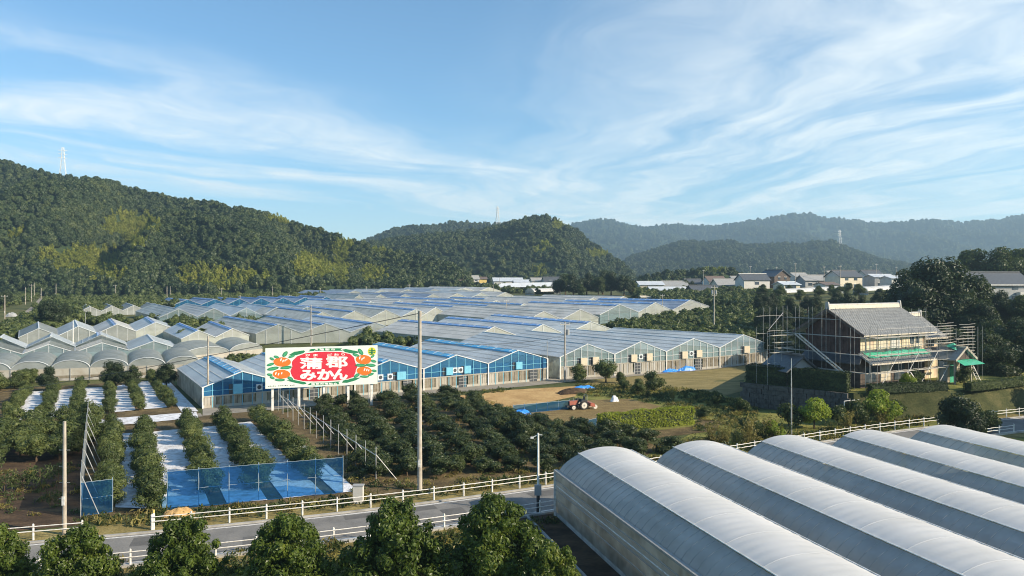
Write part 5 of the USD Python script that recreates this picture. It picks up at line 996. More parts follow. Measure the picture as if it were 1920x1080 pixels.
GLY = json.loads(r'''{"蒲":[[[0,50,0,53,6,60,23,53,26,50,28,49,28,45,25,42,24,38,31,32,32,56,33,57,55,57,55,59,28,59,27,58,22,58,17,63,7,67,5,69,5,73,11,79,2,81,2,92,4,93,25,93,27,99,39,99,40,93,60,93,61,99,72,99,74,93,97,93,99,91,99,82,97,80,87,79,94,74,94,71,97,71,99,69,98,59,70,59,69,57,93,57,95,54,95,11,94,5,90,1,86,0,73,0,72,1,70,6,70,11,80,12,80,17,69,17,68,1,58,0,55,2,55,17,46,17,45,1,33,0,32,1,31,29,27,24,22,14,21,13,14,1,9,1,3,6,3,10,11,22,20,38,14,42],[68,43,80,42,81,44,69,44],[69,72,70,71,74,71,73,73],[28,73,28,71,55,71,56,79,40,80,39,73],[45,43,55,42,55,44,45,44],[13,79,22,75,24,73,26,73,25,80,14,80]]],"郡":[[[0,26,0,30,8,37,14,48,14,51,7,52,6,54,7,63,17,64,19,66,18,69,3,69,2,71,2,80,4,82,20,82,19,86,8,86,7,87,7,98,8,99,52,99,54,82,57,82,57,98,58,99,93,99,99,94,99,90,93,79,93,77,85,62,93,52,97,43,98,30,96,22,93,18,87,15,71,15,70,1,69,0,58,0,57,1,57,69,53,69,53,52,52,51,29,51,28,49,28,48,52,48,54,46,54,7,53,6,27,6,26,0,15,0,14,1,14,22,7,18],[70,29,82,29,84,30,83,43,71,57],[70,63,72,63,81,85,70,85],[27,21,41,20,41,34,27,34],[32,68,32,64,41,64,40,69],[33,86,33,82,41,82,40,86]]],"み":[[[0,28,1,40,6,51,17,60,20,60,24,63,36,66,40,77,40,80,38,79,23,79,22,77,18,79,16,81,15,87,15,93,17,97,38,97,38,98,59,99,66,93,66,86,63,84,55,66,55,64,70,59,71,72,73,74,83,74,88,72,89,64,88,63,87,50,95,45,99,40,97,31,92,24,88,24,84,28,81,28,76,17,68,9,54,0,50,1,41,9,41,14,42,16,56,24,64,33,66,39,60,43,47,46,36,22,31,15,22,11,14,11,6,15],[19,38,18,31,20,30,25,40,25,43,23,43]]],"か":[[[0,71,3,74,25,75,27,97,29,99,41,99,44,98,46,95,44,78,55,77,65,72,66,74,64,75,64,81,66,83,74,87,80,86,86,76,96,55,99,46,99,40,88,33,83,34,76,56,69,70,67,70,67,68,70,62,70,37,67,18,63,9,58,3,51,0,37,0,28,3,27,11,26,14,17,0,12,0,4,3,1,6,1,10,11,27,20,55,16,56,7,54,2,55,0,60],[28,22,38,19,46,19,48,22,53,45,53,55,50,59,41,59,39,58,33,34]]],"ん":[[[0,5,0,12,6,25,6,28,33,84,35,85,40,98,42,99,47,99,51,96,54,96,58,91,57,86,50,76,43,61,51,60,58,56,60,53,62,47,63,21,67,19,73,23,81,36,82,43,85,46,91,45,99,37,96,25,89,12,84,6,75,1,59,0,52,3,48,8,45,15,45,39,43,42,36,40,30,33,25,23,17,1,11,0,2,3]]],"が":[[[65,70,65,75,73,79,68,86,68,92,75,95,79,94,86,99,90,99,99,84,99,79,93,76,88,76,82,71,96,44,97,38,95,35,89,32,84,32,77,51]],[[0,66,2,69,25,70,28,91,30,93,43,91,41,71,54,71,61,68,67,57,65,22,62,11,56,3,46,0,33,1,29,3,28,8,29,17,45,15,50,20,53,35,53,54,49,57,37,56,29,27,16,1,11,0,2,5,2,8,16,35,22,55,4,53,1,55]]],"ま":[[[0,16,1,26,11,35,26,39,42,40,40,47,1,49,3,63,41,62,40,71,3,73,3,87,40,85,41,97,44,99,57,99,59,98,60,85,90,88,95,86,95,76,92,73,59,70,60,62,88,65,95,64,94,50,59,47,60,36,78,30,99,17,90,5,61,20,58,9,51,3,41,0,25,0,9,4,3,10],[20,17,26,14,38,14,42,18,42,25,22,24,18,21]]],"ご":[[[7,69,8,82,67,82,65,91,67,93,73,95,77,94,85,99,91,96,99,83,98,78,91,75,87,76,84,73,74,71,72,68,19,67]],[[0,17,0,33,2,40,15,41,18,38,16,23,19,19,33,15,63,16,80,19,82,17,82,6,79,3,66,1,30,0,10,5,3,10]]],"お":[[[64,80,68,87,73,87,96,72,99,69,99,66,92,57,89,57,78,67,65,73]],[[0,16,0,27,3,33,12,42,23,48,23,63,2,65,1,77,2,79,23,78,24,99,40,98,39,80,54,83,60,83,62,81,62,70,53,67,39,66,39,55,52,57,70,56,86,46,90,34,89,22,86,14,76,6,64,1,47,0,43,11,45,16,61,17,72,24,75,30,73,37,63,42,51,42,39,39,38,10,36,4,31,0,13,2,7,7],[16,25,17,18,24,16,24,31,21,31]]],"り":[[[0,32,2,81,5,97,8,99,28,97,26,83,46,91,68,92,80,88,93,77,99,62,97,36,85,18,63,7,42,1,25,0,16,12,56,22,71,32,77,45,77,59,71,73,64,77,52,78,41,74,32,66,22,51,20,30,3,29]]],"J":[[[0,15,0,21,15,27,24,27,35,19,42,17,53,17,62,21,67,32,67,98,95,99,99,97,99,25,90,11,69,1,37,0,13,6]]],"A":[[[0,3,38,96,41,99,60,99,85,41,99,8,99,1,78,0,67,28,34,28,21,0,3,0],[50,70,41,44,60,44]]],"市":[[[0,72,1,83,42,83,38,95,46,99,52,97,60,83,99,83,99,70,57,69,58,62,91,61,91,19,89,15,82,12,61,13,59,19,60,25,76,25,76,48,58,49,57,3,55,0,44,0,43,49,25,49,24,12,10,12,10,61,42,62,43,70,2,70]]],"柑":[[[4,22,0,32,10,49,15,64,15,67,2,68,2,79,16,80,17,99,29,98,30,80,43,80,44,99,56,98,57,80,76,80,76,98,89,98,89,80,99,79,99,68,89,65,88,0,77,0,74,6,57,6,56,0,44,0,43,46,35,38,29,42,28,0,16,1,16,30,9,20],[56,20,76,19,76,36,56,36],[56,51,58,50,75,50,76,65,57,67],[31,66,41,49,43,48,43,65]]],"橘":[[[0,29,6,39,14,62,13,65,3,66,2,75,4,78,16,78,16,96,18,99,29,98,29,78,50,80,49,84,43,84,41,86,42,96,88,96,93,92,93,88,84,80,96,79,99,75,88,57,77,60,78,53,92,53,96,50,96,8,93,2,77,0,74,8,63,8,61,5,52,5,50,8,49,2,48,0,39,0,37,2,37,38,32,38,29,42,29,1,19,0,16,4,16,29,14,29,10,20,7,19,4,21],[83,41,82,39,83,39],[77,64,79,64,80,68,77,68],[62,20,70,19,70,22,63,22],[67,36,65,33,69,34],[60,60,64,59,64,62,63,62],[49,54,56,53,56,57,54,57],[49,38,51,38,53,41,50,41],[31,64,33,61,48,68,41,68,40,65]]],"組":[[[0,66,7,72,22,99,32,95,33,92,21,70,24,70,31,83,42,78,42,73,34,61,39,58,45,43,45,92,91,93,92,14,99,11,99,2,97,0,38,0,36,2,36,9,32,13,32,7,30,4,20,3,17,23,12,1,8,0,2,2,0,8,5,30,1,38,1,43,11,51,12,55,4,54],[59,14,79,13,79,26,59,26],[59,68,78,67,79,79,59,80],[79,53,59,54,59,40,79,40],[41,30,43,21,45,20,45,31],[13,32,18,30,19,32,25,33,29,32,31,34],[24,48,28,47,29,50,27,51]]],"合":[[[0,57,2,62,15,67,30,77,50,99,60,94,58,87,67,79,99,61,99,58,92,50,78,56,76,52,22,52,19,54,7,49],[48,77,38,65,62,66,50,77]],[[16,45,82,46,84,44,84,2,82,0,71,0,69,5,30,5,28,0,17,0],[30,33,29,18,70,18,70,33]]]}''')
def glyph(ch, x0, y0, x1, y1, col, lev, name):
    ps = []
    for rings in GLY[ch]:
        m_ = lambda r: [bt(x0 + (x1 - x0) * (u / 99), y1 + (y0 - y1) * (v / 99) - (y1 - y0) * 0) for u, v in zip(r[0::2], r[1::2])]
        pg = Polygon(m_(rings[0]), [m_(h) for h in rings[1:]]).buffer(0)
        if not pg.is_empty: ps.append(pg)
    b = MB()
    for pg in ps: b.prism(pg, 0.004 * lev - 0.001, 0.004 * lev + 0.003, BT())
    return obj(name, b, SG[col], bb)
for ch, x0, y0, x1, y1 in [('蒲', 640, 268, 975, 440), ('郡', 1025, 244, 1362, 415), ('み', 643, 455, 885, 610), ('か', 895, 440, 1155, 600), ('ん', 1135, 425, 1362, 590)]: glyph(ch, x0, y0, x1, y1, 'white', 4.5, 'letter')
for ch, x0, y0, x1, y1 in [('が', 722, 217, 792, 252), ('ま', 838, 213, 908, 249), ('ご', 1045, 203, 1125, 237), ('お', 1150, 199, 1228, 232), ('り', 1262, 196, 1318, 228)]: glyph(ch, x0, y0, x1, y1, 'white', 4.5, 'small_letter')
for ch, x0, x1 in [('J', 850, 872), ('A', 876, 912), ('蒲', 930, 1000), ('郡', 1015, 1085), ('市', 1100, 1170)]: glyph(ch, x0, 132 - (x0 - 850) * 0.03, x1, 162 - (x0 - 850) * 0.03, 'white', 2.5, 'small_letter')
for k, ch in enumerate('蒲郡柑橘組合'): glyph(ch, 806 + k * 67, 654 - k * 3.3, 864 + k * 67, 682 - k * 3.3, 'white', 2.5, 'small_letter')
for k in range(16):                          # the illegible line of small print
    x = 178 + k * 24.5; h = (9, 13, 6, 12, 8, 13, 10)[k % 7]; 
    if k in (5, 12): continue
    sgn('small_print_mark', PX((x, 722 - k * 1.7), (x + 16, 721 - k * 1.7), (x + 16, 721 - h - k * 1.7), (x, 722 - h - k * 1.7)), 'ink', 1.5)
em = sgn('emblem', ell(1735, 155, 64, 62), 'yellow', 1.5)
for pts in ([(1685, 138), (1790, 132), (1790, 148), (1685, 154)], [(1680, 165), (1795, 158), (1780, 178), (1750, 172), (1700, 182)], [(1726, 105), (1746, 104), (1750, 195), (1722, 197)], [(1700, 196), (1772, 190), (1768, 202), (1704, 207)]): sgn('emblem_mark', PX(*pts), 'green', 3, str(em.GetPath()))
for k, cx in enumerate((245, 630, 1005, 1372, 1735)):
    s = (cx - 140) / 1685 * bw; q = bx * s - bn * 0.30
    obj('post', MB().bar(q + V(0, 0, -0.3), q + V(0, 0, Z1 - 0.3), 0.26, 0.22, up=bn), M['white_post'], bb)
    r_ = q - bn * 2.0; obj('back_stay', MB().tube([r_ + V(0, 0, -0.2), r_ + V(0, 0, 2.3), q + V(0, 0, 4.6)], 0.06, 6), M['white_post'], bb)
for z in (3.0, 4.6, 6.2): obj('back_rail', MB().bar(-bn * 0.165 + V(0, 0, z), bx * bw - bn * 0.165 + V(0, 0, z), 0.06, 0.1), M['dull_steel'], bb)
# ------------------------------------------------------------------ terrace, retaining wall and the house in its scaffold
TZ = 2.6
top = [V(26.6, 85.2), V(35.3, 76.6), V(46.0, 78.0), V(62, 84.5), V(98, 100), V(70, 128), V(41, 114), V(29.5, 93)]
bot = [top[0] + V(-0.3, -0.3), top[1] + V(-0.2, -0.6), top[2] + V(0.7, -2.0), top[3] + V(1, -2.2), top[4] + V(2, -3), top[5], top[6] + V(-3, 1), top[7] + V(-0.6, 0)]
tb = MB(); n = len(top)
for i in range(n):
    j = (i + 1) % n; tb.quad(V(*bot[i], -0.3), V(*bot[j], -0.3), V(*top[j], TZ), V(*top[i], TZ))
v_, f_ = trimesh.creation.triangulate_polygon(Polygon([tuple(q) for q in top]), engine='earcut'); v_ = np.column_stack([v_, np.full(len(v_), TZ)])
nn_ = np.cross(v_[f_[:, 1]] - v_[f_[:, 0]], v_[f_[:, 2]] - v_[f_[:, 0]])[:, 2]; f_[nn_ < 0] = f_[nn_ < 0][:, ::-1]
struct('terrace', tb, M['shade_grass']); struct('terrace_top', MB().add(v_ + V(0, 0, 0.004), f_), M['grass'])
M['wall_stone'] = plain('retaining_stone', (0.085, 0.082, 0.074), 0.9, 0.2, var=0.25, scale=2.2, bump=0.4)
w0, w1 = V(*bot[0], 0) + V(-0.15, -0.2, 0), V(*bot[1], 0) + V(-0.2, -0.25, 0); rw = thing('retaining_wall', 'dark stone retaining wall below the clipped hedge', 'wall', w0)
rr = np.random.default_rng(5); dw = w1 - w0; nw = unit(np.cross(unit(dw), (0, 0, 1)))
for r_ in range(5):
    nS = 22
    for k in range(nS):
        s0, s1 = (k + 0.5 * (r_ % 2) + rr.uniform(-0.08, 0.08)) / nS, (k + 1 + 0.5 * (r_ % 2) + rr.uniform(-0.08, 0.08)) / nS
        if s1 > 1.0: continue
        z0, z1 = r_ * 0.53, r_ * 0.53 + 0.51; c = dw * (s0 + s1) / 2 + nw * rr.uniform(0, 0.05); L_ = np.linalg.norm(dw) * (s1 - s0) - 0.03
        obj('stone', MB().bar(c - unit(dw) * L_ / 2 + V(0, 0, (z0 + z1) / 2), c + unit(dw) * L_ / 2 + V(0, 0, (z0 + z1) / 2), 0.3, z1 - z0), M['wall_stone'], rw)

def hedge(label, a, b, w, h, z, m, seed, size=0.2, dens=70, group='clipped hedges', name='hedge', cat='hedge', rough=0.12):
    a, b = V(a[0], a[1], z), V(b[0], b[1], z if np.ndim(z) == 0 else z); t = thing(name, label, cat, a, 0, group); d = b - a; L = np.linalg.norm(d); u = d / L; n_ = V(-u[1], u[0], 0)
    rng = np.random.default_rng(seed); N = int(dens * (L * w + 2 * L * h + 2 * w * h)); k = rng.uniform(size=N); P_ = np.zeros((N, 3)); D_ = np.zeros((N, 3))
    A = np.array([L * w, L * h, L * h, w * h, w * h]); c = np.searchsorted(np.cumsum(A) / A.sum(), k)
    s, y, zz = rng.uniform(0, L, N), rng.uniform(-w / 2, w / 2, N), rng.uniform(0, h, N)
    s[c == 3] = 0; s[c == 4] = L; y[c == 1] = -w / 2; y[c == 2] = w / 2; zz[c == 0] = h
    bump_ = rough * (meshkit.noise(np.column_stack([s, y * 2 + 3, zz * 1.5]), seed) - 0.5) * 2
    dirs = np.array([[0, 0, 1], [0, -1, 0], [0, 1, 0], [-1, 0, 0], [1, 0, 0]], float)[c]
    loc = np.column_stack([s, y, zz]) + dirs * (bump_ + rng.uniform(-0.1, 0.05, N))[:, None]
    W_ = lambda q: q[:, :1] * u + q[:, 1:2] * n_ + q[:, 2:] * V(0, 0, 1)
    v, f = leaf_cloud(W_(loc), W_(dirs) + V(0, 0, 0.15), size, rng, 0.6); obj('foliage', MB().add(v, f), M[m], t)
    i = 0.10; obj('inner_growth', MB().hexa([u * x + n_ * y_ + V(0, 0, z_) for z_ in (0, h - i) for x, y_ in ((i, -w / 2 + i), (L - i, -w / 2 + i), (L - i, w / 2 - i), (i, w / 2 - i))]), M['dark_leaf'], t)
    return t
hedge('long dark clipped hedge on the terrace left of the scaffolded house', top[0] + V(0.5, 0.2), top[1] + V(-0.2, 0.6), 1.0, 2.05, TZ, 'dark_leaf', 1, 0.16, 90)
hedge('low dark hedge on the bank in front of the scaffolded house', top[1] + V(1.6, 0.1), top[2] + V(0.0, 0.5), 0.9, 0.9, TZ, 'dark_leaf', 2, 0.16, 90)
hedge('hedge on the bank right of the big dark tree', top[2] + V(2.0, 0.1), top[3] + V(0, 0.6), 0.9, 0.9, TZ, 'shrub_leaf', 3, 0.16, 80)
hedge('bright yellow-green trellis of climbing beans in the garden plot', P(1122, 812), P(1298, 795), 0.55, 1.75, 0.0, 'bean_leaf', 4, 0.18, 130, None, 'bean_trellis', 'trellis', 0.2)
hedge('dark reddish low hedge behind the first white tunnels', P(1232, 850), P(1360, 832), 0.9, 0.7, 0.0, 'dry_leaf', 5, 0.16, 60)

C0 = V(37.6, 80.0, TZ); HR = math.radians(30)
hs = thing('farmhouse', 'two-storey grey tiled farmhouse inside scaffolding, upper wall stripped pale', 'house', C0, HR)
LX, DY = 11.8, 7.0
hb_ = lambda nm, mb, m, par=hs, **k: obj(nm, mb, M[m] if isinstance(m, str) else m, par, **k)
def bx_(x0, x1, y0, y1, z0, z1): return MB().box(((x0 + x1) / 2, (y0 + y1) / 2, (z0 + z1) / 2), (x1 - x0, y1 - y0, z1 - z0))
hb_('lower_wall', bx_(0, LX, 0, DY, -0.2, 3.2), 'dark_wood'); up_w = hb_('upper_wall', bx_(0.04, LX - 0.04, 0.04, DY - 0.04, 3.2, 6.15), 'plaster')
gw = MB(); gw.add([(0.0, 0, 3.25), (0.0, DY, 3.25), (0.0, DY, 6.0), (0.0, DY / 2, 8.3), (0.0, 0, 6.0)], [[0, 2, 1], [0, 3, 2], [0, 4, 3]]); hb_('gable_wall', gw, 'red_wood')
for k in range(12): hb_('gable_board', MB().bar((-0.02, 0.35 + k * 0.57, 3.3), (-0.02, 0.35 + k * 0.57, 5.9 + 2.2 * (1 - abs(0.35 + k * 0.57 - DY / 2) / (DY / 2))), 0.05, 0.04), 'red_wood' if k % 2 else 'dark_wood')
gw = MB(); gw.add([(LX, 0, 6.0), (LX, DY, 6.0), (LX, DY / 2, 8.3)], [[0, 1, 2]]); hb_('gable_wall', gw, 'cream_wall')
def tiled(parent, x0, x1, ye, ze, yr, zr, mt, th=0.16, step=0.30, nm='roof_slope'):
    """one tiled slope: eave line at (ye, ze), top line at (yr, zr)"""
    s = (x1 - x0); A, B_, C_, D_ = (x0, ye, ze), (x1, ye, ze), (x1, yr, zr), (x0, yr, zr)
    if yr < ye: A, B_, C_, D_ = B_, A, D_, C_
    sl = hb_(nm, MB().slab(A, B_, C_, D_, th), mt, parent); par = str(sl.GetPath()); d = V(0, yr - ye, zr - ze); nv = unit(np.cross((1, 0, 0), d)); nv = nv if nv[2] > 0 else -nv
    for k in range(int(s / step) + 1):
        x = x0 + s * k / int(s / step); hb_('tile_row', MB().bar(V(x, ye, ze) + nv * 0.01 - unit(d) * 0.04, V(x, yr, zr) + nv * 0.01, 0.10, 0.07, up=nv), mt, par)
    for k in range(1, 9): hb_('tile_course', MB().bar(V(x0, ye, ze) + d * k / 9 + nv * 0.012, V(x1, ye, ze) + d * k / 9 + nv * 0.012, 0.05, 0.03, up=nv), mt, par)
    hb_('eave_tile_edge', MB().bar(V(x0, ye, ze) - nv * 0.05, V(x1, ye, ze) - nv * 0.05, 0.14, 0.13), 'ridge_tile', par)
    return sl
tiled(hs, -0.9, LX + 0.7, -1.0, 5.75, DY / 2, 8.5, 'tile'); tiled(hs, -0.9, LX + 0.7, DY + 1.0, 5.75, DY / 2, 8.498, 'tile')
def ridge(parent, x0, x1, y, z, h=0.42):
    rc = hb_('ridge', MB().hexa([(x0, y - 0.2, z), (x1, y - 0.2, z), (x1, y + 0.2, z), (x0, y + 0.2, z), (x0 - 0.05, y - 0.14, z + h), (x1 + 0.05, y - 0.14, z + h), (x1 + 0.05, y + 0.14, z + h), (x0 - 0.05, y + 0.14, z + h)]), 'ridge_tile', parent); q = str(rc.GetPath())
    hb_('ridge_cap', MB().tube([(x0 - 0.1, y, z + h + 0.03), (x1 + 0.1, y, z + h + 0.03)], 0.13, 8), 'tile', q)
    for x, s in ((x0, -1), (x1, 1)): hb_('ridge_end_tile', MB().hexa([(x, y - 0.3, z - 0.15), (x + s * 0.16, y - 0.3, z - 0.15), (x + s * 0.16, y + 0.3, z - 0.15), (x, y + 0.3, z - 0.15), (x, y - 0.16, z + h + 0.34), (x + s * 0.22, y - 0.16, z + h + 0.4), (x + s * 0.22, y + 0.16, z + h + 0.4), (x, y + 0.16, z + h + 0.34)]), 'tile', q)
ridge(hs, -0.7, LX + 0.5, DY / 2, 8.46)
for y0, y1, z0, z1 in ((-1.05, DY / 2, 5.68, 8.42), (DY + 1.05, DY / 2, 5.68, 8.42)): hb_('barge_board', MB().bar((-0.93, y0, z0), (-0.93, y1, z1), 0.06, 0.26), 'dark_wood')
tiled(hs, -0.3, 12.6, -1.6, 2.75, 0.0, 3.75, 'tile', nm='lower_roof'); hb_('lower_roof', MB().slab((-1.3, DY, 2.75), (-1.3, -0.8, 2.75), (0, -0.2, 3.6), (0, DY, 3.6), 0.14), 'dark_tile')
rr = np.random.default_rng(8); tv = []
for k in range(31):
    x = 0.3 + k * 0.37
    for j in range(4): tv.append((x, -0.95 + j * 0.29, 3.30 + j * 0.17 + rr.uniform(-0.05, 0.08)))
hb_('green_sheet', MB().add(tv, [[k * 4 + j, (k + 1) * 4 + j, (k + 1) * 4 + j + 1, k * 4 + j + 1] for k in range(30) for j in range(3)]), 'green_sheet')
for k in range(5):
    x = 1.0 + k * 2.15; wn = hb_('wall_board', bx_(x, x + 1.7, -0.035, 0.05, 4.1 + 0.03 * (k % 2), 5.5), ['plaster', 'cream_wall', 'white_wall', 'plaster', 'cream_wall'][k])
for x in (8.9, 9.9): f_ = hb_('window', bx_(x, x + 0.8, -0.05, 0.05, 4.45, 5.5), 'glass'); hb_('frame', bx_(x - 0.06, x + 0.86, -0.07, 0.04, 5.5, 5.58), 'steel', str(f_.GetPath()))
for k in range(7): hb_('stud', bx_(0.9 + k * 1.8, 1.02 + k * 1.8, -0.07, 0.04, 3.9, 5.7), 'plank')
hb_('lintel_board', bx_(0.2, LX, -0.06, 0.04, 5.52, 5.72), 'white_wall')
for k in range(4):
    x = 0.8 + k * 2.6; f_ = hb_('window', bx_(x, x + 1.9, -0.05, 0.05, 0.5, 2.3), 'glass' if k != 1 else 'cream_wall'); hb_('frame', bx_(x + 0.92, x + 0.98, -0.07, 0.04, 0.5, 2.3), 'steel', str(f_.GetPath()))
# right wing
hb_('wing_wall', bx_(LX + 0.02, 16.4, 1.2, 6.2, -0.2, 5.2), 'plaster'); hb_('wing_red_beam', bx_(LX + 0.1, 14.0, 1.14, 1.22, 3.9, 4.25), M['brick_red'] if 'brick_red' in M else 'red_wood'); hb_('wing_window', bx_(14.4, 15.6, 1.13, 1.22, 3.8, 4.8), 'glass')
tiled(hs, LX + 0.72, 17.0, 0.3, 4.85, 3.7, 7.35, 'tile', nm='wing_roof'); tiled(hs, LX + 0.72, 17.0, 7.1, 4.85, 3.7, 7.348, 'tile', nm='wing_roof'); ridge(hs, LX + 1.0, 16.8, 3.7, 7.3, 0.34)
tiled(hs, 12.65, 16.8, -1.2, 2.7, 1.2, 3.7, 'dark_tile', nm='lower_roof')
# entrance porch with its own little gable
for x in (12.0, 15.2): hb_('porch_post', bx_(x - 0.08, x + 0.08, -3.4, -3.24, -0.1, 2.7), 'plank')
hb_('porch_wall', bx_(12.2, 15.0, -2.2, -1.9, -0.1, 2.6), 'cream_wall'); hb_('porch_door', bx_(13.0, 14.3, -2.24, -2.2, 0, 2.1), 'green_sheet'); hb_('porch_side_wall', bx_(11.3, 12.2, -2.4, -1.9, -0.1, 2.5), 'grey_wall')
for s in (-1, 1): hb_('porch_roof', MB().slab(*((lambda a, b, c, d: (a, b, c, d) if s > 0 else (b, a, d, c))((13.6 + s * 2.1, -3.7, 2.75), (13.6 + s * 2.1, -0.6, 2.75), (13.6, -0.6, 4.05), (13.6, -3.7, 4.05))), 0.14), 'tile'); hb_('porch_barge', MB().bar((13.6 + s * 2.15, -3.75, 2.7), (13.6, -3.75, 4.08), 0.08, 0.24), 'plank')
hb_('porch_gable', MB().add([(11.9, -3.45, 2.75), (15.3, -3.45, 2.75), (13.6, -3.45, 3.85)], [[0, 1, 2]]), 'dark_wood'); hb_('porch_green_sheet', MB().slab((11.6, -4.6, 2.25), (15.7, -4.6, 2.25), (15.5, -3.5, 2.72), (11.8, -3.5, 2.72), 0.03), 'green_sheet')
hb_('porch_ridge', MB().bar((13.6, -3.8, 4.1), (13.6, -0.6, 4.1), 0.3, 0.2), 'ridge_tile')

sc = thing('scaffold', 'steel tube scaffold with boards and stairs wrapped around the farmhouse', 'scaffold', C0, HR)
sb_ = lambda nm, mb, m='steel', **k: obj(nm, mb, M[m], sc, **k)
def stand(x, y, h, z0=0.0): sb_('post', MB().tube([(x, y, z0), (x, y, h)], 0.024, 6), 'dull_steel')
def ledger(a, b): sb_('ledger', MB().tube([a, b], 0.021, 6), 'dull_steel')
def board(a, b, w=0.34): sb_('board', MB().bar(a, b, w, 0.06), 'plank')
fx = [-1.4 + 1.8 * k for k in range(9)]
for k, x in enumerate(fx):
    for y in (-2.1, -2.9): stand(x, y, 6.3 if k % 3 else 6.9)
for z in (1.9, 3.75, 5.6):
    for y in (-2.1, -2.9): ledger((fx[0], y, z + 0.03), (fx[-1], y, z + 0.03))
    board((fx[0], -2.5, z), (fx[-1], -2.5, z)); ledger((fx[0], -2.93, z + 0.95), (fx[-1], -2.93, z + 0.95))
for k in range(0, 8, 2): sb_('brace', MB().tube([(fx[k], -2.95, 0.1), (fx[k + 1], -2.95, 1.9)], 0.024, 5)); sb_('brace', MB().tube([(fx[k + 1], -2.95, 1.9), (fx[k + 2] if k + 2 < 9 else fx[-1], -2.95, 3.8)], 0.024, 5))
sy = [-2.1 + 1.75 * k for k in range(7)]
for y in sy:
    for x in (-1.5, -2.2): stand(x, y, 8.7 if y > 0 else 6.6)
for z in (1.9, 3.75, 5.6, 7.4):
    for x in (-1.5, -2.2): ledger((x, sy[0] if z < 7 else 1.4, z), (x, sy[-1], z))
    if z < 7: board((-1.85, sy[0], z), (-1.85, sy[-1], z))
for k in range(4):                           # free-standing frames to the left
    x = -2.2 - 1.1 * (k + 1); stand(x, 8.4, 8.6 if k < 3 else 6.4); stand(x, 6.8, 6.0)
for z in (2.6, 3.7, 4.6, 5.6, 6.2): ledger((-2.2, 6.8, z - 0.2), (-6.6, 6.8, z - 0.2))
for z in (3.7, 5.6, 7.6): ledger((-2.2, 8.4, z), (-6.6, 8.4, z))
for z, x0 in ((5.5, -6.4), (4.7, -6.0), (4.1, -5.6), (3.6, -6.4)): board((x0, 6.5, z), (-3.0, 6.5, z), 0.5)
sb_('brace', MB().tube([(-4.6, 8.4, 6.0), (-2.2, 8.4, 7.9)], 0.028, 5))
for s in (0, 0.55):                          # long stair on the gable side
    sb_('stair_stringer', MB().bar((-2.9, 5.6 + s, 5.6), (-2.7, 0.0 + s, 1.9), 0.07, 0.14))
for k in range(11): q = V(-2.9, 5.9, 5.6) * (1 - k / 10.5) + V(-2.7, 0.3, 1.9) * (k / 10.5); sb_('stair_tread', MB().box(q, (0.5, 0.2, 0.03)), 'plank')
for (x0, z1, x1) in ((3.4, 1.9, 5.4), (15.4, 1.9, 17.0)):
    for y in (-3.1, -3.5): sb_('ladder_rail', MB().bar((x0, y, z1), (x1, y, 0.0), 0.05, 0.09), 'white_rail')
    for k in range(6): q = V(x0, -3.3, z1) * (1 - k / 6) + V(x1, -3.3, 0) * k / 6; sb_('ladder_rung', MB().box(q, (0.16, 0.42, 0.04)), 'white_rail')
for x in (13.4, 14.4, 15.4, 16.4):           # the stack of working decks at the right
    for y in (-0.4, -2.9, -4.0): stand(x, y, 6.4 if x > 15 else 5.2)
for k, z in enumerate((1.6, 2.9, 3.6, 4.3, 5.0, 5.7, 6.3)):
    for y in (-0.4, -2.9): board((14.2 if k > 4 else 12.8, y, z), (16.5, y, z), 0.34); ledger((13.2, y - 0.25, z + 0.35), (16.5, y - 0.25, z + 0.35))
for x in (13.4, 14.9, 16.4): stand(x, 2.6, 8.3)
ledger((13.4, 2.6, 7.9), (16.4, 2.6, 7.9))
sb_('green_cover', MB().add([(12.6, -1.9, 4.2), (14.6, -2.0, 4.1), (14.7, -2.9, 3.7), (12.7, -3.0, 3.8), (13.4, -2.4, 4.55)], [[0, 1, 4], [1, 2, 4], [2, 3, 4], [3, 0, 4]]), 'green_sheet')

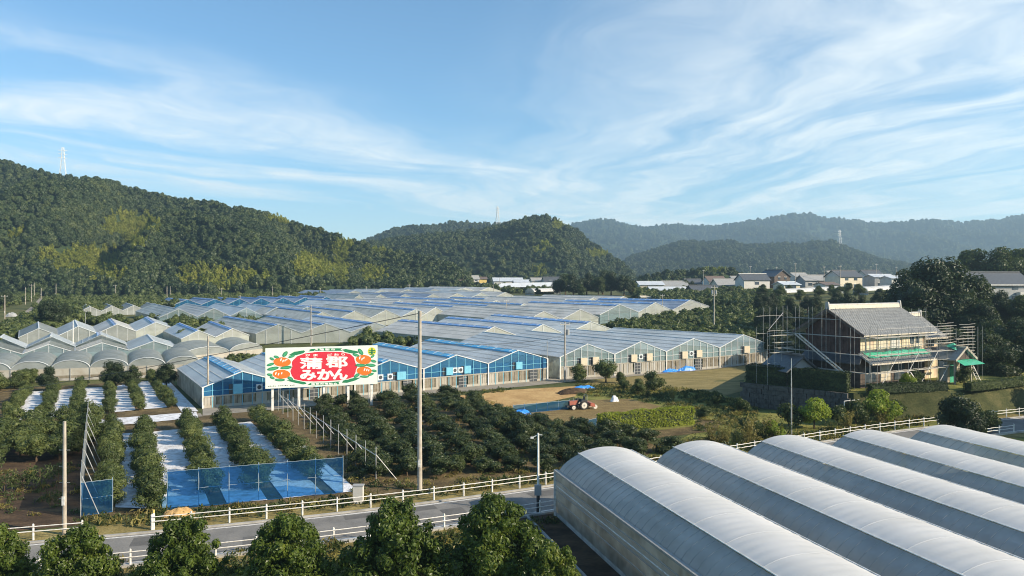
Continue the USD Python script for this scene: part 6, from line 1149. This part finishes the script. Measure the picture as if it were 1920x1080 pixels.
def gabled(label, cat, loc, rz, w, d, h, rh, wall, roof, group=None, name='house', over=0.5, base=-1.0, windows=(), axis='x', gable=None, ridge_m=None, extra=None):
    """a plain gabled building: w along local x, d along local y, ridge along axis"""
    t = thing(name, label, cat, loc, rz, group); o = lambda nm, mb, m, par=t: obj(nm, mb, M[m], par)
    o('wall', MB().box((w / 2, d / 2, (h + base) / 2), (w, d, h - base)), wall)
    if axis == 'x':
        for x, f in ((0.0, [[0, 2, 1]]), (w, [[0, 1, 2]])): o('gable', MB().add([(x, 0, h), (x, d, h), (x, d / 2, h + rh)], f), gable or wall)
        sl = rh / (d / 2)
        for s in (0, 1):
            y0, yr = (-over, d / 2) if s == 0 else (d + over, d / 2); z0 = h - over * sl + 0.1; a = [(-over, y0, z0), (w + over, y0, z0), (w + over, yr, h + rh + 0.1), (-over, yr, h + rh + 0.1)]
            o('roof_slope', MB().slab(*(a if s == 0 else [a[1], a[0], a[3], a[2]]), 0.16), roof)
        r_ = o('ridge', MB().bar((-over, d / 2, h + rh + 0.18), (w + over, d / 2, h + rh + 0.18), 0.34, 0.24), ridge_m or roof)
    else:
        for y, f in ((0.0, [[0, 1, 2]]), (d, [[0, 2, 1]])): o('gable', MB().add([(0, y, h), (w, y, h), (w / 2, y, h + rh)], f), gable or wall)
        sl = rh / (w / 2)
        for s in (0, 1):
            x0 = -over if s == 0 else w + over; z0 = h - over * sl + 0.1; a = [(x0, d + over, z0), (x0, -over, z0), (w / 2, -over, h + rh + 0.1), (w / 2, d + over, h + rh + 0.1)]
            o('roof_slope', MB().slab(*(a if s == 0 else [a[1], a[0], a[3], a[2]]), 0.16), roof)
        o('ridge', MB().bar((w / 2, -over, h + rh + 0.18), (w / 2, d + over, h + rh + 0.18), 0.34, 0.24), ridge_m or roof)
    for (face, s, z, ww, hh) in windows:
        c = {'f': (s * w, -0.03, z), 'r': (w + 0.03, s * d, z), 'l': (-0.03, s * d, z)}[face]; sz = (ww, 0.1, hh) if face == 'f' else (0.1, ww, hh)
        f_ = o('window', MB().box(c, sz), 'glass'); k = V(0, -0.03, 0) if face == 'f' else V(0.03 if face == 'r' else -0.03, 0, 0)
        o('frame', MB().box(V(*c) + k + V(0, 0, hh / 2), (sz[0] + 0.1, sz[1] + 0.02, 0.12)), 'white_rail', str(f_.GetPath()))
    if extra:
        for nm, mb, m in extra: o(nm, mb, m)
    return t
gabled('small dark wooden shed with a low gable left of the scaffold', 'shed', V(*PD(1476, 81.5, TZ)), 0.30, 3.6, 4.0, 1.9, 1.3, 'dark_wood', 'dark_tile', None, 'shed', axis='y', gable='grey_wall', base=0)
W1 = (('f', .2, 1.4, 1.6, 1.2), ('f', .6, 1.4, 2.0, 1.3)); W2 = (('f', .25, 1.4, 1.6, 1.2), ('f', .7, 1.4, 1.8, 1.3), ('f', .3, 4.0, 1.6, 1.1), ('f', .7, 4.0, 1.6, 1.1), ('r', .5, 4.2, 1.6, 1.2))
vg = 'houses of the village behind the greenhouses'
def vp(px, D): q = PD(px, D); return q
gabled('low farmhouse with long grey tiled roof behind the utility pole', 'house', vp(1347, 300), 0.15, 12.5, 8, 3.0, 2.4, 'cream_wall', 'tile', vg, windows=W1)
gabled('dark roofed low building left of the long tiled farmhouse', 'house', vp(1300, 292), 0.2, 11, 7, 2.0, 2.0, 'dark_wood', 'dark_tile', vg, windows=W1)
gabled('house with pale blue-white gable among dark tiled roofs', 'house', vp(1395, 292), 0.25, 11.5, 6.5, 4.4, 2.2, 'white_wall', 'dark_tile', vg, gable='white_wall', windows=(('r', .3, 3.2, 1.2, 1.2), ('r', .7, 3.2, 1.2, 1.2), ('f', .5, 3.0, 1.8, 1.2)), ridge_m='white_rail')
gabled('dark two-storey tiled house with brown gable in the village', 'house', vp(1452, 296), 0.45, 8.5, 9.0, 4.8, 2.5, 'dark_wood', 'dark_tile', vg, axis='y', gable='dark_wood', windows=(('f', .3, 4.0, 1.2, 1.0), ('f', .7, 4.0, 1.2, 1.0), ('f', .5, 1.5, 2.4, 1.4)))
gabled('low grey tiled house between dark house and cream house', 'house', vp(1510, 300), 0.2, 11, 7, 3.0, 2.0, 'grey_wall', 'tile', vg, windows=W1)
gabled('cream two-storey house with dark roof and pale gable', 'house', vp(1575, 285), 0.35, 11.0, 8.0, 5.0, 2.3, 'cream_wall', 'dark_tile', vg, gable='white_wall', windows=W2)
gabled('grey flat-sided house beside the cream house', 'house', vp(1562, 305), 0.2, 5.0, 7, 4.6, 0.8, 'grey_wall', 'tile', vg, windows=W1)
gabled('blue-grey low hall at the edge of the dark trees', 'house', vp(1640, 292), 0.15, 9.0, 7, 4.4, 0.9, 'grey_wall', 'metal_roof', vg, windows=W2)
gabled('pale hall with flat roof nearest the dark trees', 'house', vp(1672, 280), 0.15, 9.0, 7, 4.2, 0.8, 'white_wall', 'metal_roof', vg, windows=W1)
gabled('pale workshop building right of the dark tree clump', 'building', vp(1200, 330), 0.1, 11, 8, 3.6, 1.4, 'cream_wall', 'metal_roof', vg, 'building', windows=W1)
gabled('grey roofed barn beside the pale workshop', 'barn', vp(1246, 335), 0.1, 11, 8, 3.0, 2.0, 'dark_wood', 'tile', vg, 'barn')
gabled('long white-blue roof of a low shed in front of the pale workshop', 'shed', vp(1222, 300), 0.12, 15, 7, 1.8, 1.5, 'white_wall', 'metal_roof', vg, 'shed')
gabled('small cream shed in the far orchard, left one of two', 'shed', vp(1204, 262), 0.1, 4.8, 3, 1.6, 0.3, 'cream_wall', 'ridge_tile', 'two cream sheds in the far orchard', 'shed')
gabled('small cream shed in the far orchard, right one of two', 'shed', vp(1233, 262), 0.1, 4.8, 3, 1.7, 0.3, 'cream_wall', 'ridge_tile', 'two cream sheds in the far orchard', 'shed')
gabled('little white two-storey house at the foot of the wooded hill', 'house', vp(880, 440), 0.3, 6, 6, 4.6, 2.0, 'white_wall', 'tile', vg, windows=W2)
gabled('little yellow house beside the white one at the hill foot', 'house', vp(899, 445), 0.2, 4.5, 5, 4.6, 1.0, 'yellow_wall', 'brown_tile', vg, windows=W1)
gabled('pinkish low roof left of the little white house', 'barn', vp(838, 425), 0.25, 11, 6, 2.2, 1.8, 'brown_tile', 'brown_tile', vg, 'barn')
gabled('long pale hall in front of the round hill', 'building', vp(926, 430), 0.12, 17, 9, 3.4, 1.8, 'white_wall', 'metal_roof', vg, 'building', windows=W1)
gabled('low white hall right of the long pale hall', 'building', vp(965, 415), 0.12, 12, 8, 2.8, 1.4, 'white_wall', 'metal_roof', vg, 'building', windows=W1)
gabled('dark roofed house left of the dark tree clump', 'house', vp(1022, 400), 0.2, 10, 8, 3.6, 2.6, 'white_wall', 'dark_tile', vg, windows=W2)
gabled('cream house behind the dark roofed house by the tree clump', 'house', vp(998, 405), 0.2, 6, 6, 4.0, 1.6, 'cream_wall', 'tile', vg, windows=W1)
q = PD(1822, 175, 8.9); gabled('big grey tiled house with white eaves at the right edge, among trees', 'house', q, 0.18, 17, 9, 4.6, 3.0, 'grey_wall', 'dark_tile', None, windows=W2, base=-4, extra=[('eave_gutter', MB().bar((4, -0.65, 4.55), (19.6, -0.65, 4.55), 0.16, 0.2), 'white_rail'), ('balcony', MB().box((15, -0.8, 2.4), (6, 1.2, 0.9)), 'white_wall')])
for l, px, D, w, h, rh, wl, rf, ax in [('small tiled house peeping out left of the pale gabled house', 1378, 330, 8, 3.6, 2.0, 'cream_wall', 'tile', 'x'), ('brown roofed cottage behind the long tiled farmhouse', 1330, 345, 9, 4.2, 2.2, 'white_wall', 'brown_tile', 'x'), ('narrow dark roofed house right of the pale gabled house', 1436, 330, 6, 4.4, 2.2, 'grey_wall', 'dark_tile', 'y'),
    ('white-walled house between the dark gable and low tiled house', 1492, 335, 7, 4.6, 1.6, 'white_wall', 'tile', 'x'), ('brown gabled annex right of the low tiled house', 1545, 310, 5.5, 3.4, 2.0, 'dark_wood', 'dark_tile', 'y'), ('pale house behind the grey flat-sided house', 1560, 345, 8, 5.0, 2.0, 'cream_wall', 'tile', 'x'), ('tiled house behind the cream house, right', 1625, 335, 9, 5.0, 2.2, 'white_wall', 'dark_tile', 'x'), ('low lean-to before the dark gabled house', 1470, 282, 7, 2.2, 1.0, 'cream_wall', 'metal_roof', 'x'), ('low garage before the cream house', 1548, 276, 6, 2.3, 0.8, 'white_wall', 'brown_tile', 'x'), ('little tiled house right of the barn', 1290, 350, 8, 3.6, 2.0, 'white_wall', 'dark_tile', 'x')]:
    gabled(l, 'house', vp(px, D), 0.25, w, 7, h, rh, wl, rf, vg, windows=W1, axis=ax)
def low_tunnel(label, a, b, w, h):
    d = V(*(b - a)[:2], 0); L = np.linalg.norm(d); pn = unit(np.cross(d, (0, 0, 1))); arch_house(label, 'long white tunnels before the village', a, a + pn * w + V(0, 0, 0), d[:2], 1.0, h, 'tunnel_film', 9)
low_tunnel('long white film tunnel in front of the tiled village roofs', PD(1442, 248), PD(1560, 262), 6.0, 1.5)
low_tunnel('second white film tunnel half hidden by the dark trees', PD(1600, 252), PD(1690, 262), 6.0, 1.6)
low_tunnel('pale film tunnel just left of the dark tree clump', PD(985, 330), PD(1034, 338), 7.0, 1.8)

# ------------------------------------------------------------------ single trees and shrubs
EV = ['evergreen_0', 'evergreen_1', 'evergreen_2', 'evergreen_3']; RT = np.random.default_rng(900)
def tree(label, px, D, s, kind=None, group=None, z=None, name='evergreen_tree', sz=1.0, cat='tree'):
    q = PD(px, D, z); k = kind or EV[RT.integers(4)]; return place(k, name, label, cat, q, RT.uniform(0, 6.28), (s, s, s * sz), group)
wb = 'dark evergreens of the wooded bank behind the house'
k_ = 0
col = ['at the left end', 'second from the left', 'third from the left', 'fourth from the left', 'fifth from the left', 'sixth from the left', 'seventh from the left', 'eighth from the left', 'ninth from the left', 'at the right end']
for rown, D, xs, s in [('front', 128, [1448, 1478, 1508, 1540, 1572, 1604, 1636, 1668, 1700, 1732], 0.74), ('middle', 158, [1436, 1466, 1496, 1526, 1556, 1586, 1616, 1646, 1676, 1706], 0.72), ('rear', 190, [1424, 1452, 1480, 1508, 1536, 1564, 1592, 1620, 1650, 1680], 0.70)]:
    for i, x in enumerate(xs): tree(f'dark bushy evergreen in the {rown} row of the wooded bank, {col[i]}', x + RT.uniform(-6, 6), D + RT.uniform(-6, 6), s * RT.uniform(0.85, 1.2), None, wb)
for i, x in enumerate([1430, 1462, 1500, 1535, 1572, 1610, 1650]):
    tree(f'sunlit looser tree on the crest of the wooded bank, {col[i]}', x, 222 + RT.uniform(-6, 6), 0.62 * RT.uniform(0.85, 1.2), f'pale_tree_{i % 2}', 'paler trees on the crest of the bank', name='pale_tree')
for l, px, D, s, kd in [('left flank of the tall dark tree dome at the right', 1702, 122, 1.15, None), ('tallest dark evergreen in the dome at the right', 1738, 132, 2.05, None), ('dark evergreen at the centre of the right dome', 1785, 138, 2.05, None), ('dark evergreen behind the round tree at the right', 1712, 146, 1.75, None),
                     ('rounded lighter tree in front of the dark dome', 1776, 112, 0.98, 'pale_tree_0'), ('pale tree before the big grey house', 1862, 114, 1.05, 'pale_tree_1'), ('pale feathery tree above the big grey house roof, left', 1830, 205, 2.15, 'pale_tree_0'), ('pale feathery tree above the big grey house roof, right', 1880, 200, 2.1, 'pale_tree_1'), ('pale feathery tree at the upper right edge', 1925, 205, 2.2, 'pale_tree_0'),
                     ('dark evergreen at the right edge below the grey house', 1905, 108, 1.15, None), ('dark evergreen against the grey house wall, left', 1835, 150, 1.15, None), ('dark evergreen against the grey house wall, right', 1885, 145, 1.1, None), ('pale tree at the foot of the grey house', 1918, 138, 1.15, 'pale_tree_1'), ('dark evergreen low before the pale trees', 1845, 124, 1.15, None), ('dark evergreen between dome and grey house', 1815, 128, 1.3, None), ('dark evergreen between scaffold and right edge', 1850, 100, 1.02, None), ('dark evergreen right behind the scaffold tower', 1800, 104, 1.0, None), ('dark evergreen behind the house roof', 1640, 108, 0.98, None), ('dark evergreen at the right edge, lower', 1925, 96, 1.05, None), ('dark evergreen right of the scaffold tower', 1868, 92, 0.86, None), ('dark evergreen left behind the roof gable', 1580, 116, 0.9, None), ('dark evergreen behind the small shed', 1520, 112, 0.8, None), ('dark evergreen behind the left scaffold frames', 1470, 116, 0.72, None)]:
    tree(l, px, D, s, kd, 'trees around the scaffolded house', name='pale_tree' if kd else 'evergreen_tree')
for i, (px, D, s) in enumerate([(2075, 71, 1.0), (2180, 66, 1.15), (2290, 64, 1.35), (2060, 84, 1.15), (2080, 98, 1.5), (2150, 92, 1.3), (2020, 112, 1.7), (2120, 122, 2.1), (2230, 76, 1.3), (2400, 62, 1.6), (2330, 82, 1.6)]):
    tree('dark evergreen of the wood that goes on beyond the right edge', px, D, s, None, 'wood going on beyond the right edge')
for i, (px, D, s, kd) in enumerate([(1050, 300, 1.05, None), (1075, 296, 1.25, None), (1100, 304, 1.3, None), (1122, 298, 1.2, 'pale_tree_0'), (1146, 302, 1.3, None), (1170, 300, 1.15, None), (1186, 304, 0.85, 'pale_tree_1'), (1090, 285, 0.8, 'pale_tree_1'), (1060, 312, 1.4, 'pale_tree_0'), (1130, 318, 1.4, None)]):
    tree(f'tree of the dark clump above the greenhouses, {["leftmost", "second, darkest", "third and tallest", "paler one in the middle", "dark one right of the middle", "rightmost big", "low pale at the right end", "low pale in front", "pale behind on the left", "dark behind on the right"][i]}', px, D, s, kd, 'dark tree clump above the greenhouses', name='pale_tree' if kd else 'evergreen_tree')
for l, px, D, s, kd in [('dark tree beside the climbing lane at the left', 92, 178, 0.95, None), ('second dark tree beside the climbing lane at the left', 118, 186, 0.75, None), ('bushy dark tree at the far left edge below the hill', 8, 240, 0.9, None), ('dark round bush left of the little yellow house', 872, 380, 0.62, None), ('second dark round bush before the village', 895, 385, 0.6, None), ('small dark pine among greenhouse roofs above the billboard', 502, 158, 0.42, None), ('bush beside the pale film tunnel near the tree clump', 1008, 318, 0.5, 'pale_tree_0'),
                     ('tree between tiled farmhouse and warehouse, left', 1285, 340, 0.8, 'pale_tree_1'), ('dark round tree behind the utility pole', 1300, 300, 0.75, None), ('low tree before the tiled farmhouse', 1370, 262, 0.5, None), ('low tree in front of the pale gabled house', 1430, 268, 0.5, 'pale_tree_0'), ('low bush before the white village tunnel', 1480, 262, 0.45, 'pale_tree_1'), ('bushy tree covering the end of the white village tunnel', 1590, 240, 0.7, 'pale_tree_0'), ('second bushy tree before the white village tunnels', 1560, 236, 0.62, 'pale_tree_1'),
                     ('dark bushy tree at the corner of the rows and arches, left', 90, 96, 0.42, None), ('wide dark tree in front of the round arches', 212, 98, 0.5, None), ('dark low tree between arches and plank wall', 312, 99, 0.45, None), ('second dark tree in front of the round arches', 245, 97, 0.44, None)]:
    tree(l, px, D, s, kd, 'single trees among the fields', name='pale_tree' if kd else 'evergreen_tree')
gb = 'shrubs of the garden plots'
for l, px, D, s, kd in [('dark shrub left of the pair before the clear greenhouses', 1085, 104, 1.25, 'mikan_0'), ('larger dark shrub of the pair before the clear greenhouses', 1136, 104, 1.65, 'mikan_1'), ('small shrub right of the larger dark shrub', 1163, 103, 0.8, 'mikan_2'), ('dark shrub standing in the stubble field', 1226, 96, 1.35, 'mikan_3'), ('low dark shrub left of the one in the stubble field', 1196, 93, 0.95, 'mikan_0'), ('small dark shrub below the pair', 1170, 97, 0.7, 'mikan_1'),
                     ('bright round shrub in the shade edge below the hedge, right', 1527, 71, 1.55, 'bright_shrub'), ('bright shrub beside the thin pale pole', 1450, 66, 0.9, 'bright_shrub'), ('shrub left of the thin pale pole', 1405, 68, 1.1, 'shrub_0'), ('dark shrub behind the bright round one', 1478, 72, 1.4, 'shrub_1'), ('shrub in front of the retaining wall', 1570, 73, 1.25, 'shrub_2'), ('tall shrub before the bank hedge, left', 1605, 73.5, 1.4, 'shrub_0'), ('tall shrub before the bank hedge, with light top', 1650, 74, 1.7, 'bright_shrub'), ('shrub before the bank hedge, right', 1678, 75, 1.3, 'shrub_1'),
                     ('shrub between bean trellis and hedge', 1390, 80, 1.0, 'shrub_2'), ('low shrub on the dark garden slope', 1345, 84, 0.9, 'shrub_0'), ('low shrub right of the bean trellis', 1322, 76, 0.8, 'shrub_1'), ('lone shrub by the road pole verge', 855, 55, 0.75, 'shrub_1'), ('shrub in the farmhouse front garden', 1715, 80.5, 1.15, 'shrub_0'), ('yellow shrub in the farmhouse front garden', 1700, 79, 0.9, 'bright_shrub'), ('dark clipped shrub before the porch', 1808, 83, 1.0, 'mikan_2')]:
    z = TZ if (D > 76 and px > 1690) else 0.0
    place(kd, 'garden_shrub', l, 'shrub', V((px - 960) / FOC * D, D, z), RT.uniform(0, 6), s, gb)
tree('big dark tree by the road right of the bank hedge, over the last tunnels', 1800, 62.6, 0.62, 'evergreen_2', None, 0.0)
place('shrub_1', 'garden_shrub', 'pale lower shrub at the right flank of the big roadside dark tree', 'shrub', P(1850, 812), 1.0, 1.3, gb)
for i, (px, py, s, k) in enumerate([(1300, 842, 0.7, 0), (1335, 838, 1.0, 1), (1358, 836, 1.1, 1), (1380, 834, 0.9, 0), (1402, 830, 1.2, 1), (1425, 826, 1.0, 0), (1445, 826, 1.1, 1), (1470, 822, 0.9, 0), (1560, 812, 0.8, 0), (1590, 806, 0.9, 1), (1620, 802, 1.0, 0), (1650, 798, 0.9, 1), (1215, 745, 0.6, 0), (1240, 748, 0.6, 0), (1262, 750, 0.6, 1), (1285, 748, 0.5, 0), (1305, 752, 0.6, 0)]):
    if i < 12: place(f'tall_weed_{k}', 'tall_weed', f'clump of tall seeding weeds behind the white tunnels, {NTH[i]} from the left', 'weeds', P(px, py), i * 1.1, s * 1.2, 'tall weeds along the road')
    else: place(f'tall_weed_{k}', 'vegetable_clump', f'leafy vegetable clump in the garden rows, {NTH[i - 12]} from the left', 'plant', P(px, py), i * 1.1, s * 1.2, 'vegetables in the garden plot')

# ------------------------------------------------------------------ tractor, tarpaulins and small things
M['tractor_red'] = plain('tractor_red', (0.36, 0.11, 0.07), 0.45, 0.5, var=0.12, scale=3); M['rubber'] = plain('rubber', (0.03, 0.03, 0.03), 0.85); M['rim'] = plain('pale_rim', (0.62, 0.58, 0.50), 0.6, var=0.1)
TQ = P(1091, 767); tr = thing('tractor', 'small red tractor with rotary tiller, pale wheel rims', 'tractor', TQ, math.radians(200)); UsdGeom.Xformable(tr).AddScaleOp().Set(Gf.Vec3f(0.9, 0.9, 0.9))
def tp(nm, mb, m, par=tr, sm=False): return obj(nm, mb, M[m], par, sm)
def wheel(x, y, r, w):
    ty = trimesh.creation.revolve([(r * 0.62, -w / 2), (r * 0.92, -w / 2), (r, -w * 0.3), (r, w * 0.3), (r * 0.92, w / 2), (r * 0.62, w / 2)], sections=20); v = np.array(ty.vertices)[:, [0, 2, 1]] + (x, y, r)
    wt = tp('wheel', MB().add(v, np.array(ty.faces)[:, ::-1]), 'rubber', tr, 40); par = str(wt.GetPath())
    for s in (-1, 1):
        rm = trimesh.creation.cylinder(r * 0.66, 0.05, sections=18); vv = np.array(rm.vertices)[:, [0, 2, 1]] + (x, y + s * w * 0.46, r); tp('rim', MB().add(vv, np.array(rm.faces)[:, ::-1]), 'rim', par)
        hb2 = trimesh.creation.cylinder(r * 0.2, 0.08, sections=12); vv = np.array(hb2.vertices)[:, [0, 2, 1]] + (x, y + s * w * 0.5, r); tp('hub', MB().add(vv, np.array(hb2.faces)[:, ::-1]), 'dull_steel', par)
    if r > 0.4:
        for k in range(16): a = k * math.pi / 8; c = V(x + math.cos(a) * r, y, r + math.sin(a) * r); tp('tread_lug', MB().bar(c - V(0, w / 2, 0), c + V(0, w / 2, 0), 0.07, 0.05, up=(math.cos(a), 0, math.sin(a))), 'rubber', par)
for y in (-0.52, 0.52): wheel(1.35, y * 0.92, 0.34, 0.24); wheel(0.0, y * 1.05, 0.55, 0.34)
tp('hood', MB().hexa([(0.75, -0.27, 0.62), (1.75, -0.25, 0.60), (1.75, 0.25, 0.60), (0.75, 0.27, 0.62), (0.72, -0.24, 1.16), (1.72, -0.2, 1.06), (1.72, 0.2, 1.06), (0.72, 0.24, 1.16)]), 'tractor_red')
tp('grille', MB().box((1.765, 0, 0.83), (0.04, 0.36, 0.36)), 'dark'); tp('engine_block', MB().box((0.95, 0, 0.5), (1.5, 0.36, 0.34)), 'dark'); tp('front_axle', MB().bar((1.35, -0.45, 0.36), (1.35, 0.45, 0.36), 0.12), 'dark'); tp('front_weight', MB().box((1.95, 0, 0.45), (0.34, 0.5, 0.22)), 'dark')
for y in (-0.55, 0.55): tp('fender', MB().hexa([(-0.45, y - 0.17, 1.02), (0.45, y - 0.17, 1.0), (0.45, y + 0.17, 1.0), (-0.45, y + 0.17, 1.02), (-0.36, y - 0.17, 1.18), (0.3, y - 0.17, 1.2), (0.3, y + 0.17, 1.2), (-0.36, y + 0.17, 1.18)]), 'dark')
tp('seat', MB().box((-0.1, 0, 1.12), (0.42, 0.42, 0.12)).box((-0.32, 0, 1.34), (0.1, 0.42, 0.4)), 'dark'); tp('dashboard', MB().box((0.66, 0, 1.2), (0.16, 0.42, 0.3)), 'dark')
an = np.linspace(0, 2 * np.pi, 15); tp('steering_wheel', MB().tube([V(0.46, 0.2 * math.cos(a), 1.42) + V(0.10, 0, 0.14) * math.sin(a) for a in an], 0.022, 5, False), 'dark'); tp('steering_column', MB().tube([(0.62, 0, 1.28), (0.46, 0, 1.42)], 0.025, 5), 'dark')
tp('roll_bar', MB().tube([(-0.48, -0.42, 0.9), (-0.5, -0.42, 1.75), (-0.5, 0.42, 1.75), (-0.48, 0.42, 0.9)], 0.035, 6), 'dull_steel'); tp('exhaust_pipe', MB().tube([(1.2, 0.22, 1.0), (1.2, 0.22, 1.5)], 0.03, 6), 'dull_steel')
tp('step', MB().box((0.5, 0.42, 0.5), (0.5, 0.26, 0.04)), 'dull_steel')
rt = tp('rotary_tiller', MB().hexa([(-1.5, -0.75, 0.30), (-0.8, -0.75, 0.42), (-0.8, 0.75, 0.42), (-1.5, 0.75, 0.30), (-1.35, -0.75, 0.75), (-0.85, -0.75, 0.82), (-0.85, 0.75, 0.82), (-1.35, 0.75, 0.75)]), 'tractor_red')
for y in (-0.7, 0.7): cy_ = trimesh.creation.cylinder(0.26, 0.08, sections=16); tp('tiller_end_disc', MB().add(np.array(cy_.vertices)[:, [0, 2, 1]] + (-1.5, y, 0.32), np.array(cy_.faces)[:, ::-1]), 'rim', str(rt.GetPath()))
for k in range(12): a = k * 2.1; c = V(-1.12, -0.66 + k * 0.12, 0.25); tp('tine', MB().bar(c, c + V(math.cos(a) * 0.24, 0, math.sin(a) * 0.24), 0.05, 0.02), 'dull_steel', str(rt.GetPath()))
for s in (-0.3, 0.3): tp('hitch_link', MB().bar((-0.35, s, 0.55), (-0.95, s, 0.62), 0.06), 'dark')

def crumpled(label, c, rx, ry, h, seed, m='tarp', group='blue tarpaulins', rz=0.4):
    u_ = np.linspace(-1, 1, 22); X, Y = np.meshgrid(u_, u_, indexing='ij'); r = np.sqrt(X ** 2 + Y ** 2); n_ = meshkit.fbm(np.column_stack([X.ravel() * 2.2, Y.ravel() * 2.2, np.full(X.size, seed * 3.1)]), 4, seed).reshape(X.shape)
    Z = h * np.clip(1 - r ** 2, 0, 1) ** 0.6 * (0.35 + 1.3 * n_) + 0.05; ed = 1 + 0.25 * (n_ - 0.5); cs, sn = math.cos(rz), math.sin(rz); XX, YY = X * rx * ed, Y * ry * ed
    m_, k_ = X.shape; i, j = np.meshgrid(np.arange(m_ - 1), np.arange(k_ - 1), indexing='ij'); a = i * k_ + j
    v = np.stack([c[0] + XX * cs - YY * sn, c[1] + XX * sn + YY * cs, c[2] + Z], -1).reshape(-1, 3); obj('tarpaulin', MB().add(v, np.stack([a, a + k_, a + k_ + 1, a + 1], -1).reshape(-1, 4)), M[m], label=label, category='tarpaulin', group=group)
crumpled('crumpled blue tarpaulin heap at the foot of the clear greenhouse', G(1280, 694), 2.6, 1.3, 0.9, 1); crumpled('flatter darker blue tarpaulin beside the heap', G(1254, 697), 1.6, 0.9, 0.4, 2)
crumpled('bright blue tarpaulin over a low frame by the dry grass', P(1095, 730), 1.7, 0.6, 0.45, 3); crumpled('blue tarpaulin scrap lying at the corner of the low blue net', P(975, 778), 1.2, 0.7, 0.5, 4)
crumpled('small blue tarpaulin scrap among the orchard trees, left', P(1142, 822), 0.6, 0.4, 0.3, 5); crumpled('small blue tarpaulin scrap among the orchard trees, right', P(1160, 828), 0.45, 0.3, 0.3, 6)
crumpled('brown heap of cut stalks beside the bright blue tarpaulin', P(1075, 737), 2.2, 1.0, 0.6, 7, 'dark_soil', 'heaps in the garden')
crumpled('low grey covered heap beside the climbing lane at the left', G(22, 594), 1.5, 0.9, 1.0, 8, 'grey_wall'); crumpled('pale sack lying by the garden path', P(1152, 753), 0.5, 0.35, 0.6, 9, 'sheet', 'heaps in the garden'); crumpled('tan straw heap at the road end of the blue net', P(335, 968), 0.9, 0.5, 0.45, 10, 'dry_grass', 'heaps in the garden')
b = G(825, 727); t = thing('extinguisher_box', 'red box on a stand at the blue netted greenhouse', 'box', b + V(0, -0.5, 0)); obj('cabinet', MB().box((0, 0, 0.95), (0.5, 0.35, 1.1)), plain('red_paint', (0.55, 0.06, 0.03), 0.5), t); obj('stand', MB().box((0, 0, 0.2), (0.3, 0.25, 0.45)), M['concrete'], t)
b = P(672, 943); t = thing('meter_box', 'small pale grey box at the roadside below the bare post fence', 'box', b); obj('cabinet', MB().box((0, 0, 0.55), (0.62, 0.4, 1.1)), M['white_wall'], t); obj('lid', MB().box((0, 0, 1.13), (0.7, 0.46, 0.06)), M['grey_wall'], t)
b = P(288, 993); t = thing('marker_post', 'white marker post with yellow top at the railing end', 'post', b); obj('shaft', MB().tube([(0, 0, 0), (0, 0, 0.95)], 0.07, 8), M['white_rail'], t, 40); obj('reflector', MB().tube([(0, 0, 0.96), (0, 0, 1.12)], 0.07, 8), M['yellow_wall'], t, 40)
b = V(*PD(1583, 73.8, 0)); t = thing('pipe_gate', 'white pipe gate frame at the end of the retaining wall', 'gate', b); obj('frame', MB().tube([(0, 0, 0), (0, 0, 2.2), (1.6, 0.3, 2.3)], 0.05, 6), M['white_rail'], t)
t = thing('person', 'person in pale clothes bending in the garden', 'person', P(1152, 760)) if False else None
